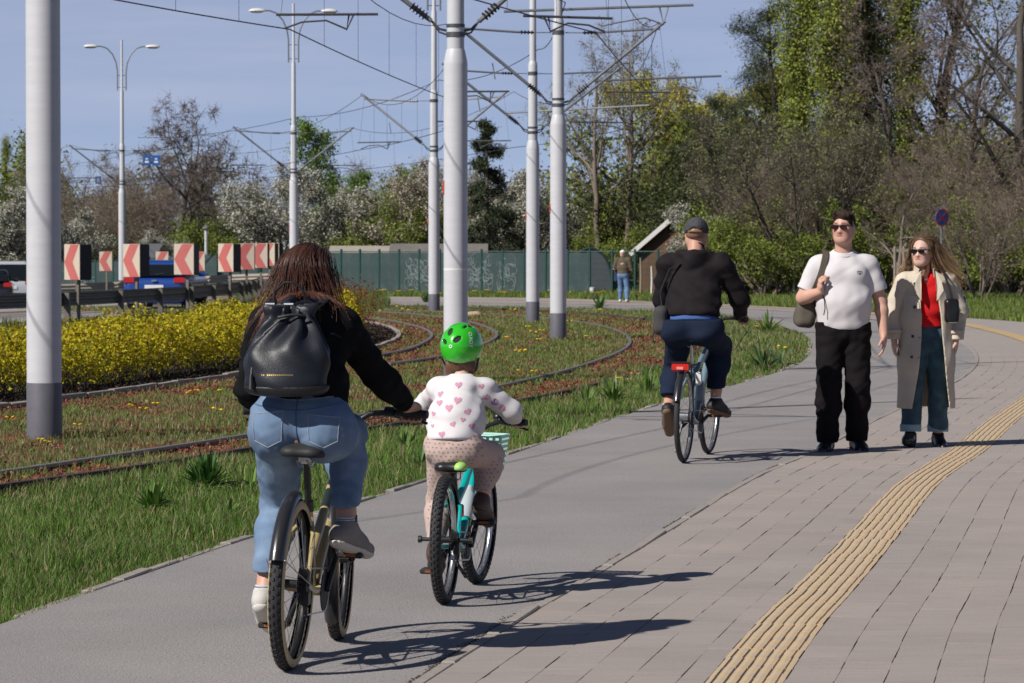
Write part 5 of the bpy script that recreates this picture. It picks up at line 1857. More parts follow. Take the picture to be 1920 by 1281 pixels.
# brown-red soil sheet of the tram bed
m_bedsoil = mat('tram_bed_soil', (0.12, 0.080, 0.050), 0.95, var=0.4, vscale=2.5, bump=0.6, bscale=35, col2=(0.19, 0.055, 0.040), bdist=0.03, spec=0.1)
strip(BED[12:], offset(RAIL_AO, 0.12)[10:int(len(RAIL_AO) * 0.86)], -0.036, 'tram_bed', m_bedsoil, 6)
def right_green():
	n = 90000
	Y = 66 + (128 - 66) * G2.random(n)
	X = (-0.06 + 0.235 * G2.random(n)) * Y
	s = nearest_side(PAVE_OUT, X, Y)
	fs = nearest_side(FENCE, X, Y)
	k = (s > 0.05)
	X, Y = X[k], Y[k]
	n = len(X)
	pa = patches(X, Y, 2.0)
	h = (0.07 + 0.12 * pa) * G2.uniform(.6, 1.4, n)
	w = 0.012 * G2.uniform(.7, 1.4, n)
	t = G2.random(n)
	C = mixcol(n, (0.10, 0.165, 0.026), (0.22, 0.30, 0.055), t)
	o = G2.random(n) < 0.28
	C[o] = mixcol(o.sum(), OLIVE, (0.17, 0.15, 0.06), G2.random(o.sum()))
	blades(X, Y, np.full(n, -0.045), h + .03, w, C * G2.uniform(.75, 1.25, (n, 1)), 'far_lawn_grass', 'grass between the far pavement and the thicket')
right_green()
def road_verge():
	n = 60000
	u = G2.random(n)
	A = Along(GUARD)
	Y = 52 + 66 * u
	gx = np.interp(Y, GUARD[:, 1], GUARD[:, 0])
	X = gx + G2.uniform(-0.75, 4.2, n)
	bx = np.interp(Y, BED[:, 1], BED[:, 0])
	k = (X < bx - 1.2) | (Y > 72)
	k &= X < np.interp(Y, PATH_L[:300, 1], PATH_L[:300, 0] * 0 - 2.5)
	X, Y = X[k], Y[k]
	n = len(X)
	pa = patches(X, Y, 1.6)
	h = (0.10 + 0.16 * pa) * G2.uniform(.5, 1.4, n)
	C = mixcol(n, (0.070, 0.100, 0.025), (0.145, 0.185, 0.055), G2.random(n)) * G2.uniform(.75, 1.25, (n, 1))
	Z = np.array([gz(a, b) for a, b in zip(X, Y)]) - 0.04
	blades(X, Y, Z, h, 0.009 * G2.uniform(.7, 1.4, n), C, 'roadside_grass', 'long grass under the dark guard rail')
road_verge()
# ---- yellow hedge
m_hleaf = mat('hedge_leaves', (0.3, 0.3, 0.03), 0.6, attr='tint', trans=0.35, spec=0.25)
def hedge():
	A = Along(BED)
	u0 = float(np.interp(27.0, BED[:, 1], A.d))
	u1 = float(np.interp(60.0, BED[:, 1], A.d))
	g = np.random.default_rng(31)
	root = thing('yellow_hedge', 'long low yellow-leaved hedge along the tram curve', 'hedge', (0, 0, 0))
	n = 115000
	u = u0 + (u1 - u0) * g.random(n)
	# position over a rounded section: v across (0..1), angle over the top
	wv = np.interp(u, [u0, u1], [1.7, 1.15])
	hh = np.interp(u, [u0, u1], [0.60, 0.82]) * (0.93 + 0.16 * np.sin(u * 1.7) * np.sin(u * 0.63 + 1))
	a = g.random(n) * np.pi
	rr = 1 - 0.42 * g.random(n) ** 2.2
	lump = 1 + 0.10 * np.sin(u * 5.1 + a * 3) + 0.07 * np.sin(u * 11.3 - a * 5)
	off = 0.62 + wv / 2 - np.cos(a) * wv / 2 * rr * lump
	z = np.abs(np.sin(a)) ** 0.55 * hh * rr * lump
	low = g.random(n) < np.clip(1.0 - z / 0.17, 0, 1) * 0.92
	k = ~low
	u, off, z = u[k], off[k], z[k]
	x = np.interp(u, A.d, BED[:, 0]); y = np.interp(u, A.d, BED[:, 1])
	tx = np.interp(u, A.d, A.t[:, 0]); ty = np.interp(u, A.d, A.t[:, 1])
	P = np.stack([x - ty * off, y + tx * off, z], 1)
	P += g.normal(0, 0.02, P.shape)
	n = len(P)
	V, F = leaves(P, 0.047, g, up=0.6, aspect=0.62)
	t = g.random(n)
	C = mixcol(n, (0.42, 0.37, 0.016), (0.66, 0.53, 0.022), t)
	gr = g.random(n) < 0.22
	C[gr] = mixcol(gr.sum(), (0.22, 0.27, 0.025), (0.36, 0.37, 0.04), g.random(gr.sum()))
	br = g.random(n) < 0.10
	C[br] = mixcol(br.sum(), (0.20, 0.10, 0.03), (0.34, 0.18, 0.04), g.random(br.sum()))
	o = mesh_obj('foliage', V, F, m_hleaf, root, False, cols=np.repeat(C, 4, axis=0))
	# stems and twigs inside
	m = 7000
	u = u0 + (u1 - u0) * g.random(m)
	wv = np.interp(u, [u0, u1], [1.7, 1.15])
	off = 0.62 + wv * (0.08 + 0.84 * g.random(m))
	x = np.interp(u, A.d, BED[:, 0]); y = np.interp(u, A.d, BED[:, 1])
	tx = np.interp(u, A.d, A.t[:, 0]); ty = np.interp(u, A.d, A.t[:, 1])
	P = np.stack([x - ty * off, y + tx * off, np.full(m, -0.03)], 1)
	V, Q, _, _ = twigs(P, np.tile([0, 0, 1.6], (m, 1)), 0.48, 0.007, g, 0.4)
	quads = Q[:, :3].reshape(-1, 4)
	mesh_obj('stems', V, quads, m_bark_dk, root)
hedge()
# red-leaved shrub tips at the hedge's far end
def red_tips():
	g = np.random.default_rng(33)
	root = thing('reddish_shrub', 'small reddish-leaved shrub at the far end of the yellow hedge', 'shrub', (-3.25, 62.5, 0))
	m = 260
	P = np.stack([g.normal(0, .22, m), g.normal(0, .5, m), np.full(m, -0.02)], 1)
	V, Q, tip, mid = twigs(P, np.tile([0, 0, 1.8], (m, 1)), 0.85, 0.006, g, 0.35)
	mesh_obj('stems', V, Q[:, :3].reshape(-1, 4), m_bark_dk, root)
	n = 5200
	p = np.vstack([tip, mid])[g.integers(0, 2 * m, n)] + g.normal(0, .07, (n, 3))
	V, F = leaves(p, 0.045, g)
	C = mixcol(n, (0.20, 0.045, 0.025), (0.32, 0.14, 0.03), g.random(n))
	mesh_obj('foliage', V, F, m_hleaf, root, False, cols=np.repeat(C, 4, axis=0))
red_tips()
# ---- bark chips on the mulch
def chips():
	g = np.random.default_rng(35)
	n = 26000
	Y = 30 + 46 * g.random(n)
	bx = np.interp(Y, BED[:, 1], BED[:, 0])
	X = bx - 0.06 - g.random(n) * 1.6
	V, F = leaves(np.stack([X, Y, np.full(n, -0.012) + 0.018 * g.random(n)], 1), 0.05, g, up=1.5, aspect=0.4)
	C = mixcol(n, (0.022, 0.017, 0.015), (0.085, 0.062, 0.048), g.random(n) ** 1.6)
	tag(mesh_obj('bark_chips', V, F, m_sedum, None, False, cols=np.repeat(C, 4, axis=0)), 'dark bark chips mulching the hedge bed', 'mulch', kind='stuff')
chips()
# ---- weeds with long leaves
m_weed = mat('weed_leaf', (0.05, 0.09, 0.02), 0.42, attr='tint', trans=0.2, spec=0.5)
def weed(x, y, seed, n, L, w, c0, c1, label, spread=0.7, r0=0.03, group='leafy weeds in the verge'):
	g = np.random.default_rng(seed)
	V, F, C = [], [], []
	for i in range(n):
		a = g.random() * 6.283
		el = g.uniform(0.15, 1.45)
		l = L * g.uniform(0.55, 1.15)
		d = np.array([math.cos(a) * math.cos(el) * spread / .7, math.sin(a) * math.cos(el) * spread / .7, math.sin(el)])
		sd = np.array([-math.sin(a), math.cos(a), 0])
		p = np.array([math.cos(a), math.sin(a), 0]) * r0 * g.random()
		b = len(V)
		c = np.array(c0) + (np.array(c1) - np.array(c0)) * g.random()
		for k, f in enumerate((0, .3, .6, .85, 1.0)):
			ww = w * (0.45, 1.0, 0.95, 0.6, 0.04)[k] * 0.5
			q = p + d * l * f + np.array([0, 0, -1]) * (f * f) * l * 0.42 * (1.5 - el)
			cup = np.array([0, 0, ww * 0.35])
			V += [q - sd * ww + cup, q, q + sd * ww + cup]
			C += [c * 1.0] * 3
		for k in range(4):
			i0 = b + k * 3
			F += [[i0, i0 + 1, i0 + 4, i0 + 3], [i0 + 1, i0 + 2, i0 + 5, i0 + 4]]
	o = mesh_obj('leafy_weed', np.array(V), np.array(F), m_weed, None, True, loc=(x, y, -0.04), cols=np.array(C))
	return tag(o, label, 'weed', group)
DG0, DG1 = (0.040, 0.110, 0.022), (0.100, 0.205, 0.045)
LG0, LG1 = (0.080, 0.160, 0.028), (0.170, 0.280, 0.060)
for k, (px, py, n, L, w, c0, c1, l) in enumerate([
	(385, 910, 240, .26, .032, DG0, DG1, 'big dark green leafy weed beside the outer tram rail on the left'),
	(285, 948, 140, .20, .026, LG0, LG1, 'lighter leafy weed left of the big dark one'),
	(428, 962, 26, .16, .022, LG0, LG1, 'small pale leafy weed below the big dark one'),
	(1100, 758, 40, .30, .026, LG0, LG1, 'broad leafy weed left of the man cyclist, left one'),
	(1150, 752, 52, .34, .028, LG0, LG1, 'broad leafy weed left of the man cyclist, right one'),
	(1215, 735, 44, .36, .028, LG0, LG1, 'bright leafy weed just behind the man cyclist'),
	(760, 842, 40, .26, .022, LG0, LG1, 'leafy weed between the two nearest cyclists'),
	(790, 868, 30, .20, .02, DG0, DG1, 'small dark weed near the child cyclist handlebar'),
	(1432, 690, 40, .44, .045, (.06, .12, .035), (.13, .20, .07), 'dark leafy weed on the grass tip right of the man cyclist'),
	(1462, 685, 26, .34, .04, (.08, .14, .05), (.15, .21, .09), 'pale leafy weed on the grass tip right of the man cyclist'),
	(1440, 622, 44, .5, .045, LG0, LG1, 'tall leafy weed at the far end of the grass tip'),
	(798, 567, 40, .5, .06, DG0, DG1, 'dark leafy weed beside the far slim mast'),
	(1125, 580, 46, .5, .06, DG0, DG1, 'dark leafy weed on the far verge below the walking man'),
	(470, 905, 22, .2, .02, LG0, LG1, 'small weed behind the woman cyclist')]):
	s = (py - 472.0) / 1.58
	weed((px - 960) / s, 6200.0 / s, 100 + k, n, L, w, c0, c1, l)
# ---- dandelions
m_dand = mat('dandelion_yellow', (0.70, 0.46, 0.0), 0.7)
m_stalk = mat('dandelion_green', (0.07, 0.12, 0.02), 0.6)
def dandelion_meshes(seed):
	g = random.Random(seed)
	f, st = MB(), MB()
	for i in range(g.randint(2, 4)):
		x, y, z = g.gauss(0, .06), g.gauss(0, .06), g.uniform(.05, .10)
		T = Matrix.Translation((x, y, z)) @ Matrix.Rotation(g.uniform(-.4, .4), 4, 'X')
		f.lathe([(0.004, -0.006), (0.022, 0.0), (0.024, 0.006), (0.012, 0.012), (0.002, 0.013)], 9, T)
		st.tube([(x * .3, y * .3, -0.02), (x * .8, y * .8, z * .6), (x, y, z - .004)], 0.003, 4)
	def data(mb, m):
		me = bpy.data.meshes.new('dandelion')
		me.from_pydata(mb.v, [], mb.f)
		me.materials.append(m)
		return me
	return data(f, m_dand), data(st, m_stalk)
dsets = [dandelion_meshes(s) for s in (1, 2, 3)]
DAND = [(254, 764), (268, 769), (282, 766), (345, 739), (362, 736), (409, 742), (396, 771), (147, 799), (66, 833), (96, 832), (17, 786), (955, 642), (976, 663), (985, 661),
		(984, 622), (1003, 627), (1014, 624), (1005, 646), (982, 700), (1068, 607), (1130, 590), (1010, 592), (960, 585), (1155, 718), (1212, 714), (1190, 705), (1425, 622), (1457, 655),
		(710, 588), (744, 583), (760, 585), (1172, 716), (738, 748), (1280, 726), (1000, 700), (1098, 640)]
r_d = random.Random(6)
for i, (px, py) in enumerate(DAND):
	s = (py - 472.0) / 1.58
	o = thing('dandelion', 'small clump of yellow dandelions in the tram bed grass', 'flower', ((px - 960) / s, 6200 / s, -0.035), r_d.random() * 6, 'dandelions in the tram bed')
	sc = 0.75 + min(0.9, (6200 / s - 25) / 60)
	o.scale = (sc, sc, sc)
	fm, sm = dsets[i % 3]
	for nm, me in (('flower_heads', fm), ('stalks', sm)):
		c = bpy.data.objects.new(nm, me); COL.objects.link(c); c.parent = o
		c['kind'] = 'stuff'
for i in range(30):
	px = r_d.uniform(650, 1250)
	Y = r_d.uniform(118, 122)
	o = thing('dandelion', 'tiny yellow dandelion clump at the foot of the green fence', 'flower', ((px - 960) / 6200 * Y, Y, -0.02), 0, 'dandelions by the green fence')
	o.scale = (2, 2, 2)
	c = bpy.data.objects.new('flower_heads', dsets[i % 3][0]); COL.objects.link(c); c.parent = o
	c['kind'] = 'stuff'
# pale stone in the tram bed
def stone():
	F = Field((-.3, -.25, -.1), (.3, .25, .2), .02)
	F.ell((0, 0, -.02), (.22, .15, .10), 0).ell((.08, .02, .0), (.10, .1, .08), .05).ell((-.1, -.02, -.01), (.09, .1, .06), .05)
	o = F.build('stone', mat('sandstone', (0.42, 0.31, 0.22), 0.95, var=0.2, vscale=9, bump=.5, bscale=30))
	o.location = (-0.97, 83.0, 0)
	tag(o, 'flat sand-coloured stone lying in the tram bed', 'stone')
stone()
# ================================================================== bicycles
m_rub = mat('bike_tyre', (0.022, 0.021, 0.022), 0.75, var=0.25, vscale=20, bump=0.2, bscale=120)
m_tan = mat('tan_sidewall', (0.46, 0.36, 0.20), 0.7, var=0.08, vscale=20)
m_blk = mat('bike_black', (0.012, 0.012, 0.013), 0.38)
m_blkm = mat('bike_black_matt', (0.018, 0.018, 0.019), 0.65)
m_chrome = mat('bike_silver', (0.55, 0.55, 0.56), 0.28, metal=0.9)
m_steel = mat('spoke_steel', (0.30, 0.30, 0.31), 0.3, metal=0.8)
m_sand = mat('frame_sand', (0.40, 0.315, 0.145), 0.38, coat=0.3)
m_teal = mat('frame_teal', (0.0, 0.40, 0.38), 0.33, coat=0.5)
m_lime = mat('saddle_lime', (0.36, 0.62, 0.16), 0.45)
m_mint = mat('basket_mint', (0.40, 0.66, 0.58), 0.5)
m_frameblue = mat('frame_blue_grey', (0.16, 0.24, 0.30), 0.3, coat=0.4)
m_refl = mat('reflector_amber', (0.30, 0.075, 0.008), 0.25, coat=0.5)
m_reflred = mat('reflector_red', (0.52, 0.02, 0.015), 0.2, coat=0.6)
m_guard = mat('mudguard_dark', (0.022, 0.022, 0.024), 0.30, coat=0.4)
m_clear = mat('bottle_clear', (0.6, 0.66, 0.70), 0.3, trans=0.3)
def Rx(a): return Matrix.Rotation(a, 4, 'X')
def Ry(a): return Matrix.Rotation(a, 4, 'Y')
def Rz(a): return Matrix.Rotation(a, 4, 'Z')
def arc_pts(c, r, a0, a1, n, X=None):
	"""points of an arc in the y-z plane about c (angles from +y towards +z)"""
	return [((X or 0.0) + c[0], c[1] + r * math.cos(a), c[2] + r * math.sin(a)) for a in np.linspace(a0, a1, n)]
def wheel(root, T, rw, tw, knob, sidewall, hub_r, hub_w, rimm, n_sp=28, gear=None, disc=False):
	"""wheel about local x axis; T places it"""
	w = tag_part('wheel', root)
	ctr = rw - tw
	AX = T @ Ry(R(90))
	prof = []
	for k in range(13):
		a = R(-118 + k * (236 / 12))
		prof.append((ctr + tw * math.cos(a), tw * 1.02 * math.sin(a)))
	MB().lathe(prof, 56, AX, cap=False).build('tyre', m_rub, w, True)
	if sidewall:
		b = MB()
		for s in (-1, 1):
			pr = []
			for k in range(6):
				a = R(52 + k * 12.5)
				pr.append((ctr + (tw + 0.0012) * math.cos(a), s * (tw + 0.0012) * 1.02 * math.sin(a)))
			b.lathe(pr if s > 0 else pr[::-1], 56, AX, cap=False)
		b.build('sidewalls', sidewall, w, True)['kind'] = 'stuff'
	if knob:
		b = MB()
		nk = 62
		for i in range(nk):
			a = 2 * math.pi * i / nk
			for s, da in ((-0.78, 0), (-0.27, 0.5), (0.27, 0), (0.78, 0.5)):
				aa = a + da * 2 * math.pi / nk
				th = s * 0.95
				q = ctr + (tw + 0.001) * math.cos(th)
				M = T @ Matrix.Rotation(aa, 4, 'X') @ Matrix.Translation((tw * math.sin(th), q, 0)) @ Matrix.Rotation(-th, 4, 'Z')
				b.box(M.to_translation(), (0.0085, 0.0065, 0.012), M.to_3x3())
		b.build('tread_knobs', m_rub, w)['kind'] = 'stuff'
	rr = ctr - tw * 0.62
	MB().lathe([(rr + .012, -.013), (rr - .006, -.012), (rr - .012, -.004), (rr - .012, .004), (rr - .006, .012), (rr + .012, .013)], 48, AX, cap=False).build('rim', rimm, w, True)
	b = MB()
	for i in range(n_sp):
		s = 1 if i % 2 else -1
		a = 2 * math.pi * i / n_sp
		a2 = a + (0.42 if (i // 2) % 2 else -0.42)
		p = T @ Vector((s * hub_w * 0.42, hub_r * math.cos(a2), hub_r * math.sin(a2)))
		q = T @ Vector((s * 0.003, rr * math.cos(a), rr * math.sin(a)))
		b.tube([p, q], 0.0011, 3, cap=False)
	b.build('spokes', m_steel, w)['kind'] = 'stuff'
	MB().lathe([(0.008, -hub_w * .62), (0.008, -hub_w * .5), (hub_r * .55, -hub_w * .48), (hub_r, -hub_w * .42), (hub_r * .55, -hub_w * .36), (hub_r * .5, hub_w * .36), (hub_r, hub_w * .42), (hub_r * .55, hub_w * .48), (0.008, hub_w * .5), (0.008, hub_w * .62)], 14, AX).build('hub', m_blk if not disc else m_chrome, w, True)
	return w
def tag_part(name, root):
	o = bpy.data.objects.new(name, None)
	COL.objects.link(o)
	o.parent = root
	return o
def teeth_disc(b, M, r, n, thick, hole=0.0):
	pts = []
	for i in range(n * 4):
		a = 2 * math.pi * i / (n * 4)
		q = r * (1.0 if i % 4 < 2 else 0.955)
		pts.append((q * math.cos(a), q * math.sin(a)))
	b.prism(pts, M @ Matrix.Translation((0, 0, -thick / 2)), thick)
def saddle(root, y, z, L, W, m, rear=None):
	F = Field((-W, y - L * 0.6, z - 0.12), (W, y + L, z + 0.05), 0.006)
	F.ell((-W * .25, y, z - .026), (W * .25, L * .22, .026), 0).ell((W * .25, y, z - .026), (W * .25, L * .22, .026), .03)
	F.ell((0, y + .02, z - .026), (W * .40, L * .28, .024), .03)
	F.cone((0, y + L * .1, z - .025), (0, y + L * .68, z - .022), .030, .016, .05)
	F.keep((0, 0, z - 0.045), (0, 0, -1), .008)
	o = F.build('saddle', m, root)
	b = MB()
	for s in (-1, 1):
		b.tube([(s * .02, y - .02, z - .055), (s * .022, y + .05, z - .085), (s * .022, y + .13, z - .085), (s * .012, y + .2, z - .055)], 0.0035, 5)
	b.build('saddle_rails', m_chrome, o)['kind'] = 'stuff'
	return o
def pedals(root, bb, cl, ang, wid=0.13):
	out = []
	for s in (1, -1):
		a = ang if s > 0 else ang + math.pi
		p0 = Vector((s * .055, bb[0], bb[1]))
		p1 = Vector((s * .075, bb[0] + cl * math.cos(a), bb[1] + cl * math.sin(a)))
		MB().tube([p0, p1], [0.015, 0.012], 8).build('crank_arm', m_blk, root, True)
		c = Vector((s * wid, p1.y, p1.z))
		b = MB().box(c, (0.095, 0.095, 0.024), bev=0.006).tube([p1, c], 0.008, 6)
		pe = b.build('pedal', m_blkm, root)
		MB().box(c + Vector((0, -.049, 0)), (0.045, 0.006, 0.010)).build('pedal_reflector', m_refl, pe)
		out.append(c)
	return out
def mudguard(root, c, r, a0, a1, wd, m, T=None, name='mudguard'):
	prof = [(-wd, -.012), (-wd * .8, .004), (-wd * .4, .012), (0, .014), (wd * .4, .012), (wd * .8, .004), (wd, -.012), (wd * .93, -.013), (wd * .75, .001), (wd * .4, .009), (0, .011), (-wd * .4, .009), (-wd * .75, .001), (-wd * .93, -.013)]
	n = 26
	vs, fs = [], []
	for i, a in enumerate(np.linspace(a0, a1, n)):
		for x, h in prof:
			q = r + h
			v = Vector((c[0] + x, c[1] + q * math.cos(a), c[2] + q * math.sin(a)))
			vs.append(tuple(T @ v) if T else tuple(v))
	k = len(prof)
	for i in range(n - 1):
		for j in range(k):
			l = (j + 1) % k
			fs.append([i * k + j, i * k + l, (i + 1) * k + l, (i + 1) * k + j])
	fs += [list(range(k))[::-1], list(range((n - 1) * k, n * k))]
	return MB().add(vs, fs).build(name, m, root, True)
def chain_drive(root, bb, axle, rc, rs, x, cass=True):
	b = MB()
	teeth_disc(b, Matrix.Translation((x, bb[0], bb[1])) @ Ry(R(90)), rc, 36, 0.004)
	b.build('chainring', m_blkm, root)
	if cass:
		q = MB()
		for k in range(7):
			teeth_disc(q, Matrix.Translation((x - 0.014 + 0.0045 * k, axle[0], axle[1])) @ Ry(R(90)), rs * (1.0 - 0.085 * k), 24, 0.002)
		q.build('cassette', m_blkm, root)['kind'] = 'stuff'
	b = MB()
	pts = [(x, axle[0], axle[1] + rs * .8), (x, bb[0], bb[1] + rc)]
	pts += [(x, bb[0] + rc * math.cos(a), bb[1] + rc * math.sin(a)) for a in np.linspace(R(80), R(-80), 8)]
	pts += [(x, bb[0], bb[1] - rc), (x, axle[0] + .02, axle[1] - rs - .045)]
	b.tube(pts, 0.0042, 4)
	b.build('chain', m_steel, root)
	b = MB()
	b.box((x + .006, axle[0] + .01, axle[1] - rs * .7), (.03, .05, .06), bev=.008)
	b.tube([(x, axle[0] + .015, axle[1] - rs * .7), (x, axle[0] + .05, axle[1] - rs - .055)], .009, 6)
	b.lathe([(0.02, -.004), (0.02, .004)], 10, Matrix.Translation((x, axle[0] + .05, axle[1] - rs - .055)) @ Ry(R(90)))
	b.build('rear_derailleur', m_blk, root)
def steer_T(p, ax, ang):
	"""rotation about the steering axis through p"""
	return Matrix.Translation(p) @ Matrix.Rotation(ang, 4, Vector(ax)) @ Matrix.Translation(-Vector(p))
def grip_and_lever(root, hb, a, c, r, T, lever_dir):
	g = MB().tube([T @ Vector(a), T @ Vector(c)], [r * 1.02, r * 1.08], 10).build('grip', m_blkm, hb, True)
	d = (Vector(c) - Vector(a)).normalized()
	st = Vector(a) - d * 0.03
	p = [st + Vector((0, .02, -.012)), st + Vector((0, .05, -.02)) + d * .03, Vector(a) + d * .05 + Vector((0, .062, -.03)), Vector(c) - d * .005 + Vector((0, .055, -.038))]
	MB().tube([T @ q for q in p], [.011, .008, .006, .006], 6).build('brake_lever', m_blk, hb, True)
	MB().tube([T @ (st - d * .02), T @ (st + d * .02)], r * 1.35, 10).build('lever_clamp', m_blk, hb, True)
def bike(name, label, X, Y, deg, lean):
	root = thing(name, label, 'bicycle', (X, Y, 0.0), 0, 'bicycles')
	root.rotation_euler = (0, R(lean), -R(deg))
	return root
# ------------------------------------------------ the woman's sand-coloured bicycle
def bike_sand():
	root = bike('sand_bicycle', 'sand-coloured bicycle with tan-walled knobby tyres ridden by the woman in black', -0.845, 12.47, 7.5, 2.2)
	rw, tw, wb = 0.325, 0.029, 1.0
	ax = (0.0, rw)
	wheel(root, Matrix.Translation((0, 0, rw)), rw, tw, True, m_tan, 0.032, 0.11, m_blk)
	hb_, ht_ = Vector((0, 0.905, 0.60)), Vector((0, 0.865, 0.75))
	st = (ht_ - hb_).normalized()
	T = steer_T(hb_, st, R(4.5))
	wheel(root, T @ Matrix.Translation((0, wb, rw)), rw, tw, True, m_tan, 0.026, 0.09, m_blk)
	bb = (0.425, 0.262)
	BB = Vector((0, *bb))
	seat = Vector((0, 0.275, 0.60))
	b = MB()
	b.tube([BB, seat], 0.0175, 12)
	b.tube([hb_ - st * .01, ht_ + st * .01], 0.0235, 12)
	b.tube([hb_ + st * .03, BB + Vector((0, .01, .02))], 0.0235, 12)
	b.tube([ht_ - st * .035, Vector((0, .37, .40))], 0.020, 12)
	for s in (-1, 1):
		b.tube([BB + Vector((s * .03, -.02, 0)), Vector((s * .05, .2, .285)), Vector((s * .062, .0, rw))], [.013, .011, .009], 8)
		b.tube([seat + Vector((s * .012, 0, -.05)), Vector((s * .045, .16, .5)), Vector((s * .062, .0, rw))], [.010, .0095, .008], 8)
	b.lathe([(.024, -.036), (.024, .036)], 14, Matrix.Translation(BB) @ Ry(R(90)))
	b.build('frame', m_sand, root, True)
	# dark decal bands on the two slanting tubes
	b = MB()
	for p, q, r in ((hb_ + st * .03, BB, .0242), (ht_ - st * .035, Vector((0, .37, .40)), .0207)):
		b.tube([p + (q - p) * .30, p + (q - p) * .50], r, 12)
	b.build('frame_bands', mat('band_green_black', (0.02, 0.028, 0.026), .4), root, True)['kind'] = 'stuff'
	b = MB().tube([seat - (seat - BB).normalized() * .02, Vector((0, .205, .80))], .0135, 10)
	b.lathe([(.021, -.02), (.021, .02)], 12, Matrix.Translation(seat) @ Rx(R(17)))
	b.build('seat_post', m_blk, root, True)
	b = MB().box((0, .20, .785), (.05, .05, .035), bev=.008)
	b.build('saddle_clamp', m_chrome, root)
	saddle(root, .128, .842, .27, .180, m_blkm)
	# fork
	b = MB()
	b.tube([T @ (hb_ - st * .005), T @ (hb_ - st * .05)], .022, 10)
	b.tube([T @ Vector((-.055, .925, .545)), T @ Vector((.055, .925, .545))], .019, 10)
	for s in (-1, 1):
		b.tube([T @ Vector((s * .055, .925, .56)), T @ Vector((s * .055, .985, .36)), T @ Vector((s * .052, wb, rw))], [.018, .016, .012], 10)
	b.build('fork', m_blk, root, True)
	b = MB()
	for s in (-1, 1):
		b.tube([T @ Vector((s * .0555, .945, .51)), T @ Vector((s * .0555, .992, .35))], .0205, 10)
	b.build('fork_lowers', m_blkm, root, True)['kind'] = 'stuff'
	mudguard(root, (0, 0, rw), rw + .016, R(88), R(160), .029, m_guard)
	mudguard(root, (0, wb, rw), rw + .014, R(72), R(222), .03, m_guard, T)
	b = MB()
	for s in (-1, 1):
		b.tube([(s * .07, 0, rw), (s * .034, -rw * .99, rw + .12)], .0022, 4)
	b.build('mudguard_stays', m_steel, root)['kind'] = 'stuff'
	# bars: swept, grips either side
	top = ht_ + st * .10
	hbar = tag_part('handlebar', root)
	MB().tube([T @ ht_, T @ top, T @ (top + Vector((0, .035, .03)))], .016, 10).build('stem', m_blk, hbar, True)
	c = top + Vector((0, .035, .03))
	for s in (-1, 1):
		pass
	bar = []
	for x, y, z in ((-.36, -.125, .06), (-.24, -.085, .065), (-.13, -.02, .055), (-.06, .0, .01), (.06, .0, .01), (.13, -.02, .055), (.24, -.085, .065), (.36, -.125, .06)):
		bar.append(T @ (c + Vector((x, y, z))))
	MB().tube(bar, .0125, 10).build('bar', m_blk, hbar, True)
	G = {}
	for s in (-1, 1):
		a, e = c + Vector((s * .245, -.088, .065)), c + Vector((s * .37, -.128, .06))
		grip_and_lever(root, hbar, a, e, .0155, T, 1)
		G[s] = (T @ a, T @ e)
	b = MB().tube([T @ (c + Vector((.22, -.03, .05))), T @ (c + Vector((.1, .12, .02))), T @ Vector((.04, .96, .6)), T @ Vector((.05, .97, .45))], .003, 5)
	b.build('brake_cable', m_blk, hbar)
	P = pedals(root, bb, .165, math.atan2(.135, .095), wid=.135)
	chain_drive(root, bb, ax, .085, .075, .048)
	MB().lathe([(.08, -.001), (.08, .001)], 28, Matrix.Translation((-.05, 0, rw)) @ Ry(R(90))).build('brake_disc', m_steel, root)
	MB().tube([(-.03, .36, .255), (-.07, .2, .12)], .009, 6).build('kickstand', m_blk, root, True)
	return G, P
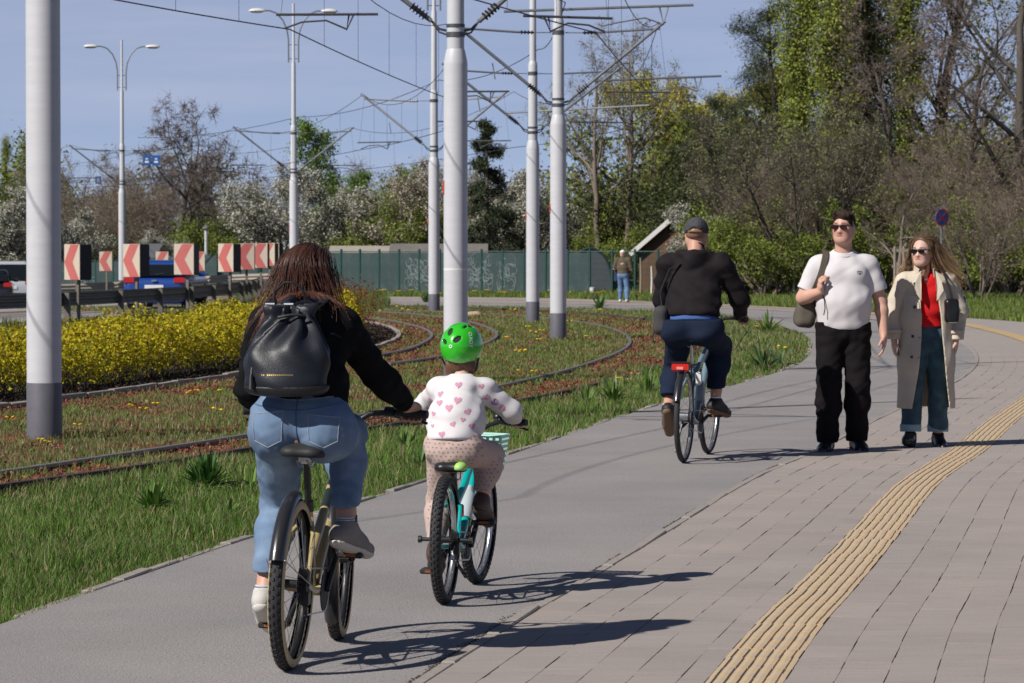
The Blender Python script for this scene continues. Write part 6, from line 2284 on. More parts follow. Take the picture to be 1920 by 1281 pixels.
# ------------------------------------------------ the child's turquoise bicycle
def bike_child():
	root = bike('turquoise_child_bicycle', 'small turquoise child bicycle with knobby tyres and mint basket', -0.303, 14.82, 8.5, 0.6)
	rw, tw, wb = 0.287, 0.026, 0.93
	wheel(root, Matrix.Translation((0, 0, rw)), rw, tw, True, None, 0.030, 0.11, m_chrome, 24)
	hb_, ht_ = Vector((0, .80, .545)), Vector((0, .768, .655))
	st = (ht_ - hb_).normalized()
	T = steer_T(hb_, st, R(-5))
	wheel(root, T @ Matrix.Translation((0, wb, rw)), rw, tw, True, None, 0.024, 0.085, m_chrome, 24)
	bb = (.375, .225)
	BB = Vector((0, *bb))
	seat = Vector((0, .265, .485))
	b = MB()
	b.tube([BB, seat], .0155, 12)
	b.tube([hb_ - st * .01, ht_ + st * .01], .021, 12)
	b.tube([hb_ + st * .02, Vector((0, .66, .40)), BB + Vector((0, .012, .015))], .0225, 12)
	b.tube([ht_ - st * .03, Vector((0, .52, .50)), seat + Vector((0, .012, -.06))], .019, 12)
	for s in (-1, 1):
		b.tube([BB + Vector((s * .026, -.02, 0)), Vector((s * .05, .17, .24)), Vector((s * .058, 0, rw))], [.011, .0105, .009], 8)
		b.tube([seat + Vector((s * .014, 0, -.05)), Vector((s * .045, .14, .42)), Vector((s * .058, 0, rw))], [.0095, .009, .008], 8)
	b.lathe([(.022, -.034), (.022, .034)], 14, Matrix.Translation(BB) @ Ry(R(90)))
	b.build('frame', m_teal, root, True)
	MB().tube([Vector((.0235, .70, .43)), Vector((.0235, .52, .31))], .006, 6).build('frame_stripe', m_lime, root)
	MB().tube([seat, Vector((0, .215, .585))], .0125, 10).build('seat_post', m_blk, root, True)
	sd = saddle(root, .135, .628, .23, .150, m_blk)
	F = Field((-.02, .02, .56), (.13, .32, .66), .005)
	F.ell((.046, .122, .604), (.034, .052, .027), 0).cone((.034, .14, .606), (.014, .24, .606), .018, .010, .02)
	F.keep((0, 0, .592), (0, 0, -1), .004).keep((.016, 0, 0), (-1, 0, 0), .004)
	F.build('saddle_panel', m_lime, sd)
	b = MB()
	b.tube([T @ Vector((-.05, .815, .49)), T @ Vector((.05, .815, .49))], .017, 10)
	b.tube([T @ hb_, T @ (hb_ - st * .06)], .018, 10)
	for s in (-1, 1):
		b.tube([T @ Vector((s * .05, .815, .495)), T @ Vector((s * .05, .875, .36)), T @ Vector((s * .048, wb, rw))], [.017, .0155, .012], 10)
	b.build('fork', m_blk, root, True)
	top = ht_ + st * .09
	hbar = tag_part('handlebar', root)
	MB().tube([T @ ht_, T @ top], .015, 10).build('stem', m_blk, hbar, True)
	c = top + Vector((0, .0, .0))
	bar = [T @ (c + Vector(q)) for q in ((-.275, -.105, .052), (-.17, -.075, .055), (-.09, -.015, .03), (-.04, 0, 0), (.04, 0, 0), (.09, -.015, .03), (.17, -.075, .055), (.275, -.105, .052))]
	MB().tube(bar, .011, 10).build('bar', m_blk, hbar, True)
	G = {}
	for s in (-1, 1):
		a, e = c + Vector((s * .19, -.08, .055)), c + Vector((s * .285, -.108, .052))
		grip_and_lever(root, hbar, a, e, .0145, T, 1)
		G[s] = (T @ a, T @ e)
	MB().lathe([(.024, -.01), (.026, .0), (.018, .014), (.004, .02)], 12, T @ Matrix.Translation(c + Vector((.13, -.035, .07)))).build('bell', m_blk, hbar, True)
	# mint basket hung on the bars: slatted walls with oval holes
	bk = tag_part('basket', root)
	b0 = c + Vector((0, .135, -.03))
	W_, D_, H_ = .125, .085, .17
	walls = []
	for s, fx, fy in (('f', 0, 1), ('b', 0, -1), ('l', -1, 0), ('r', 1, 0)):
		b = MB()
		half = W_ if fx == 0 else D_
		dep = D_ if fx == 0 else W_
		rows, colsn = 7, 8
		def P_(u, v):
			k = 1 - 0.16 * (1 - v)
			z = b0.z - H_ * (1 - v)
			if fx == 0: return Vector((b0.x + u * half * k, b0.y + fy * dep * k, z))
			return Vector((b0.x + fx * dep * k, b0.y + u * half * k, z))
		nrm = Vector((fx, fy, 0)) * .0025
		def slab(u0, u1, v0, v1):
			q = [P_(u0, v0), P_(u1, v0), P_(u1, v1), P_(u0, v1)]
			vs = [T @ (p + nrm) for p in q] + [T @ (p - nrm) for p in q]
			b.add([tuple(v) for v in vs], [[0, 1, 2, 3], [7, 6, 5, 4], [0, 4, 5, 1], [1, 5, 6, 2], [2, 6, 7, 3], [3, 7, 4, 0]])
		for i in range(rows + 1):
			v = i / rows
			slab(-1, 1, max(0, v - .035), min(1, v + .035))
		for j in range(colsn + 1):
			u = -1 + 2 * j / colsn
			for i in range(rows):
				off = (1.0 / colsn) if i % 2 else 0
				uu = u + off
				if uu > 1.001: continue
				slab(max(-1, uu - .055), min(1, uu + .055), i / rows + .034, (i + 1) / rows - .034)
		b.build('basket_wall', m_mint, bk)['kind'] = 'stuff'
	MB().add([tuple(T @ (b0 + Vector((x * W_ * .84, y * D_ * .84, z)))) for z in (-H_, -H_ + .006) for x, y in ((-1, -1), (1, -1), (1, 1), (-1, 1))],
			 [[3, 2, 1, 0], [4, 5, 6, 7], [0, 1, 5, 4], [1, 2, 6, 5], [2, 3, 7, 6], [3, 0, 4, 7]]).build('basket_floor', m_mint, bk)
	rim = [T @ (b0 + Vector((x * W_, y * D_, 0))) for x, y in ((-1, -1), (1, -1), (1, 1), (-1, 1))]
	MB().tube(rim, .008, 6, closed=True).build('basket_rim', m_mint, bk, True)
	P = pedals(root, bb, .125, R(62), wid=.115)
	chain_drive(root, bb, (0, rw), .062, .05, .045)
	b = MB()
	for s in (-1, 1):
		b.tube([(s * .055, 0, rw), (s * .115, 0, rw)], .009, 8)
		b.lathe([(.016, -.008), (.016, .008)], 8, Matrix.Translation((s * .115, 0, rw)) @ Ry(R(90)))
	b.build('axle_pegs', m_blk, root)['kind'] = 'stuff'
	MB().box((.03, .235, .40), (.028, .02, .06), bev=.006).build('rear_reflector', m_reflred, root)
	MB().tube([(-.03, .32, .20), (.075, .12, .11)], .008, 6).build('kickstand', m_blk, root, True)
	MB().lathe([(.03, 0), (.033, .03), (.033, .14), (.018, .165), (.018, .19)], 12, Matrix.Translation((0.0, .545, .335)) @ Rx(R(-42))).build('water_bottle', m_clear, root, True)
	b = MB()
	for s in (-1, 1):
		b.box((s * .016, .115, .535), (.012, .02, .05), bev=.004)
	b.build('rim_brake', m_blk, root)['kind'] = 'stuff'
	return G, P
# ------------------------------------------------ the man's trekking bicycle
def bike_man():
	root = bike('trekking_bicycle', 'blue-grey trekking bicycle with rear rack and big red tail light', 1.285, 24.74, 13.0, 1.0)
	rw, tw, wb = 0.35, 0.021, 1.12
	wheel(root, Matrix.Translation((0, 0, rw)), rw, tw, False, None, 0.050, 0.12, m_chrome, 32, disc=True)
	hb_, ht_ = Vector((0, .985, .70)), Vector((0, .935, .87))
	st = (ht_ - hb_).normalized()
	T = steer_T(hb_, st, R(-2))
	wheel(root, T @ Matrix.Translation((0, wb, rw)), rw, tw, False, None, 0.028, 0.09, m_chrome, 32)
	bb = (.46, .285)
	BB = Vector((0, *bb))
	seat = Vector((0, .30, .735))
	b = MB()
	b.tube([BB, seat], .0175, 12)
	b.tube([hb_ - st * .01, ht_ + st * .01], .0235, 12)
	b.tube([hb_ + st * .025, BB + Vector((0, .012, .02))], .026, 12)
	b.tube([ht_ - st * .035, seat + Vector((0, .014, -.12))], .020, 12)
	for s in (-1, 1):
		b.tube([BB + Vector((s * .03, -.02, 0)), Vector((s * .058, .2, .30)), Vector((s * .066, 0, rw))], [.012, .011, .009], 8)
		b.tube([seat + Vector((s * .014, 0, -.06)), Vector((s * .05, .15, .55)), Vector((s * .066, 0, rw))], [.010, .0095, .008], 8)
	b.lathe([(.024, -.036), (.024, .036)], 14, Matrix.Translation(BB) @ Ry(R(90)))
	b.build('frame', m_frameblue, root, True)
	MB().tube([seat, Vector((0, .235, .90))], .0135, 10).build('seat_post', m_chrome, root, True)
	saddle(root, .17, .945, .28, .175, m_blk)
	b = MB()
	b.tube([T @ Vector((-.05, 1.0, .665)), T @ Vector((.05, 1.0, .665))], .017, 10)
	for s in (-1, 1):
		b.tube([T @ Vector((s * .05, 1.0, .67)), T @ Vector((s * .05, 1.06, .5)), T @ Vector((s * .048, wb, rw))], [.016, .014, .011], 10)
	b.build('fork', m_blk, root, True)
	mudguard(root, (0, 0, rw), rw + .014, R(70), R(160), .027, m_guard)
	mudguard(root, (0, wb, rw), rw + .012, R(60), R(215), .026, m_guard, T)
	top = ht_ + st * .12
	hbar = tag_part('handlebar', root)
	MB().tube([T @ ht_, T @ top, T @ (top + Vector((0, .05, .04)))], .016, 10).build('stem', m_blk, hbar, True)
	c = top + Vector((0, .05, .04))
	bar = [T @ (c + Vector(q)) for q in ((-.34, -.19, .045), (-.26, -.11, .05), (-.14, -.02, .04), (-.05, 0, 0), (.05, 0, 0), (.14, -.02, .04), (.26, -.11, .05), (.34, -.19, .045))]
	MB().tube(bar, .0125, 10).build('bar', m_blk, hbar, True)
	G = {}
	for s in (-1, 1):
		a, e = c + Vector((s * .265, -.115, .05)), c + Vector((s * .345, -.20, .045))
		grip_and_lever(root, hbar, a, e, .016, T, 1)
		G[s] = (T @ a, T @ e)
	MB().tube([T @ (c + Vector((.25, -.06, .04))), T @ (c + Vector((.30, .05, -.06))), T @ (c + Vector((.2, .1, -.2))), T @ (c + Vector((.06, .06, -.26)))], .003, 5).build('brake_cable', m_blk, hbar)
	P = pedals(root, bb, .17, R(14), wid=.135)
	chain_drive(root, bb, (0, rw), .085, .05, .05)
	# rack and lamp
	b = MB()
	z = .735
	for s in (-1, 1):
		b.tube([(s * .055, .16, z), (s * .06, -.16, z), (s * .045, -.19, z)], .0055, 6)
		b.tube([(s * .06, .05, z), (s * .068, 0, rw + .03)], .005, 6)
		b.tube([(s * .06, -.09, z), (s * .068, -.005, rw + .03)], .005, 6)
	b.tube([(-.045, -.19, z), (.045, -.19, z)], .0055, 6)
	b.tube([(-.055, .0, z), (.055, .0, z)], .005, 6)
	b.tube([(0, .16, z), (0, -.18, z)], .005, 6)
	b.tube([(-.055, .16, z), (0, .285, .70), (.055, .16, z)], .005, 6)
	b.build('rear_rack', m_blk, root, True)
	tl = MB().box((0, -.207, .722), (.128, .035, .062), bev=.012).build('tail_light', m_reflred, root)
	MB().box((0, -.200, .757), (.142, .05, .012), bev=.003).build('lamp_cap', m_blk, tl)
	MB().box((0.0, -.227, .716), (.05, .006, .02)).build('light_strip', mat('strip_pink', (.75, .25, .22), .3), tl)
	MB().lathe([(.035, 0), (.037, .03), (.037, .15), (.02, .175), (.02, .2)], 12, Matrix.Translation((0, .62, .42)) @ Rx(R(-38))).build('water_bottle', m_clear, root, True)
	MB().tube([(-.03, .1, .30), (-.06, -.02, .08)], .009, 6).build('kickstand', m_blk, root, True)
	MB().box((.045, .32, .62), (.05, .06, .10), bev=.015).build('frame_lock', m_plate, root)
	return G, P
GRIP_W, PED_W = bike_sand()
GRIP_C, PED_C = bike_child()
GRIP_M, PED_M = bike_man()
# ================================================================== people
m_skin = mat('skin', (0.5, 0.3, 0.2), 0.5, attr='tint', spec=0.35, var=0.06, vscale=30)
def V3(*a): return np.array(a, dtype=float)
def nrm(v): return v / (np.linalg.norm(v) + 1e-9)
def ik(a, b, l1, l2, hint):
	a, b = np.array(a, float), np.array(b, float)
	d = b - a
	L = min(np.linalg.norm(d), (l1 + l2) * 0.999)
	u = nrm(d)
	x = (l1 * l1 - l2 * l2 + L * L) / (2 * L)
	h = math.sqrt(max(l1 * l1 - x * x, 0))
	w = np.array(hint, float)
	w = nrm(w - u * (w @ u))
	return a + u * x + w * h
def frame_of(f, u=(0, 0, 1)):
	"""columns right, forward, up"""
	f = nrm(np.array(f, float))
	r = nrm(np.cross(f, np.array(u, float)))
	return np.stack([r, f, np.cross(r, f)], axis=1)
def folds(amp, freq, seed, axis=(0, 0, 1), k=4):
	g = np.random.default_rng(seed)
	A = [nrm(np.array(axis) + g.normal(0, .45, 3)) * freq * g.uniform(.6, 1.5) for _ in range(k)]
	ph = g.uniform(0, 6.28, (k, 2))
	wv = g.normal(0, freq * .35, (k, 3))
	def f(x, y, z):
		s = 0
		for i in range(k):
			w = np.sin(x * wv[i, 0] + y * wv[i, 1] + z * wv[i, 2] + ph[i, 1])
			s = s + np.sin(x * A[i][0] + y * A[i][1] + z * A[i][2] + ph[i, 0] + 1.8 * w) * (0.55 + 0.45 * w)
		return s * (amp / k * 1.6)
	return f
def add_head(F, c, M, s=1.0, male=True, face=True):
	"""c: centre of the skull, M: columns right/forward/up, s: 1.0 = 0.23 m tall head"""
	def P(x, y, z): return c + M @ (np.array([x, y, z]) * s)
	F.ell(P(0, -.012, .025), (.076 * s, .094 * s, .092 * s), .0, M)
	F.ell(P(0, .026, -.035), (.060 * s, .066 * s, .082 * s), .045 * s, M)
	F.ell(P(0, .040, -.086), (.036 * s, .036 * s, .026 * s), .045 * s, M)
	for q in (-1, 1):
		F.cone(P(q * .054, -.005, -.055), P(q * .022, .058, -.095), .026 * s, .020 * s, .035 * s)
		F.ell(P(q * .036, .052, -.032), (.026 * s, .024 * s, .024 * s), .03 * s, M)
		F.ell(P(q * .077, -.010, -.008), (.010 * s, .019 * s, .031 * s), .008 * s, M)
	if face:
		F.cone(P(0, .078, .008), P(0, .099, -.034), .010 * s, .0135 * s, .014 * s)
		for q in (-1, 1):
			F.ell(P(q * .013, .088, -.037), (.010 * s, .010 * s, .008 * s), .008 * s, M)
			F.ell(P(q * .032, .088, .006), (.017 * s, .013 * s, .010 * s), .016 * s, M, 'sub')
			F.ell(P(q * .032, .076, .004), (.0135 * s, .0125 * s, .0115 * s), .004 * s, M)
			F.cone(P(q * .012, .085, .024), P(q * .048, .072, .024), .010 * s, .008 * s, .012 * s)
		F.cone(P(-.020, .079, -.062), P(.020, .079, -.062), .0075 * s, .0075 * s, .008 * s)
		F.cone(P(-.017, .078, -.073), P(.017, .078, -.073), .008 * s, .008 * s, .007 * s)
		F.box(P(0, .092, -.0675), (.024 * s, .006 * s, .0012), .0, .003, M, 'sub')
		if male:
			F.ell(P(0, .062, -.098), (.024 * s, .02 * s, .018 * s), .02 * s, M)
def add_hand_grip(F, wrist, g0, g1, s=1.0, side=1):
	"""fingers closed over a bar from g0 (inner) to g1 (outer)"""
	g0, g1, wrist = [np.array(q, float) for q in (g0, g1, wrist)]
	a = nrm(g1 - g0)
	mid = (g0 + g1) / 2
	back = nrm((wrist - mid) - a * ((wrist - mid) @ a))
	up = nrm(np.cross(a, back)) * (1 if np.cross(a, back)[2] > 0 else -1)
	fw = -back
	k0 = mid + up * .022 * s + fw * .016 * s
	F.cone(wrist, mid + up * .026 * s + back * .012 * s, .024 * s, .022 * s, .02, side=a, flat=1.45)
	F.cone(mid + up * .024 * s + back * .01 * s, k0, .019 * s, .015 * s, .015, side=a, flat=2.0)
	L = np.linalg.norm(g1 - g0)
	for i, (o, r, e) in enumerate(((-.36, .0088, 1.0), (-.12, .0092, 1.08), (.12, .0088, 1.02), (.35, .0078, .9))):
		b = a * (o * .088 * s)
		p = [k0 + b, mid + b + fw * .037 * s * e + up * .010 * s, mid + b + fw * .030 * s * e - up * .022 * s, mid + b + fw * .004 * s - up * .030 * s]
		for j in range(3):
			F.cone(p[j], p[j + 1], r * s * (1.05 - .06 * j), r * s * (1.0 - .07 * j), .004)
	t0 = mid - a * .040 * s + back * .016 * s + up * .016 * s
	t1 = mid - a * .056 * s + fw * .014 * s + up * .002 * s
	t2 = mid - a * .046 * s + fw * .030 * s - up * .016 * s
	F.cone(t0, t1, .0125 * s, .0105 * s, .010)
	F.cone(t1, t2, .0105 * s, .009 * s, .004)
def add_hand(F, wrist, d, palm, thumb, s=1.0, curl=0.5, fist=False):
	"""open relaxed hand: d along the hand, palm the way the palm faces, thumb side"""
	w, d, pn, th = np.array(wrist, float), nrm(np.array(d, float)), None, None
	pn = np.array(palm, float); pn = nrm(pn - d * (pn @ d))
	th = np.array(thumb, float); th = th - d * (th @ d); th = nrm(th - pn * (th @ pn))
	kn = w + d * .088 * s
	F.cone(w, w + d * .045 * s, .021 * s, .021 * s, .015, side=th, flat=1.35, flatb=1.8)
	F.cone(w + d * .04 * s, kn - d * .006 * s, .0165 * s, .014 * s, .015, side=th, flat=2.2, flatb=2.7)
	c = curl
	for i, (o, ln, r) in enumerate(((.030, .072, .0085), (.010, .080, .0088), (-.010, .074, .0085), (-.029, .060, .0076))):
		p = kn + th * o * s
		dirn = d.copy()
		cc = c * (1 + .12 * i)
		for j, f in enumerate((.46, .30, .24)):
			a = cc * (.55 + .35 * j) * (2.1 if fist else 1)
			dirn = nrm(dirn * math.cos(a) + pn * math.sin(a))
			dirn = nrm(dirn + th * o * .8)
			q = p + dirn * ln * f * s
			F.cone(p, q, r * s * (1.02 - .08 * j), r * s * (.96 - .08 * j), .003)
			p = q
	t0 = w + d * .022 * s + th * .026 * s
	t1 = t0 + nrm(d * .75 + th * .75 + pn * .35) * .042 * s
	t2 = t1 + nrm(d * 1.0 + th * .12 + pn * (.45 + (1.2 if fist else 0))) * .036 * s
	F.cone(t0, t1, .0135 * s, .0105 * s, .012)
	F.cone(t1, t2, .0105 * s, .0082 * s, .003)
def add_arm(F, sh, el, wr, r, k=.02):
	F.cone(sh, el, r[0], r[1], k)
	m = np.array(el) + (np.array(wr) - np.array(el)) * .3
	F.cone(el, m, r[1] * .98, r[1] * 1.0, k)
	F.cone(m, wr, r[1] * 1.0, r[2], k)
def add_leg(F, hip, kn, an, r, k=.03):
	F.cone(hip, kn, r[0], r[1], k)
	m = np.array(kn) + (np.array(an) - np.array(kn)) * .35
	F.cone(kn, m, r[1], r[1] * 1.04, k)
	F.cone(m, an, r[1] * 1.04, r[2], k)
def shoe(name, root, an, toe, m, sole_m, s=1.0, high=0.0, h=.006, width=.045, sole=.016):
	"""shoe from heel to toe under an ankle"""
	an, toe = np.array(an, float), np.array(toe, float)
	f = toe - an
	fl = nrm(f)
	r = nrm(np.cross(fl, V3(0, 0, 1)))
	u = np.cross(r, fl)
	hl = an - u * .060 * s - fl * .045 * s
	bl = hl + fl * .155 * s
	tp = hl + fl * .235 * s
	F = Field(np.minimum(np.minimum(hl, tp), an) - .09 * s, np.maximum(np.maximum(hl, tp), an) + .10 * s + high, h)
	F.cone(hl + u * .012 * s, bl + u * .004 * s, .037 * s, .042 * s, .01, side=r, flat=1.0, flatb=width / .042)
	F.cone(bl, tp, .040 * s, .033 * s, .02, side=r, flat=width / .042, flatb=1.05)
	F.cone(an + u * high, hl + u * .03 * s + fl * .03 * s, .040 * s, .042 * s, .03)
	F.cone(an + fl * .012 * s, bl + u * .014 * s, .043 * s, .036 * s, .03)
	F.keep(hl - u * .018 * s, -u, .004)
	F.keep(an + u * (.022 + high), u, .004)
	o = F.build(name, m, root)
	F = Field(np.minimum(hl, tp) - .09 * s, np.maximum(hl, tp) + .09 * s, h)
	F.cone(hl, bl, .041 * s, .045 * s, .005, side=r, flat=1.0, flatb=width / .042)
	F.cone(bl, tp, .045 * s, .038 * s, .01, side=r, flat=width / .042, flatb=1.05)
	F.keep(hl - u * (.018 * s + sole), -u, .003)
	F.keep(hl - u * .012 * s, u, .003)
	F.build('sole', sole_m, o)
	return o
def strands(root, c, M, rad, n, L, r, col0, col1, seed, wind, push, m, start_z=-0.2, part_side=0.0, back=True, name='hair_strands'):
	"""long hair: strands laid over the skull, then falling outside the listed ellipsoids"""
	g = np.random.default_rng(seed)
	th = g.uniform(0, 2 * np.pi, n)
	zz = g.uniform(start_z, 1.0, n)
	rr = np.sqrt(np.clip(1 - zz * zz, 0, 1))
	q = np.stack([rr * np.cos(th), rr * np.sin(th), zz], 1)
	if back:
		bk = .25 if back is True else back
		q = q[((q[:, 1] < bk) & ((q[:, 1] < .25) | (q[:, 2] > .35))) | ((q[:, 2] > 0.75) & (q[:, 1] < max(bk, .5)))]
	n = len(q)
	p = c + (q * np.array(rad)) @ M.T
	steps = 15
	ln = L * g.uniform(.75, 1.1, n)
	W = np.array(wind)
	off = g.normal(0, .028, (n, 3)) + np.array([.07, .05, 0]) * np.sin(np.stack([q[:, 0] * 9, q[:, 1] * 9 + 1, q[:, 2] * 9], 1) * 1.7)
	P = [p.copy()]
	for k in range(steps):
		t = k / steps
		d = np.array([0, 0, -1.0]) + W * (0.25 + 1.1 * t) + off * (0.6 + 1.5 * t)
		# follow the skull tangentially while on it
		x = (p - c) @ M / np.array(rad)
		ql = np.linalg.norm(x, axis=1, keepdims=True)
		nv = unit((x / np.array(rad)) @ M.T)
		on = np.clip((1.25 - ql) / .25, 0, 1)
		d = d - nv * np.minimum((d * nv).sum(1, keepdims=True), 0) * on
		low = np.clip((x[:, 2:3] - .1) * 1.5, 0, 1)
		d = d + (M @ np.array([0, -1.0, 0]))[None] * low * 0.9
		p = p + unit(d) * (ln / steps)[:, None]
		x = (p - c) @ M / np.array(rad)
		ql = np.linalg.norm(x, axis=1, keepdims=True)
		lay = 1.03 + .09 * ((np.arange(n) * 7919 % 101) / 101.0)[:, None]
		p = np.where(ql < lay, c + ((x / ql * lay) * np.array(rad)) @ M.T, p)
		for pc, pr in push:
			x = (p - np.array(pc)) / np.array(pr)
			ql = np.linalg.norm(x, axis=1, keepdims=True)
			p = np.where(ql < 1.02, np.array(pc) + x / ql * 1.02 * np.array(pr), p)
		P.append(p.copy())
	P = np.stack(P, 1)
	m_ = steps + 1
	T = unit(np.gradient(P, axis=1))
	u = unit(np.cross(T, g.normal(size=(n, 1, 3)) + 0 * T))
	w = np.cross(T, u)
	rad_ = r * np.concatenate([np.linspace(.8, 1, 3), np.linspace(1, .35, m_ - 3)])[None, :, None]
	V = np.stack([P + u * rad_ * np.cos(a) * 1.6 + w * rad_ * np.sin(a) for a in (0, 2.094, 4.189)], axis=2)
	base = (np.arange(n) * m_ * 3)[:, None, None]
	i = (np.arange(m_ - 1) * 3)[None, :, None]
	F = np.concatenate([np.stack([base + i + a, base + i + b, base + i + 3 + b, base + i + 3 + a], -1).reshape(-1, 4) for a, b in ((0, 1), (1, 2), (2, 0))])
	tt = np.linspace(0, 1, m_)[None, :, None] ** 1.5
	C = (np.array(col0)[None, None] * (1 - tt) + np.array(col1)[None, None] * tt) * g.uniform(.65, 1.35, (n, 1, 1))
	C = np.repeat(C[:, :, None, :], 3, axis=2).reshape(-1, 3)
	o = mesh_obj(name, V.reshape(-1, 3), F, m, root, True, cols=C)
	o['kind'] = 'stuff'
	return o
def ribbon(pts, wdir, w, t):
	"""flat strap: width along wdir, thickness t"""
	P = spline(np.array(pts, float), .015)
	T = unit(np.gradient(P, axis=0))
	W = unit(np.array(wdir, float)[None] - T * (T @ np.array(wdir, float))[:, None])
	N = np.cross(T, W)
	n = len(P)
	vs = []
	for i in range(n):
		for a, b in ((-w, -t), (w, -t), (w, t), (-w, t)):
			vs.append(tuple(P[i] + W[i] * a + N[i] * b))
	fs = [[i * 4 + k, i * 4 + (k + 1) % 4, i * 4 + 4 + (k + 1) % 4, i * 4 + 4 + k] for i in range(n - 1) for k in range(4)]
	fs += [[3, 2, 1, 0], [n * 4 - 4, n * 4 - 3, n * 4 - 2, n * 4 - 1]]
	return MB().add(vs, fs)
def bvh_of(o):
	me = o.data
	n = len(me.vertices)
	co = np.empty(n * 3, dtype=np.float32); me.vertices.foreach_get('co', co)
	return BVHTree.FromPolygons([tuple(v) for v in co.reshape(-1, 3).astype(float)], [tuple(p.vertices) for p in me.polygons])
def seam(bvh, pts, r, org, d=(0, 1, 0), n=14, lift=.0012):
	"""project a polyline of (x, z) along d onto a garment and return a tube path"""
	P = spline(np.array(pts, float), max(.008, .0))
	out = []
	for x, z in P:
		h = bvh.ray_cast(Vector((x, org, z)), Vector(d))
		if h[0] is not None: out.append(tuple(h[0] + h[1] * lift))
	return out
def decal(bvh, verts2, faces, org, d, name, m, root, lift=.0016):
	"""flat print laid on a garment: 2-D points (x, z) projected along d"""
	vs, ok = [], True
	for x, z in verts2:
		h = bvh.ray_cast(Vector((x, org, z)), Vector(d))
		if h[0] is None: return None
		vs.append(tuple(h[0] + h[1] * lift))
	return mesh_obj(name, vs, faces, m, root)
m_hair = mat('hair', (0.1, 0.05, 0.03), 0.42, attr='tint', spec=0.35)
def lip_cols(c, M, s, skin, lips):
	def f(V):
		C = np.tile(np.array(skin), (len(V), 1))
		x = (V - c) @ M / s
		k = (np.abs(x[:, 0]) < .020) & (x[:, 1] > .066) & (x[:, 2] < -.058) & (x[:, 2] > -.078)
		C[k] = np.array(skin) * .2 + np.array(lips) * .8
		k = (np.abs(x[:, 0]) < .026) & (x[:, 1] > .06) & (np.abs(x[:, 2] + .0675) < .0034)
		C[k] = np.array(lips) * .45
		ch = np.exp(-(((np.abs(x[:, 0]) - .04) / .02) ** 2 + ((x[:, 2] + .035) / .022) ** 2)) * (x[:, 1] > .02)
		C = C * (1 - .25 * ch[:, None] * np.array([0, 1, 1]))
		br = (np.abs(np.abs(x[:, 0]) - .032) < .019) & (np.abs(x[:, 2] - .029) < .0055) & (x[:, 1] > .05)
		C[br] = np.array(skin) * .35
		return C
	return f
def sunglasses(label, root_loc, rotz, c, M, s, m_lens, m_frame, w=.030, hgt=.019, group=None):
	"""worn glasses, a thing of their own; coordinates in the wearer's frame"""
	g = thing('sunglasses', label, 'sunglasses', root_loc, rotz, 'sunglasses')
	MM = Matrix([list(r) for r in M])
	def P(x, y, z): return Vector(c + M @ (np.array([x, y, z]) * s))
	for q in (-1, 1):
		b = MB().prism([(-w * s, -hgt * .7 * s), (-w * .75 * s, -hgt * s), (w * .6 * s, -hgt * s), (w * s, -hgt * .4 * s), (w * s, hgt * .7 * s), (-w * s, hgt * .7 * s)],
					   Matrix.Translation(P(q * .034, .105, .002)) @ (MM @ Matrix.Rotation(R(90), 3, 'X') @ Matrix.Rotation(R(q * 8), 3, 'Y')).to_4x4(), .006 * s)
		b.build('lens', m_lens, g)
		MB().tube([P(q * .066, .096, .012), P(q * .082, .04, .010), P(q * .083, -.02, .004)], .0035 * s, 5).build('temple', m_frame, g)
	MB().tube([P(-.066, .098, .014), P(-.03, .108, .016), P(0, .110, .013), P(.03, .108, .016), P(.066, .098, .014)], .0038 * s, 5).build('brow_bar', m_frame, g)
	return g
def heart(cx, cz, s, rot):
	t = np.linspace(0, 2 * np.pi, 15)[:-1]
	x = 16 * np.sin(t) ** 3
	z = 13 * np.cos(t) - 5 * np.cos(2 * t) - 2 * np.cos(3 * t) - np.cos(4 * t)
	c, n = math.cos(rot), math.sin(rot)
	P = [(cx + s * (a * c - b * n) / 16, cz + s * (a * n + b * c) / 16) for a, b in zip(x, z)]
	P.append((cx, cz))
	return P, [[i, (i + 1) % 14, 14] for i in range(14)]
def lean_pt(p, deg):
	return np.array(Matrix.Rotation(R(deg), 3, 'Y') @ Vector(p))
# materials of the clothes
m_hoodie = mat('hoodie_black', (0.009, 0.009, 0.010), 0.9, spec=.1, var=0.2, vscale=12, bump=.3, bscale=300, bdist=.002)
m_denim = mat('denim_light', (0.145, 0.215, 0.325), 0.85, spec=.15, var=0.22, vscale=9, bump=.35, bscale=420, bdist=.002, col2=(0.21, 0.285, 0.39), c2lo=.5, c2hi=.75)
m_denim_seam = mat('denim_seam', (0.075, 0.13, 0.24), 0.9)
m_thread = mat('denim_thread', (0.30, 0.32, 0.36), 0.8)
m_sock = mat('sock_white', (0.62, 0.62, 0.63), 0.9, bump=.2, bscale=200)
m_sneak = mat('sneaker_grey', (0.24, 0.215, 0.195), 0.85, var=.1, vscale=20, bump=.2, bscale=260)
m_solew = mat('sole_white', (0.58, 0.55, 0.50), 0.7)
m_leather = mat('bag_leather', (0.012, 0.014, 0.020), 0.46, var=.25, vscale=14, bump=.45, bscale=150, bdist=.002, spec=.4)
m_leather_b = mat('bag_base', (0.010, 0.010, 0.012), 0.5, bump=.3, bscale=200, bdist=.002)
m_gold = mat('gold_print', (0.55, 0.38, 0.16), .35, metal=.8)
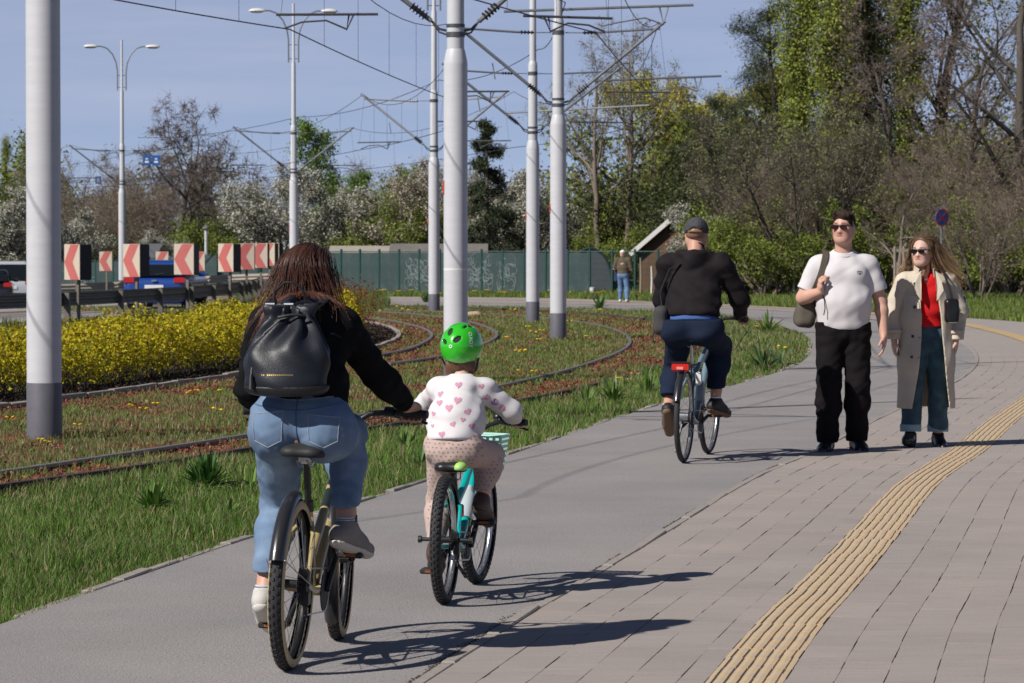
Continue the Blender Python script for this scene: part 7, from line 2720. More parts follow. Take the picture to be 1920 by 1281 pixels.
# ------------------------------------------------------------------ woman on the sand bicycle
def woman_rider():
	X, Y, dg = -0.845, 12.47, 7.5
	root = thing('person', 'woman with long brown hair, black hoodie and jeans cycling, seen from behind', 'person', (X, Y, 0), -R(dg), 'people')
	gr = {s: [lean_pt(p, 2.2) for p in GRIP_W[s]] for s in (-1, 1)}
	pd = [lean_pt(p, 2.2) for p in PED_W]
	nk, hc = V3(-.010, .405, 1.355), V3(-.010, .465, 1.478)
	sh = {1: V3(.140, .395, 1.292), -1: V3(-.170, .38, 1.295)}
	wr = {s: (gr[s][0] + gr[s][1]) / 2 + V3(-s * .012, -.062, .034) for s in (-1, 1)}
	el = {s: ik(sh[s], wr[s], .272, .238, (s * .30, -.3, -1.0)) for s in (-1, 1)}
	hip = {1: V3(.112, .22, .875), -1: V3(-.080, .22, .875)}
	an = {1: V3(.137, pd[0][1] - .075, pd[0][2] + .118), -1: V3(-.150, pd[1][1] - .05, pd[1][2] + .125)}
	kn = {1: ik(hip[1], an[1], .40, .395, (-.02, 1, .35)), -1: ik(hip[-1], an[-1], .40, .395, (-.06, 1, .2))}
	toe = {1: an[1] + V3(.055, .15, -.045), -1: an[-1] + V3(-.004, .14, -.07)}
	HM = frame_of((.30, 1, -.12))
	h = .0058
	F = Field((-.45, -.1, -.02), (.48, 1.0, 1.64), h)
	F.cone((.015, .21, .90), (.012, .25, 1.05), .10, .088, .03, side=(1, 0, 0), flat=1.4)
	F.cone((.012, .25, 1.05), (-.01, .35, 1.25), .088, .095, .03, side=(1, 0, 0), flat=1.35)
	F.cone(nk - V3(0, .03, .05), hc - V3(0, .01, .06), .052, .05, .02)
	for s in (-1, 1):
		add_arm(F, sh[s], el[s], wr[s], (.048, .038, .025))
		add_hand_grip(F, wr[s], gr[s][0] if s > 0 else gr[s][0], gr[s][1], .95, s)
		add_leg(F, hip[s], kn[s], an[s], (.082, .056, .035))
		F.cone(an[s] - V3(0, 0, .02), an[s] + (toe[s] - an[s]) * .75 - V3(0, 0, .05), .030, .018, .02)
	add_head(F, hc, HM, .95, False, True)
	F.build('body', m_skin, root, cols=lip_cols(hc, HM, .95, (0.52, 0.30, 0.215), (.42, .14, .12)))
	# hoodie
	F = Field((-.46, -.06, .92), (.46, .85, 1.52), h)
	F.cone((.012, .235, 1.02), (.010, .26, 1.08), .118, .116, .03, side=(1, 0, 0), flat=1.42)
	F.cone((.010, .26, 1.08), (-.008, .345, 1.22), .116, .122, .04, side=(1, 0, 0), flat=1.36)
	F.cone((-.008, .345, 1.22), (-.010, .38, 1.30), .120, .095, .04, side=(1, 0, 0), flat=1.45)
	F.cone(sh[-1] + V3(.02, 0, 0), sh[1] - V3(.02, 0, 0), .068, .068, .04)
	F.cone(nk - V3(0, .02, .04), nk + V3(0, .015, .045), .088, .074, .03)
	for s in (-1, 1):
		add_arm(F, sh[s], el[s], wr[s] + (el[s] - wr[s]) * .08, (.073, .056, .043), .03)
		a, b = el[s], wr[s]
	# hood folded on the back of the neck
	F.cone((-.105, .335, 1.345), (-.01, .275, 1.315), .042, .055, .03)
	F.cone((.085, .345, 1.345), (-.01, .275, 1.315), .042, .055, .03)
	F.ell((-.01, .40, 1.41), (.085, .095, .045), .03)
	F.ell((-.01, .46, 1.455), (.066, .085, .07), .012, None, 'sub')
	F.wrinkle(folds(.009, 38, 5, (.2, .1, 1)), .02)
	F.wrinkle(folds(.004, 95, 6, (.6, .1, .8)), .02)
	F.keep((.012, .2, .985), (0, -.25, -1), .008)
	for s in (-1, 1):
		d = nrm(wr[s] - el[s])
		F.keep(wr[s] - d * .016, d, .004, lo=wr[s] - .07, hi=wr[s] + .11)
	jk = F.build('hoodie', m_hoodie, root)
	for s in (-1, 1):
		d = nrm(wr[s] - el[s])
		MB().tube([wr[s] - d * .055, wr[s] - d * .012], [.040, .036], 14).build('cuff', m_hoodie, jk, True)
	# jeans
	F = Field((-.30, -.05, .18), (.36, .85, 1.12), h)
	F.ell((-.080, .185, .905), (.112, .108, .112), .0)
	F.ell((.102, .185, .900), (.118, .110, .116), .035)
	F.cone((.012, .215, .94), (.012, .24, 1.05), .108, .100, .05, side=(1, 0, 0), flat=1.66, flatb=1.45)
	add_leg(F, hip[-1], kn[-1], an[-1] + V3(0, .0, .04), (.100, .070, .050), .04)
	add_leg(F, hip[1], kn[1], an[1] + V3(0, 0, .04), (.102, .072, .053), .04)
	F.wrinkle(folds(.006, 40, 12, (.2, .3, 1)), .02)
	F.wrinkle(folds(.0035, 85, 13, (.5, .1, 1)), .02)
	F.keep((.012, .2, 1.055), (0, -.15, 1), .004)
	F.keep(an[-1] + V3(0, 0, .085), (0, .12, -1), .004, lo=an[-1] - .12, hi=an[-1] + .13)
	F.keep(an[1] + V3(0, 0, .075), (0, .15, -1), .004, lo=an[1] - .12, hi=an[1] + .12)
	jn = F.build('jeans', m_denim, root)
	B = bvh_of(jn)
	sm, th = MB(), MB()
	def line(b, pts, r):
		p = seam(B, pts, r, -.5)
		if len(p) > 2: b.tube(p, r, 5)
	line(sm, [(.012, 1.03), (.010, .95), (.012, .88), (.020, .84)], .0026)
	line(sm, [(-.19, 1.0), (-.08, .985), (.012, .975), (.12, .99), (.21, 1.01)], .0022)
	for s, ox in ((-1, -.098), (1, .118)):
		pk = [(ox - .060, .962), (ox + .060, .962 - .012 * s), (ox + .052, .86), (ox, .835), (ox - .055, .86), (ox - .060, .962)]
		for k in range(5):
			line(th, [pk[k], ((pk[k][0] + pk[k + 1][0]) / 2, (pk[k][1] + pk[k + 1][1]) / 2), pk[k + 1]], .0017)
	line(th, [(-.19, 1.035), (-.08, 1.022), (.012, 1.014), (.12, 1.024), (.21, 1.04)], .0014)
	sm.build('seams', m_denim_seam, jn)['kind'] = 'stuff'
	th.build('stitching', m_thread, jn)['kind'] = 'stuff'
	for s in (-1, 1):
		d = nrm(toe[s] - an[s])
		sk = MB().tube([an[s] + V3(0, 0, .034), an[s] + V3(0, 0, .0), an[s] - V3(0, 0, .03)], [.0375, .039, .042], 14).build('sock', m_sock, root, True)
		MB().tube([an[s] + V3(0, 0, .030), an[s] + V3(0, 0, .026)], [.0392, .0392], 14).build('sock_stripe', m_denim_seam, sk, True)
		shoe('shoe', root, an[s], toe[s], m_sneak if s > 0 else mat('sneaker_white', (.52, .50, .47), .8, bump=.2, bscale=260), m_solew, .98, sole=.022)
	# hair
	F = Field((-.16, .28, 1.28), (.16, .62, 1.64), .006)
	F.ell(hc + HM @ V3(0, -.018, .030), (.088, .104, .100), 0, HM)
	F.ell(hc + HM @ V3(0, -.055, -.04), (.082, .062, .10), .04, HM)
	F.box(hc + HM @ V3(0, .12, -.03), (.075, .075, .10), .03, .02, HM, 'sub')
	F.build('hair', m_hair, root, cols=lambda V: np.tile(np.array([(.055, .024, .017)]), (len(V), 1)))
	strands(root, hc + HM @ V3(0, -.012, .026), HM, (.088, .104, .100), 3000, .38, .0013, (.055, .024, .017), (.130, .046, .030), 3, (-.12, -.06, 0),
			[((-.01, .34, 1.30), (.150, .110, .115)), ((-.01, .36, 1.24), (.19, .155, .19))], m_hair)
	strands(root, hc + HM @ V3(.02, 0, .02), HM, (.090, .104, .100), 300, .26, .0011, (.045, .02, .014), (.12, .042, .026), 4, (.36, -.16, .05), [((-.01, .36, 1.24), (.21, .165, .19))], m_hair, start_z=-.1)
	strands(root, hc + HM @ V3(-.02, 0, .02), HM, (.090, .104, .100), 420, .34, .0011, (.045, .02, .014), (.12, .042, .026), 9, (-.48, -.18, .05), [((-.01, .36, 1.24), (.21, .165, .19))], m_hair, start_z=-.1)
	# backpack, worn: a thing of its own
	bp = thing('backpack', 'black leather drawstring backpack on the back of the woman cyclist', 'backpack', (X + .018, Y, 0), -R(dg))
	F = Field((-.27, -.12, .97), (.22, .36, 1.46), .0055)
	F.cone((-.036, .062, 1.085), (-.036, .085, 1.17), .092, .090, .0, side=(1, 0, 0), flat=1.72, flatb=1.62)
	F.cone((-.036, .085, 1.17), (-.040, .150, 1.31), .090, .066, .05, side=(1, 0, 0), flat=1.62, flatb=1.42)
	F.cone((-.040, .150, 1.31), (-.042, .185, 1.385), .062, .074, .03, side=(1, 0, 0), flat=1.25, flatb=1.35)
	F.keep((0, 0, 1.035), (0, .1, -1), .02)
	F.keep((0, .185, 1.378), (0, -.25, 1), .01)
	def pleat(x, y, z):
		a = np.arctan2((y - .14) * 1.5, x + .04)
		k = np.clip((z - 1.12) / .18, 0, 1)
		return .014 * k * np.sin(a * 9 + 2.0 * np.sin(z * 22)) - .012 * np.exp(-((z - 1.335) / .02) ** 2)
	F.wrinkle(pleat, .03)
	F.wrinkle(folds(.009, 27, 31, (.7, .1, .7)), .03)
	bagb = F.build('bag_body', m_leather, bp)
	F = Field((-.27, -.12, .97), (.22, .30, 1.12), .0055)
	F.cone((-.036, .062, 1.085), (-.036, .062, 1.08), .096, .097, .0, side=(1, 0, 0), flat=1.71)
	F.keep((0, 0, 1.031), (0, .1, -1), .02).keep((0, 0, 1.072), (0, -.05, 1), .006)
	F.build('base_panel', m_leather_b, bp)
	MB().tube([(-.105, .165, 1.372), (-.10, .155, 1.43), (-.06, .15, 1.462), (-.02, .15, 1.462), (.012, .155, 1.43), (.018, .165, 1.372)], .0048, 8).build('handle', m_leather_b, bp, True)
	MB().tube([(-.012, .075, 1.335), (-.06, .062, 1.322), (-.12, .055, 1.27), (-.150, .03, 1.20), (-.160, .005, 1.13), (-.155, -.015, 1.07)], .0042, 7).build('drawstring', m_leather_b, bp, True)
	MB().tube([(.03, .085, 1.338), (-.02, .067, 1.34), (-.07, .067, 1.33)], .006, 7).build('drawstring_knot', m_leather_b, bp, True)
	MB().tube([(-.158, -.012, 1.115), (-.156, -.022, 1.06)], [.006, .009], 7).build('tassel', m_leather_b, bp, True)
	for s in (-1, 1):
		x0 = -.036 + s * .075
		MB().sweep([(x0, .20, 1.36), (x0 + s * .03, .30, 1.395), (x0 + s * .035, .41, 1.372), (x0 + s * .04, .49, 1.28), (x0 + s * .06, .46, 1.14), (x0 + s * .08, .25, 1.06)],
				   [(-.014, -.004), (.014, -.004), (.014, .004), (-.014, .004)]).build('strap', m_leather_b, bp)
	for k, x in enumerate((-.118, -.045)):
		MB().tube([(x - .018, .15, 1.378), (x + .018, .15, 1.378)], .007, 8).build('metal_ring', m_chrome, bp, True)
	b = MB()
	for k in range(14):
		b.box((-.115 + k * .0075, -.0985 + .00 * k, 1.105), (.0045, .003, .005))
	bb_ = bvh_of(bagb)
	vs, fs = [], []
	for k in range(15):
		x = -.118 + k * .0078 + (.008 if k > 1 else 0)
		q = []
		for dx, dz in ((0, 0), (.0052, 0), (.0052, .0055), (0, .0055)):
			hh = bb_.ray_cast(Vector((x + dx, -.6, 1.112 + dz)), Vector((0, 1, 0)))
			if hh[0] is not None: q.append(tuple(hh[0] + Vector((0, -.0016, 0))))
		if len(q) == 4:
			fs.append([len(vs) + i for i in range(4)]); vs += q
	if vs:
		mesh_obj('printed_line', vs, fs, m_gold, bp)['kind'] = 'stuff'
woman_rider()
# ------------------------------------------------------------------ child
m_sweat = mat('sweatshirt_white', (0.66, 0.63, 0.64), 0.9, bump=.25, bscale=300, bdist=.002)
m_pinkh = mat('heart_pink', (0.56, 0.27, 0.38), 0.85)
m_lilac = mat('heart_lilac', (0.36, 0.22, 0.42), 0.85)
m_legg = mat('leggings_rose', (0.48, 0.36, 0.32), 0.9, bump=.5, bscale=60, bdist=.003, stretch=(6, 1, .4))
m_spot = mat('leggings_spot', (0.26, 0.19, 0.19), 0.9)
m_bootb = mat('boot_brown', (0.075, 0.040, 0.028), 0.6, var=.15, vscale=14)
m_helm = mat('helmet_green', (0.030, 0.48, 0.018), 0.26, coat=.6)
m_helmg = mat('helmet_grey', (0.14, 0.125, 0.13), 0.6)
def child_rider():
	X, Y, dg = -0.303, 14.82, 8.5
	root = thing('person', 'small child in white heart-print sweatshirt and rose leggings cycling', 'person', (X, Y, 0), -R(dg), 'people')
	gr = {s: [lean_pt(p, .6) for p in GRIP_C[s]] for s in (-1, 1)}
	pd = [lean_pt(p, .6) for p in PED_C]
	hc, nk = V3(.008, .425, 1.120), V3(.018, .385, 1.005)
	sh = {1: V3(.118, .372, .945), -1: V3(-.082, .36, .945)}
	wr = {s: (gr[s][0] + gr[s][1]) / 2 + V3(-s * .006, -.045, .026) for s in (-1, 1)}
	el = {s: ik(sh[s], wr[s], .165, .155, (s * 1.0, -.3, -.6)) for s in (-1, 1)}
	hip = {1: V3(.072, .235, .672), -1: V3(-.046, .235, .672)}
	an = {1: V3(.108, pd[0][1] - .055, pd[0][2] + .098), -1: V3(-.088, pd[1][1] - .05, pd[1][2] + .10)}
	kn = {1: ik(hip[1], an[1], .262, .235, (.25, 1, .4)), -1: ik(hip[-1], an[-1], .262, .235, (-.12, 1, .3))}
	toe = {1: an[1] + V3(.012, .12, -.05), -1: an[-1] + V3(-.01, .12, -.05)}
	HM = frame_of((.12, 1, -.10))
	h = .0052
	F = Field((-.34, -.05, .0), (.36, .82, 1.28), h)
	F.cone((.012, .20, .66), (.018, .33, .90), .085, .080, .03, side=(1, 0, 0), flat=1.2)
	F.cone(nk - V3(0, .02, .04), hc - V3(0, 0, .05), .040, .040, .02)
	for s in (-1, 1):
		add_arm(F, sh[s], el[s], wr[s], (.036, .030, .020))
		add_hand_grip(F, wr[s], gr[s][0], gr[s][1], .70, s)
		add_leg(F, hip[s], kn[s], an[s], (.058, .042, .028))
		F.cone(an[s] - V3(0, 0, .02), an[s] + (toe[s] - an[s]) * .75 - V3(0, 0, .04), .022, .014, .02)
	add_head(F, hc, HM, .86, False, True)
	F.build('body', m_skin, root, cols=lip_cols(hc, HM, .86, (0.60, 0.38, 0.29), (.5, .18, .16)))
	F = Field((-.32, .02, .66), (.34, .74, 1.06), h)
	F.cone((.006, .20, .735), (.012, .26, .82), .106, .108, .03, side=(1, 0, 0), flat=1.14)
	F.cone((.012, .26, .82), (.018, .335, .935), .108, .078, .04, side=(1, 0, 0), flat=1.18)
	F.cone(sh[-1], sh[1], .056, .056, .035)
	F.cone(nk - V3(0, .01, .05), nk + V3(0, .0, .008), .058, .052, .03)
	for s in (-1, 1):
		add_arm(F, sh[s], el[s], wr[s] + (el[s] - wr[s]) * .06, (.058, .047, .036), .025)
	F.wrinkle(folds(.0065, 52, 41, (.4, .1, 1)), .02)
	F.keep((0, .2, .712), (0, -.2, -1), .01)
	F.keep(nk + V3(0, 0, .012), (0, .1, 1), .004)
	for s in (-1, 1):
		d = nrm(wr[s] - el[s])
		F.keep(wr[s] - d * .008, d, .003, lo=wr[s] - .05, hi=wr[s] + .08)
	sw = F.build('sweatshirt', m_sweat, root)
	B = bvh_of(sw)
	HS = [(-.055, .985, .2, 1), (-.062, .93, .016, .3), (.02, .972, .017, .1), (.03, .905, .0185, -.1), (-.055, .893, .0155, .2), (-.005, .872, .019, .1), (.078, .855, .015, .4),
		  (-.078, .845, .012, -.2), (.018, .80, .014, .5), (.06, .82, .012, -.2), (.10, .79, .014, .2), (-.03, .755, .016, .15), (-.08, .79, .010, .1), (.14, .915, .015, .4), (.175, .89, .018, .8),
		  (.205, .865, .015, .9), (-.125, .90, .012, -.4), (-.15, .855, .011, -.3), (.118, .965, .013, .2)]
	k = 0
	for cx, cz, s_, rt in HS[1:]:
		P, Fc = heart(cx, cz, s_, rt)
		o = decal(B, P, Fc, -.6, (0, 1, 0), 'heart_print', m_lilac if cx > .13 and k % 2 else m_pinkh, sw)
		k += 1
	F = Field((-.24, -.02, .12), (.26, .72, .80), h)
	F.ell((-.048, .192, .690), (.078, .080, .074), 0).ell((.070, .192, .688), (.082, .082, .076), .03)
	F.cone((.010, .18, .67), (.008, .20, .745), .085, .085, .03, side=(1, 0, 0), flat=1.3)
	for s in (-1, 1):
		add_leg(F, hip[s], kn[s], an[s] + V3(0, 0, .03), (.078, .058, .040), .03)
	F.wrinkle(folds(.004, 60, 43, (.2, .3, 1)), .02)
	F.keep((0, .2, .765), (0, -.1, 1), .004)
	for s in (-1, 1):
		F.keep(an[s] + V3(0, 0, .052), (0, .1, -1), .003, lo=an[s] - .09, hi=an[s] + .09)
	lg = F.build('leggings', m_legg, root)
	B = bvh_of(lg)
	g = random.Random(5)
	vs, fs = [], []
	for i in range(14):
		for j in range(22):
			x, z = -.12 + i * .022 + (j % 2) * .011 + g.uniform(-.003, .003), .36 + j * .0185 + g.uniform(-.003, .003)
			q = []
			for a in range(6):
				hh = B.ray_cast(Vector((x + .0042 * math.cos(a * 1.047), -.6, z + .0032 * math.sin(a * 1.047))), Vector((0, 1, 0)))
				if hh[0] is None or hh[1].y > -.25: q = None; break
				q.append(tuple(hh[0] + hh[1] * .0013))
			if q:
				fs.append([len(vs) + a for a in range(6)]); vs += q
	mesh_obj('printed_spots', vs, fs, m_spot, lg)['kind'] = 'stuff'
	for s in (-1, 1):
		shoe('boot', root, an[s], toe[s], m_bootb, mat('boot_sole', (.05, .035, .028), .7), .80, high=.018, sole=.014)
	# hair under the helmet
	F = Field(hc - .15, hc + .1, .0052)
	F.ell(hc + V3(0, -.035, -.035), (.066, .052, .062), 0).ell(hc + V3(-.045, -.05, -.085), (.024, .02, .03), .03).ell(hc + V3(.05, -.03, -.08), (.016, .02, .028), .03)
	F.wrinkle(folds(.006, 140, 46, (1, .2, .1)), .02)
	F.build('hair', m_hair, root, cols=lambda V: np.tile(np.array([(.12, .055, .03)]), (len(V), 1)))
	# helmet, worn: a thing of its own
	hl = thing('bicycle_helmet', 'glossy bright green bicycle helmet on the child', 'helmet', (X, Y, 0), -R(dg))
	M2 = frame_of((.12, 1, .10))
	C = hc + V3(0, -.004, .026)
	def shell(lift, F):
		F.ell(C, (.096 + lift, .124 + lift, .108 + lift), 0, M2)
		return F
	F = Field(C - .16, C + .16, .0042)
	shell(0, F)
	for cx, cy, cz, rx, rz, tilt in ((-.030, -.075, .075, .013, .019, .0), (-.052, -.098, .030, .015, .010, .5), (.012, -.098, .042, .020, .012, -.7), (.048, .01, .10, .010, .03, .2), (-.06, -.0, .085, .010, .03, -.2)):
		Mt = M2 @ np.array(Matrix.Rotation(tilt, 3, 'Y'))
		F.ell(C + M2 @ V3(cx, cy, cz), (rx, .035, rz), .004, Mt, 'sub')
	# raised central ridge split by a groove
	F.cone(C + M2 @ V3(.030, -.055, .092), C + M2 @ V3(.030, .07, .085), .006, .006, .008, op='sub')
	F.keep(C + M2 @ V3(0, -.05, -.060), M2 @ V3(-.12, .22, -1), .008)
	shl = F.build('shell', m_helm, hl)
	Fi = Field(C - .16, C + .16, .0046)
	shell(-.007, Fi)
	Fi.keep(C + M2 @ V3(0, -.05, -.085), M2 @ V3(-.12, .22, -1), .006)
	Fi.build('liner', mat('helmet_liner', (.012, .014, .012), .8), hl)
	Fb = Field(C - .16, C + .16, .0046)
	Fb.ell(C, (.0935, .121, .105), 0, M2)
	Fb.keep(C + M2 @ V3(0, -.05, -.063), M2 @ V3(.12, -.22, 1), .003).keep(C + M2 @ V3(0, -.05, -.092), M2 @ V3(-.05, .22, -1), .006)
	Fb.build('lower_rim', m_helmg, hl)
	B = bvh_of(shl)
	# lettering up the right side and the little ring screw
	cu = bpy.data.curves.new('lettering', 'FONT')
	cu.body = 'YOKO'
	cu.size = 1.0
	cu.resolution_u = 3
	cu.offset = .02
	to = bpy.data.objects.new('lettering', cu)
	COL.objects.link(to)
	bpy.context.view_layer.update()
	tm = to.evaluated_get(bpy.context.evaluated_depsgraph_get()).to_mesh()
	tv = [v.co.copy() for v in tm.vertices]
	tf_ = [list(p.vertices) for p in tm.polygons]
	bpy.data.objects.remove(to)
	ctr = Vector(C)
	d0 = Vector(M2 @ V3(.60, -.66, .34)).normalized()
	up_ = Vector(M2 @ V3(-.1, .35, 1.0))
	e1 = (up_ - d0 * up_.dot(d0)).normalized()
	e2 = e1.cross(d0).normalized()
	w_ = max(v.x for v in tv)
	vs = []
	for v in tv:
		a, b = (v.x - w_ / 2) * .026, -(v.y - .35) * .026
		o_ = ctr + d0 * .3 + e1 * a + (-e2 if (d0.cross(e1)).x < 0 else -e2) * b
		hh = B.ray_cast(o_, -d0)
		vs.append(tuple((hh[0] + hh[1] * .0012) if hh[0] is not None else o_ - d0 * .19))
	mesh_obj('lettering', vs, tf_, m_white, hl)
	hp = C + M2 @ V3(-.012, -.112, .028)
	hh = B.ray_cast(Vector(C + M2 @ V3(-.016, -.4, .035)), Vector(M2 @ V3(0, 1, -.08)).normalized())
	if hh[0] is not None:
		q = hh[1].to_track_quat('Z', 'Y').to_matrix().to_4x4()
		MB().lathe([(.0045, .0), (.0045, .002), (.0085, .002), (.0085, 0)], 14, Matrix.Translation(hh[0]) @ q, cap=False).build('ring_screw', m_white, hl)
	for s in (-1, 1):
		MB().tube([C + M2 @ V3(s * .088, -.03, -.055), hc + V3(s * .066, .02, -.085), hc + V3(s * .03, .06, -.115)], .005, 6).build('strap', m_blkm, hl, True)
	MB().box(hc + V3(.066, -.01, -.075), (.012, .022, .022), bev=.004).build('buckle', m_blkm, hl)
child_rider()
# ------------------------------------------------------------------ man on the trekking bicycle
m_jack = mat('jacket_dark', (0.016, 0.013, 0.015), 0.85, spec=.12, var=.15, vscale=10, bump=.2, bscale=200)
m_navy = mat('denim_navy', (0.012, 0.019, 0.040), 0.85, spec=.12, var=.2, vscale=9, bump=.3, bscale=300)
m_blueT = mat('tee_blue', (0.06, 0.13, 0.36), .85)
m_capg = mat('cap_grey', (0.055, 0.055, 0.062), .85, bump=.3, bscale=250)
m_bagg = mat('bag_grey', (0.045, 0.042, 0.045), .8, bump=.3, bscale=200)
def man_rider():
	X, Y, dg = 1.285, 24.74, 13.0
	root = thing('person', 'man in dark hooded jacket, navy jeans and grey cap cycling away', 'person', (X, Y, 0), -R(dg), 'people')
	gr = {s: [lean_pt(p, 1.0) for p in GRIP_M[s]] for s in (-1, 1)}
	pd = [lean_pt(p, 1.0) for p in PED_M]
	hc, nk = V3(.020, .44, 1.715), V3(.022, .395, 1.575)
	sh = {1: V3(.225, .385, 1.485), -1: V3(-.185, .37, 1.485)}
	wr = {s: (gr[s][0] + gr[s][1]) / 2 + V3(-s * .012, -.065, .036) for s in (-1, 1)}
	el = {s: ik(sh[s], wr[s], .30, .275, (.70 if s > 0 else -.20, -.3, -.8)) for s in (-1, 1)}
	hip = {1: V3(.135, .24, .985), -1: V3(-.075, .24, .985)}
	an = {1: V3(.150, pd[0][1] - .085, pd[0][2] + .120), -1: V3(-.150, pd[1][1] - .105, pd[1][2] + .155)}
	kn = {1: ik(hip[1], an[1], .44, .43, (.10, 1, .3)), -1: ik(hip[-1], an[-1], .44, .43, (-.12, 1, .3))}
	toe = {1: an[1] + V3(.05, .15, -.03), -1: an[-1] + V3(-.01, .11, -.10)}
	HM = frame_of((-.05, 1, -.25))
	h = .0075
	F = Field((-.55, -.1, .1), (.58, 1.05, 1.86), h)
	F.cone((.03, .22, 1.0), (.025, .32, 1.35), .11, .115, .03, side=(1, 0, 0), flat=1.35)
	F.cone(nk - V3(0, .03, .06), hc - V3(0, .015, .06), .062, .060, .02)
	for s in (-1, 1):
		add_arm(F, sh[s], el[s], wr[s], (.056, .046, .030))
		add_hand_grip(F, wr[s], gr[s][0], gr[s][1], 1.08, s)
		add_leg(F, hip[s], kn[s], an[s], (.088, .060, .038))
		F.cone(an[s] - V3(0, 0, .02), an[s] + (toe[s] - an[s]) * .75 - V3(0, 0, .05), .030, .018, .02)
	add_head(F, hc, HM, 1.02, True, True)
	F.build('body', m_skin, root, cols=lip_cols(hc, HM, 1.02, (0.50, 0.27, 0.195), (.4, .15, .13)))
	F = Field((-.52, -.02, 1.02), (.56, .92, 1.70), h)
	F.cone((.03, .225, 1.12), (.03, .27, 1.22), .142, .140, .03, side=(1, 0, 0), flat=1.42)
	F.cone((.03, .27, 1.22), (.025, .345, 1.40), .140, .130, .04, side=(1, 0, 0), flat=1.45, flatb=1.52)
	F.cone(sh[-1] + V3(.02, 0, 0), sh[1] - V3(.02, 0, 0), .082, .082, .05)
	F.cone(nk - V3(0, .02, .06), nk + V3(0, 0, .01), .090, .076, .03)
	for s in (-1, 1):
		add_arm(F, sh[s], el[s], wr[s] + (el[s] - wr[s]) * .05, (.088, .070, .050), .03)
	F.cone((-.085, .335, 1.545), (.02, .265, 1.50), .048, .062, .03)
	F.cone((.125, .345, 1.545), (.02, .265, 1.50), .048, .062, .03)
	F.ell((.02, .30, 1.565), (.095, .07, .035), .03)
	F.ell((.02, .345, 1.60), (.07, .055, .05), .012, None, 'sub')
	F.wrinkle(folds(.011, 32, 61, (.3, .1, 1)), .03)
	F.wrinkle(folds(.005, 70, 62, (.8, .1, .6)), .03)
	F.keep((0, .2, 1.085), (0, -.15, -1), .01)
	for s in (-1, 1):
		d = nrm(wr[s] - el[s])
		F.keep(wr[s] - d * .012, d, .004, lo=wr[s] - .08, hi=wr[s] + .13)
	F.build('jacket', m_jack, root)
	F = Field((-.3, .02, 1.0), (.36, .5, 1.15), h)
	F.cone((.03, .225, 1.06), (.03, .225, 1.12), .134, .134, 0, side=(1, 0, 0), flat=1.42)
	F.keep((0, .2, 1.056), (0, -.12, -1), .004)
	F.build('tee_hem', m_blueT, root)
	F = Field((-.36, -.04, .34), (.46, .95, 1.14), h)
	F.ell((-.085, .185, .995), (.130, .128, .125), 0).ell((.145, .185, .99), (.138, .13, .13), .04)
	F.cone((.03, .21, 1.0), (.03, .23, 1.07), .125, .126, .04, side=(1, 0, 0), flat=1.5)
	for s in (-1, 1):
		add_leg(F, hip[s], kn[s], an[s] + V3(0, 0, .06), (.108, .084, .064), .04)
	F.wrinkle(folds(.008, 34, 64, (.2, .3, 1)), .03)
	F.keep((0, .2, 1.075), (0, -.1, 1), .004)
	F.keep(an[1] + V3(0, 0, .095), (0, .15, -1), .004, lo=an[1] - .14, hi=an[1] + .14)
	F.keep(an[-1] + V3(0, 0, .105), (0, -.3, -1), .004, lo=an[-1] - .14, hi=an[-1] + .15)
	F.build('jeans', m_navy, root)
	for s in (-1, 1):
		MB().tube([an[s] + V3(0, 0, .03), an[s] - V3(0, 0, .02)], [.044, .046], 12).build('sock', m_sock, root, True)
		shoe('shoe', root, an[s], toe[s], mat('shoe_black', (.014, .013, .014), .6), mat('shoe_gum', (.16, .10, .06), .7), 1.08, h=.008, sole=.02)
	F = Field(hc - .14, hc + .14, .007)
	F.ell(hc + HM @ V3(0, -.014, -.002), (.081, .098, .075), 0, HM)
	F.keep(hc + HM @ V3(0, 0, .02), HM @ V3(0, 0, 1), .004).keep(hc + HM @ V3(0, .03, 0), HM @ V3(0, 1, 0), .01).keep(hc + HM @ V3(0, -.05, -.045), HM @ V3(0, .35, -1), .01)
	F.build('hair', m_hair, root, cols=lambda V: np.tile(np.array([(.24, .135, .09)]), (len(V), 1)))
	cp = thing('baseball_cap', 'grey baseball cap on the man cyclist', 'cap', (X, Y, 0), -R(dg))
	F = Field(hc - .16, hc + .2, .006)
	F.ell(hc + HM @ V3(0, -.010, .028), (.094, .112, .098), 0, HM)
	F.ell(hc + HM @ V3(0, -.010, .026), (.089, .106, .093), 0, HM, 'sub')
	F.ell(hc + HM @ V3(0, -.115, -.004), (.040, .04, .020), .006, HM, 'sub')
	F.keep(hc + HM @ V3(0, 0, -.006), HM @ V3(0, .10, -1), .003)
	F.build('crown', m_capg, cp)
	F = Field(hc - .05, hc + .24, .006)
	F.ell(hc + HM @ V3(0, .105, .022), (.078, .075, .012), 0, HM)
	F.keep(hc + HM @ V3(0, .085, 0), HM @ V3(0, -1, 0), .004)
	F.build('peak', m_capg, cp)
	MB().tube([hc + HM @ V3(-.050, -.102, -.008), hc + HM @ V3(-.02, -.118, -.010), hc + HM @ V3(.02, -.118, -.010), hc + HM @ V3(.05, -.102, -.008)], .007, 6).build('strap', mat('cap_strap', (.20, .12, .05), .7), cp, True)
	MB().lathe([(.008, 0), (.007, .005), (.001, .007)], 8, Matrix.Translation(hc + HM @ V3(0, -.01, .127))).build('button', m_capg, cp)
	# sling bag on the left hip
	bg = thing('sling_bag', 'grey sling bag hanging at the left hip of the man cyclist', 'bag', (X, Y, 0), -R(dg))
	F = Field((-.34, .02, .92), (-.08, .34, 1.22), .007)
	F.box((-.205, .19, 1.06), (.055, .085, .11), .045, 0)
	F.wrinkle(folds(.006, 40, 66), .03)
	F.build('pouch', m_bagg, bg)
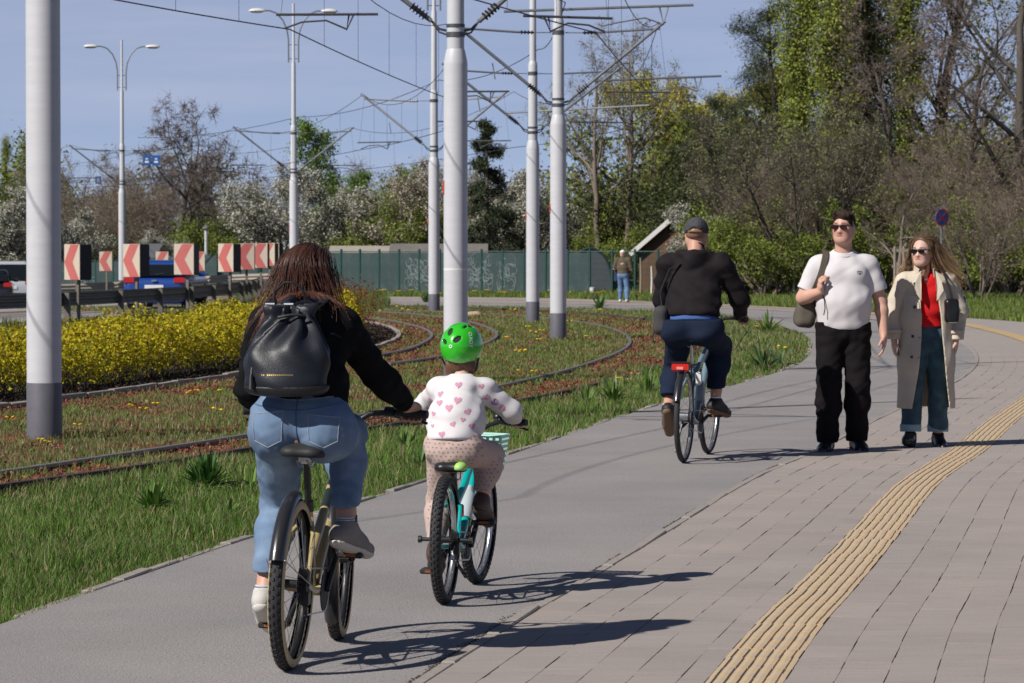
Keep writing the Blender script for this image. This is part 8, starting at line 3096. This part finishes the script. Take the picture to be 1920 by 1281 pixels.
	MB().sweep([(-.20, .2, 1.15), (-.215, .2, 1.28), (-.15, .22, 1.45), (.02, .27, 1.53)], [(-.012, -.003), (.012, -.003), (.012, .003), (-.012, .003)]).build('strap', m_blkm, bg)
	MB().tube([(-.25, .15, 1.0), (-.262, .14, .93), (-.25, .15, .89)], .006, 6).build('loose_strap', m_blkm, bg, True)
man_rider()
# ------------------------------------------------------------------ the couple on foot
m_teeW = mat('tee_white', (0.62, 0.59, 0.60), 0.9, bump=.1, bscale=300, bdist=.002, spec=.2)
m_trous = mat('trousers_black', (0.010, 0.008, 0.009), 0.85, spec=.12, var=.2, vscale=9, bump=.2, bscale=200)
m_bootk = mat('boots_black', (0.012, 0.012, 0.013), 0.35)
m_canvas = mat('bag_olive', (0.098, 0.082, 0.062), 0.85, var=.15, vscale=12, bump=.3, bscale=160)
m_lensr = mat('lens_dark_red', (0.035, 0.008, 0.008), 0.08, spec=.7)
m_lensk = mat('lens_black', (0.006, 0.006, 0.007), 0.08, spec=.7)
def man_walking():
	X, Y = 2.625, 26.2
	root = thing('person', 'man in white T-shirt, black trousers and sunglasses walking towards the camera', 'person', (X, Y, 0), math.pi, 'people')
	hc, nk = V3(.0, .025, 1.775), V3(0, -.012, 1.60)
	sh = {1: V3(.200, -.01, 1.470), -1: V3(-.203, -.01, 1.470)}
	wr = {1: V3(.195, .135, 1.262), -1: V3(-.318, .045, .918)}
	el = {1: V3(.318, -.015, 1.215), -1: V3(-.300, -.03, 1.19)}
	hip = {1: V3(.10, 0, .98), -1: V3(-.10, 0, .98)}
	an = {1: V3(.125, .035, .092), -1: V3(-.115, -.05, .098)}
	kn = {1: ik(hip[1], an[1], .447, .447, (.1, 1, 0)), -1: ik(hip[-1], an[-1], .447, .447, (-.05, 1, 0))}
	toe = {1: an[1] + V3(.05, .16, -.012), -1: an[-1] + V3(-.035, .16, -.02)}
	HM = frame_of((.48, 1, -.02))
	h = .0068
	F = Field((-.46, -.26, -.02), (.46, .36, 1.94), h)
	F.cone((0, 0, 1.0), (0, 0, 1.35), .12, .125, .03, side=(1, 0, 0), flat=1.35)
	F.cone(nk - V3(0, 0, .06), hc - V3(0, .02, .05), .068, .066, .025)
	add_arm(F, sh[1], el[1], wr[1], (.060, .054, .033))
	add_arm(F, sh[-1], el[-1], wr[-1], (.060, .052, .033))
	add_hand(F, wr[1], (.03, .30, 1.0), (-1, -.2, .1), (.2, -1, .3), 1.05, .75, True)
	add_hand(F, wr[-1], (.02, .10, -1), (1, -.25, 0), (.1, 1, .1), 1.08, .42)
	for s in (-1, 1):
		add_leg(F, hip[s], kn[s], an[s], (.088, .062, .040))
		F.cone(an[s] - V3(0, 0, .02), an[s] + (toe[s] - an[s]) * .75 - V3(0, 0, .05), .030, .018, .02)
	add_head(F, hc, HM, 1.06, True, True)
	F.ell(hc + HM @ V3(0, .02, -.075), (.062, .055, .045), .03, HM)
	F.build('body', m_skin, root, cols=lip_cols(hc, HM, 1.06, (0.56, 0.325, 0.245), (.46, .20, .18)))
	# T-shirt
	F = Field((-.42, -.24, .90), (.42, .30, 1.66), h)
	F.cone((0, .015, 1.03), (0, .03, 1.18), .150, .156, .03, side=(1, 0, 0), flat=1.36, flatb=1.36)
	F.cone((0, .03, 1.18), (0, .005, 1.42), .156, .130, .05, side=(1, 0, 0), flat=1.36, flatb=1.62)
	F.ell((-.085, .085, 1.40), (.09, .06, .07), .05).ell((.085, .085, 1.40), (.09, .06, .07), .05)
	F.cone(sh[-1] + V3(.03, 0, .0), sh[1] - V3(.03, 0, 0), .070, .070, .05)
	for s in (-1, 1):
		F.cone(nk - V3(0, .005, .065), sh[s] + V3(0, 0, .012), .056, .058, .05)
	F.cone(nk - V3(0, 0, .10), nk - V3(0, -.005, .055), .108, .088, .04)
	for s in (-1, 1):
		e = sh[s] + (el[s] - sh[s]) * .78
		F.cone(sh[s], e, .076, .083, .035)
		d = nrm(el[s] - sh[s])
	F.wrinkle(folds(.0045, 30, 71, (.5, .1, 1)), .03)
	F.wrinkle(folds(.0025, 62, 72, (1, .1, .5)), .03)
	for s in (-1, 1):
		d = nrm(el[s] - sh[s])
		e = sh[s] + d * (.215 if s < 0 else .22)
		F.keep(e, d, .004, lo=(e - .12) if s < 0 else V3(.232, -.2, e[2] - .12), hi=(e + .14) if s > 0 else V3(-.232, .2, e[2] + .13))
	F.keep((0, 0, .972), (0, -.05, -1), .006)
	F.ell(nk + V3(0, .03, .012), (.078, .086, .062), .006, None, 'sub')
	ts = F.build('t_shirt', m_teeW, root)
	col = [(nk + V3(.083 * math.cos(a), .018 + .080 * math.sin(a), -.030 - .030 * math.sin(a))) for a in np.linspace(0, 2 * math.pi, 25)[:-1]]
	MB().tube(col, .0085, 8, closed=True).build('collar', m_teeW, ts, True)
	B = bvh_of(ts)
	# small grey chest print
	emb = [([(-.128, 1.428), (-.098, 1.430), (-.096, 1.421), (-.130, 1.419)], [[0, 1, 2, 3]]), ([(-.128, 1.415), (-.100, 1.416), (-.106, 1.399), (-.122, 1.399)], [[0, 1, 2, 3]]), ([(-.134, 1.426), (-.131, 1.426), (-.131, 1.402), (-.134, 1.402)], [[0, 1, 2, 3]]), ([(-.095, 1.426), (-.092, 1.426), (-.094, 1.402), (-.097, 1.402)], [[0, 1, 2, 3]])]
	for pv, pf in emb:
		decal(B, pv, pf, .6, (0, -1, 0), 'chest_print', mat('print_grey', (.16, .15, .16), .8), ts)
	# trousers
	F = Field((-.30, -.26, .03), (.30, .30, 1.06), h)
	F.ell((-.075, -.02, .955), (.125, .132, .13), 0).ell((.075, -.02, .955), (.125, .132, .13), .04)
	F.cone((0, .005, .96), (0, .01, 1.02), .142, .142, .03, side=(1, 0, 0), flat=1.36)
	for s in (-1, 1):
		add_leg(F, hip[s], kn[s], an[s] + V3(0, 0, .02), (.122, .098, .078), .03)
		F.cone(an[s] + V3(0, .012, -.03), an[s] + V3(0, .012, .08), .080, .084, .03)
	F.wrinkle(folds(.006, 30, 74, (.2, .1, 1)), .03)
	F.wrinkle(folds(.006, 55, 75, (.6, .1, .8)), .03)
	F.keep((0, 0, 1.025), (0, 0, 1), .004)
	for s in (-1, 1):
		F.keep(an[s] + V3(0, 0, -.022), (0, 0, -1), .006, lo=an[s] - .16, hi=an[s] + .16)
	F.build('trousers', m_trous, root)
	for s in (-1, 1):
		bo = shoe('boot', root, an[s], toe[s], m_bootk, mat('boot_sole_black', (.012, .011, .011), .6), 1.15, high=.04, h=.007, width=.047, sole=.02)
		b = MB()
		for k in range(4):
			q = an[s] + (toe[s] - an[s]) * (.30 + .13 * k) + V3(0, 0, .018 - .018 * k)
			b.tube([q - V3(.028, 0, .006), q + V3(0, .004, .010), q + V3(.028, 0, -.006)], .0035, 5)
		b.build('laces', m_plastic if 'm_plastic' in globals() else m_blk, bo)['kind'] = 'stuff'
	# short dark hair
	F = Field(hc - .17, hc + .18, .0055)
	F.ell(hc + HM @ V3(0, -.014, .032), (.087, .108, .101), 0, HM)
	F.cone(hc + HM @ V3(-.045, .060, .100), hc + HM @ V3(.040, .066, .104), .022, .022, .05)
	F.wrinkle(folds(.009, 120, 79, (1, .5, .3)), .03)
	F.keep(hc + HM @ V3(0, .090, .082), HM @ V3(0, .88, -.47), .012)
	F.keep(hc + HM @ V3(0, -.05, -.060), HM @ V3(0, .25, -1), .01)
	F.wrinkle(folds(.007, 110, 78, (1, .3, .1)), .02)
	F.build('hair', mat('hair_matt', (.02, .014, .011), .75, spec=.15, attr='tint'), root, cols=lambda V: np.tile(np.array([(.036, .023, .017)]), (len(V), 1)))
	sunglasses('dark red sunglasses on the man in the white T-shirt', (X, Y, 0), math.pi, hc, HM, 1.06, m_lensr, m_blk, .029, .018)
	# shoulder bag held by its strap
	bg = thing('shoulder_bag', 'olive canvas shoulder bag held by the man in the white T-shirt', 'bag', (X, Y, 0), math.pi)
	F = Field((.10, -.30, .92), (.46, .10, 1.36), .007)
	F.box((.285, -.115, 1.105), (.085, .095, .135), .06, 0, np.array(Matrix.Rotation(R(-8), 3, 'Y')))
	F.wrinkle(folds(.010, 24, 81, (.5, .3, 1)), .03)
	F.build('pouch', m_canvas, bg)
	ribbon([(.262, -.06, 1.20), (.240, .05, 1.26), (.214, .118, 1.34), (.182, .120, 1.43), (.158, .095, 1.52), (.146, .045, 1.575), (.142, -.02, 1.585), (.15, -.09, 1.54), (.19, -.15, 1.40), (.27, -.14, 1.21)], (1, .05, .35), .023, .0035).build('strap', m_canvas, bg)
	MB().tube([(.19, .14, 1.27), (.165, .16, 1.20), (.16, .165, 1.13), (.17, .16, 1.08)], .004, 6).build('strap_end', m_trous, bg, True)
	MB().tube([(.215, -.02, 1.18), (.20, .0, 1.05), (.21, -.02, .98)], .006, 6).build('edge_piping', m_trous, bg, True)
man_walking()
m_coat = mat('coat_beige', (0.56, 0.49, 0.395), 0.85, spec=.2, var=.08, vscale=8, bump=.15, bscale=160)
m_redtop = mat('top_red', (0.56, 0.012, 0.014), 0.85, spec=.2, bump=.15, bscale=200)
m_denimd = mat('denim_dark', (0.045, 0.085, 0.118), 0.85, spec=.15, var=.25, vscale=10, bump=.25, bscale=300, col2=(.06, .12, .165))
m_cuff = mat('denim_cuff', (0.24, 0.34, 0.43), 0.85, bump=.25, bscale=300)
m_btn = mat('button_dark', (0.025, 0.022, 0.022), .4)
def woman_walking():
	X, Y = 3.345, 26.7
	root = thing('person', 'woman in beige trench coat over red top and wide jeans walking', 'person', (X, Y, 0), math.pi, 'people')
	hc, nk = V3(.035, .03, 1.585), V3(.012, -.012, 1.425)
	sh = {1: V3(.168, -.01, 1.335), -1: V3(-.168, -.01, 1.335)}
	wr = {1: V3(.262, .035, .862), -1: V3(-.232, .05, .858)}
	el = {1: V3(.262, -.03, 1.09), -1: V3(-.262, -.035, 1.09)}
	hip = {1: V3(.085, 0, .90), -1: V3(-.085, 0, .90)}
	an = {1: V3(.130, .060, .105), -1: V3(-.110, -.10, .095)}
	kn = {1: V3(.105, .040, .50), -1: V3(-.10, -.02, .50)}
	toe = {1: an[1] + V3(.045, .15, .022), -1: an[-1] + V3(-.02, .15, -.03)}
	HM = frame_of((.62, 1, -.03))
	h = .0066
	F = Field((-.40, -.28, -.02), (.42, .34, 1.76), h)
	F.cone((0, 0, .92), (0, 0, 1.10), .10, .085, .03, side=(1, 0, 0), flat=1.4)
	F.cone((0, 0, 1.10), (0, 0, 1.27), .085, .098, .03, side=(1, 0, 0), flat=1.35)
	F.cone(nk - V3(0, 0, .06), hc - V3(.01, .015, .05), .048, .048, .02)
	for s in (-1, 1):
		add_arm(F, sh[s], el[s], wr[s], (.045, .036, .025))
		add_hand(F, wr[s], (-.02 * s, .12, -1), (-s, -.2, 0), (.05, 1, 0), .94, .40)
		add_leg(F, hip[s], kn[s], an[s], (.078, .052, .035))
		F.cone(an[s] - V3(0, 0, .02), an[s] + (toe[s] - an[s]) * .75 - V3(0, 0, .05), .030, .018, .02)
	add_head(F, hc, HM, .97, False, True)
	F.build('body', m_skin, root, cols=lip_cols(hc, HM, .97, (0.62, 0.39, 0.31), (.52, .17, .17)))
	# red top with small collar
	F = Field((-.26, -.22, .93), (.26, .26, 1.46), h)
	F.cone((0, .01, .98), (0, .01, 1.12), .112, .105, .03, side=(1, 0, 0), flat=1.34)
	F.cone((0, .01, 1.12), (0, .005, 1.30), .105, .105, .04, side=(1, 0, 0), flat=1.34, flatb=1.4)
	F.ell((.055, .065, 1.235), (.058, .048, .055), .04).ell((-.055, .065, 1.235), (.058, .048, .055), .04)
	F.cone(nk - V3(0, 0, .07), nk - V3(0, 0, .02), .078, .066, .03)
	F.wrinkle(folds(.005, 45, 83, (.3, .1, 1)), .03)
	F.keep((0, 0, .975), (0, 0, -1), .005)
	F.cone(nk + V3(0, .095, -.165), nk + V3(0, .07, .05), .006, .062, .004, op='sub')
	F.ell(nk + V3(0, .02, .02), (.058, .062, .05), .006, None, 'sub')
	tp = F.build('red_top', m_redtop, root)
	for s in (-1, 1):
		q = [nk + V3(s * .012, .082, -.075), nk + V3(s * .055, .075, -.068), nk + V3(s * .074, .02, -.018), nk + V3(s * .060, -.03, .008), nk + V3(s * .045, .045, -.018)]
		vs = [tuple(p) for p in q] + [tuple(p + V3(s * .002, .008, .004)) for p in q]
		MB().add(vs, [[0, 1, 2, 3, 4], [9, 8, 7, 6, 5], [0, 5, 6, 1], [1, 6, 7, 2], [2, 7, 8, 3], [3, 8, 9, 4], [4, 9, 5, 0]]).build('collar', m_redtop, tp)
	# jeans
	F = Field((-.28, -.28, .03), (.30, .30, 1.06), h)
	F.ell((-.065, -.02, .90), (.108, .115, .12), 0).ell((.065, -.02, .90), (.108, .115, .12), .04)
	F.cone((0, 0, .93), (0, .0, 1.01), .112, .104, .03, side=(1, 0, 0), flat=1.34)
	for s in (-1, 1):
		F.cone(hip[s], kn[s], .104, .082, .03)
		F.cone(kn[s], an[s] + V3(0, 0, .02), .082, .080, .03)
	F.wrinkle(folds(.007, 32, 85, (.3, .1, 1)), .03)
	F.keep((0, 0, 1.0), (0, 0, 1), .004)
	for s in (-1, 1):
		F.keep(an[s] + V3(0, 0, .03), (0, .05, -1), .004, lo=an[s] - .15, hi=an[s] + .15)
	jn = F.build('jeans', m_denimd, root)
	for s in (-1, 1):
		F = Field(an[s] - .14, an[s] + .16, h)
		F.cone(an[s] + V3(0, 0, .01), an[s] + V3(0, 0, .11), .085, .088, 0)
		F.keep(an[s] + V3(0, 0, .085), (0, 0, 1), .004).keep(an[s] + V3(0, 0, .024), (0, .05, -1), .004)
		F.build('turned_cuff', m_cuff, jn)
		shoe('shoe', root, an[s], toe[s], mat('loafer_black', (.010, .010, .011), .35), mat('loafer_sole', (.03, .027, .025), .6), 1.02, h=.007, sole=.022)
	# open trench coat
	F = Field((-.40, -.32, .26), (.40, .34, 1.50), h)
	F.cone((0, .0, .22), (0, .005, .70), .252, .220, .0, side=(1, 0, 0), flat=.95, flatb=1.02)
	F.cone((0, .005, .70), (0, .0, 1.05), .220, .160, .05, side=(1, 0, 0), flat=1.02, flatb=1.32)
	F.cone((0, .0, 1.05), (0, -.002, 1.29), .156, .128, .05, side=(1, 0, 0), flat=1.35, flatb=1.5)
	F.cone(sh[-1] + V3(.01, 0, .005), sh[1] - V3(.01, 0, -.005), .076, .076, .04)
	F.cone(nk - V3(0, .01, .08), nk - V3(0, .02, .03), .09, .082, .04)
	F.wrinkle(folds(.008, 26, 87, (1, .5, .12)), .04)
	F.D = np.maximum(F.D, -(F.D + .015))
	gx, gy, gz_ = [q.reshape(sh_) for q, sh_ in zip(F.grid(), ((-1, 1, 1), (1, -1, 1), (1, 1, -1)))]
	zz = np.array([.2, .32, .6, .9, 1.05, 1.2, 1.34, 1.45, 1.6])
	xr = np.interp(gz_, zz, [.150, .135, .088, .058, .054, .060, .066, .060, .06])
	xl = np.interp(gz_, zz, [-.185, -.170, -.135, -.110, -.100, -.082, -.066, -.06, -.06])
	wedge = np.maximum(np.maximum(gx - xr, xl - gx), -gy + .0)
	F.D = np.maximum(F.D, -np.broadcast_to(wedge, F.D.shape)).astype(np.float32)
	F.ell(nk + V3(0, .02, .01), (.062, .075, .12), .0, None, 'sub')
	F.keep((0, 0, .318), (0, 0, -1), .0)
	ct = F.build('trench_coat', m_coat, root)
	for s in (-1, 1):
		F = Field(np.minimum(sh[s], wr[s]) - .15, np.maximum(sh[s], wr[s]) + .15, h)
		F.cone(sh[s], el[s], .086, .078, .03)
		F.cone(el[s], wr[s] + V3(0, 0, .0), .078, .062, .03)
		F.wrinkle(folds(.010, 30, 90 + s, (.3, .2, 1)), .03)
		F.keep(wr[s] + V3(0, 0, .012), (0, .05, -1), .004)
		sl = F.build('sleeve', m_coat, ct)
		MB().tube([wr[s] + V3(0, -.002, .085), wr[s] + V3(0, -.001, .062)], [.072, .0705], 18).build('sleeve_strap', m_coat, sl, True)
	# lapels, collar, storm flap
	def flap(pts, th, name):
		n = len(pts)
		vs = [tuple(p) for p in pts] + [tuple(np.array(p) + V3(0, th, 0)) for p in pts]
		fs = [list(range(n)), list(range(2 * n - 1, n - 1, -1))] + [[i, (i + 1) % n, n + (i + 1) % n, n + i] for i in range(n)]
		o = MB().add(vs, fs).build(name, m_coat, ct)
		return o
	for s in (-1, 1):
		e = .0
		flap([(s * .058, .115, 1.425), (s * .100, .095, 1.395), (s * .150, .115, 1.365), (s * .135, .135, 1.325), (s * .105, .150, 1.335), (s * .118, .165, 1.27), (s * .062, .178, 1.185), (s * .060, .160, 1.30)], .007, 'lapel')
		MB().sweep([nk + V3(s * .06, .095, -.015), nk + V3(s * .088, .03, .012), nk + V3(s * .068, -.055, .028), nk + V3(0, -.085, .03)], [(-.004, -.045), (.004, -.045), (.004, .03), (-.004, .03)]).build('collar', m_coat, ct)
	bq = bvh_of(ct)
	fl = []
	for x, z in [(.066, 1.215), (.10, 1.225), (.15, 1.232), (.186, 1.235), (.190, 1.17), (.194, 1.115), (.15, 1.108), (.10, 1.104), (.066, 1.102), (.064, 1.16)]:
		hh = bq.ray_cast(Vector((x, .6, z)), Vector((0, -1, 0)))
		if hh[0] is not None: fl.append((x, hh[0].y + .004, z))
	flap(fl, .006, 'storm_flap')
	for x, z in ((.112, 1.135), (.128, .90), (.140, .735)):
		hh = bvh_of(ct).ray_cast(Vector((x, .6, z)), Vector((0, -1, 0)))
		y = (hh[0].y if hh[0] is not None else .17) + (.012 if z > 1.1 else .004)
		MB().lathe([(.0125, -.004), (.0125, .003), (.006, .005)], 12, Matrix.Translation((x, y, z)) @ Rx(R(-90))).build('button', m_btn, ct)
	bv = bvh_of(ct)
	for x, z in ((.072, 1.12), (.075, .89), (.082, .73)):
		hh = bv.ray_cast(Vector((x, .6, z)), Vector((0, -1, 0)))
		if hh[0] is not None:
			MB().box(hh[0] + Vector((0, .003 + (.010 if z > 1.1 else 0), 0)), (.022, .004, .004)).build('buttonhole', m_btn, ct)
	# hair: brown at the roots, blond in the lengths, lifted by the wind
	F = Field(hc - .17, hc + .17, .006)
	F.ell(hc + HM @ V3(0, -.018, .032), (.082, .100, .098), 0, HM)
	F.ell(hc + HM @ V3(0, -.06, -.05), (.075, .05, .10), .04, HM)
	F.keep(hc + HM @ V3(0, .050, .085), HM @ V3(0, .95, -.30), .006)
	F.build('hair', m_hair, root, cols=lambda V: np.tile(np.array([(.115, .068, .040)]), (len(V), 1)))
	c0, c1 = (.19, .115, .068), (.52, .33, .165)
	psh = [((0, -.01, 1.30), (.215, .125, .135))]
	strands(root, hc + HM @ V3(0, -.012, .026), HM, (.083, .101, .098), 1500, .34, .0011, c0, c1, 21, (-.30, -.20, .0), psh, m_hair, back=.62)
	strands(root, hc + HM @ V3(-.03, -.02, .02), HM, (.083, .101, .098), 650, .38, .0010, c0, c1, 22, (-.85, -.15, .15), psh, m_hair)
	strands(root, hc + HM @ V3(.03, -.01, .02), HM, (.083, .101, .098), 650, .36, .0010, c0, c1, 23, (.50, .12, .05), psh, m_hair)
	sunglasses('black sunglasses on the woman in the trench coat', (X, Y, 0), math.pi, hc, HM, .97, m_lensk, m_blk, .031, .018)
	# black shoulder bag
	bg = thing('shoulder_bag', 'small black shoulder bag at the side of the woman in the trench coat', 'bag', (X, Y, 0), math.pi)
	F = Field((-.34, .02, .96), (-.06, .34, 1.30), .0066)
	F.box((-.182, .175, 1.105), (.058, .055, .098), .030, 0)
	F.wrinkle(folds(.003, 40, 95), .02)
	F.build('pouch', mat('bag_black', (.008, .008, .009), .32), bg)
	ribbon([(-.185, .185, 1.19), (-.168, .190, 1.27), (-.140, .165, 1.36), (-.122, .09, 1.425), (-.12, .0, 1.435), (-.14, -.08, 1.40), (-.22, -.13, 1.25), (-.27, -.12, 1.12)], (1, .05, .3), .010, .003).build('strap', m_blkm, bg)
	F = Field((-.40, -.30, .92), (-.18, .02, 1.30), .008)
	F.box((-.285, -.13, 1.11), (.05, .09, .115), .04, 0)
	F.build('rear_pouch', MATS['bag_black'], bg)
	MB().box((-.182, .2325, 1.012), (.07, .004, .006)).build('clasp', m_chrome, bg)
woman_walking()
# ------------------------------------------------------------------ distant man by the fence
def far_man():
	X, Y = 3.46, 103.2
	root = thing('person', 'distant man in olive T-shirt, jeans and white cap by the fence', 'person', (X, Y, 0.004), R(-14), 'people')
	hc = V3(-.02, .05, 1.51)
	sh = {1: V3(.19, .0, 1.32), -1: V3(-.19, .0, 1.32)}
	wr = {1: V3(.16, .26, 1.02), -1: V3(-.19, .22, 1.02)}
	el = {1: V3(.26, .02, 1.05), -1: V3(-.27, .0, 1.05)}
	hip = {1: V3(.085, 0, .84), -1: V3(-.085, 0, .84)}
	an = {1: V3(.15, -.10, .085), -1: V3(-.11, .12, .08)}
	kn = {1: ik(hip[1], an[1], .39, .39, (.1, 1, 0)), -1: ik(hip[-1], an[-1], .39, .39, (0, 1, 0))}
	toe = {s: an[s] + V3(.02 * s, .14, -.02) for s in (-1, 1)}
	HM = frame_of((-.3, 1, -.25))
	h = .012
	F = Field((-.4, -.26, 0), (.4, .44, 1.7), h)
	F.cone((0, 0, .88), (0, 0, 1.22), .11, .115, .03, side=(1, 0, 0), flat=1.35)
	F.cone((0, 0, 1.32), hc - V3(0, 0, .05), .06, .055, .03)
	for s in (-1, 1):
		add_arm(F, sh[s], el[s], wr[s], (.052, .044, .030))
		add_hand(F, wr[s], (-.4 * s, 1, .1), (-s, 0, 0), (0, 0, 1), 1.05, .6)
		add_leg(F, hip[s], kn[s], an[s], (.08, .055, .036))
		F.cone(an[s] - V3(0, 0, .02), an[s] + (toe[s] - an[s]) * .75 - V3(0, 0, .05), .030, .018, .02)
	add_head(F, hc, HM, .98, True, True)
	F.build('body', m_skin, root, cols=lip_cols(hc, HM, .98, (0.55, 0.31, 0.23), (.4, .15, .14)))
	F = Field((-.4, -.24, .78), (.4, .26, 1.46), h)
	F.cone((0, 0, .86), (0, 0, 1.08), .128, .130, .03, side=(1, 0, 0), flat=1.35)
	F.cone((0, 0, 1.08), (0, 0, 1.25), .130, .115, .04, side=(1, 0, 0), flat=1.35, flatb=1.6)
	F.cone(sh[-1], sh[1], .075, .075, .04).cone((0, 0, 1.32), (0, 0, 1.40), .085, .07, .03)
	for s in (-1, 1):
		F.cone(sh[s], sh[s] + (el[s] - sh[s]) * .8, .082, .078, .03)
	F.wrinkle(folds(.010, 28, 97, (.4, .1, 1)), .04)
	F.keep((0, 0, .82), (0, 0, -1), .004)
	F.build('t_shirt', mat('tee_olive', (.090, .072, .045), .9), root)
	F = Field((-.3, -.26, .03), (.32, .26, .95), h)
	F.cone((-.05, -.01, .84), (.05, -.01, .84), .125, .125, .02).cone((0, 0, .84), (0, 0, .92), .12, .12, .02, side=(1, 0, 0), flat=1.3)
	for s in (-1, 1):
		add_leg(F, hip[s], kn[s], an[s] + V3(0, 0, .02), (.10, .078, .062), .03)
		F.keep(an[s] + V3(0, 0, .015), (0, 0, -1), .004, lo=an[s] - .14, hi=an[s] + .14)
	F.keep((0, 0, .89), (0, 0, 1), .004)
	F.build('jeans', mat('denim_mid', (.10, .18, .33), .85, var=.2, vscale=9), root)
	for s in (-1, 1):
		shoe('shoe', root, an[s], toe[s], m_solew, m_sneak, .98, h=.012)
	cp = thing('baseball_cap', 'white cap on the distant man by the fence', 'cap', (X, Y, 0), R(-14))
	F = Field(hc - .16, hc + .2, .01)
	F.ell(hc + HM @ V3(0, -.01, .04), (.088, .108, .085), 0, HM)
	F.keep(hc + HM @ V3(0, 0, .02), HM @ V3(0, 0, -1), .004)
	F.build('crown', mat('cap_white', (.68, .67, .65), .8), cp)
	F = Field(hc - .1, hc + .26, .01)
	F.ell(hc + HM @ V3(0, .11, .028), (.075, .075, .016), 0, HM)
	F.build('peak', MATS['cap_white'], cp)
	bg = thing('folded_jacket', 'dark blue garment carried on the left arm of the distant man', 'jacket', (X, Y, 0), R(-14))
	F = Field((-.42, -.05, .55), (-.08, .34, 1.12), .012)
	F.box((-.245, .13, .84), (.055, .085, .20), .05, 0)
	F.wrinkle(folds(.02, 26, 98, (1, 1, .2)), .05)
	F.build('cloth', mat('cloth_navy', (.022, .028, .075), .85), bg)
far_man()
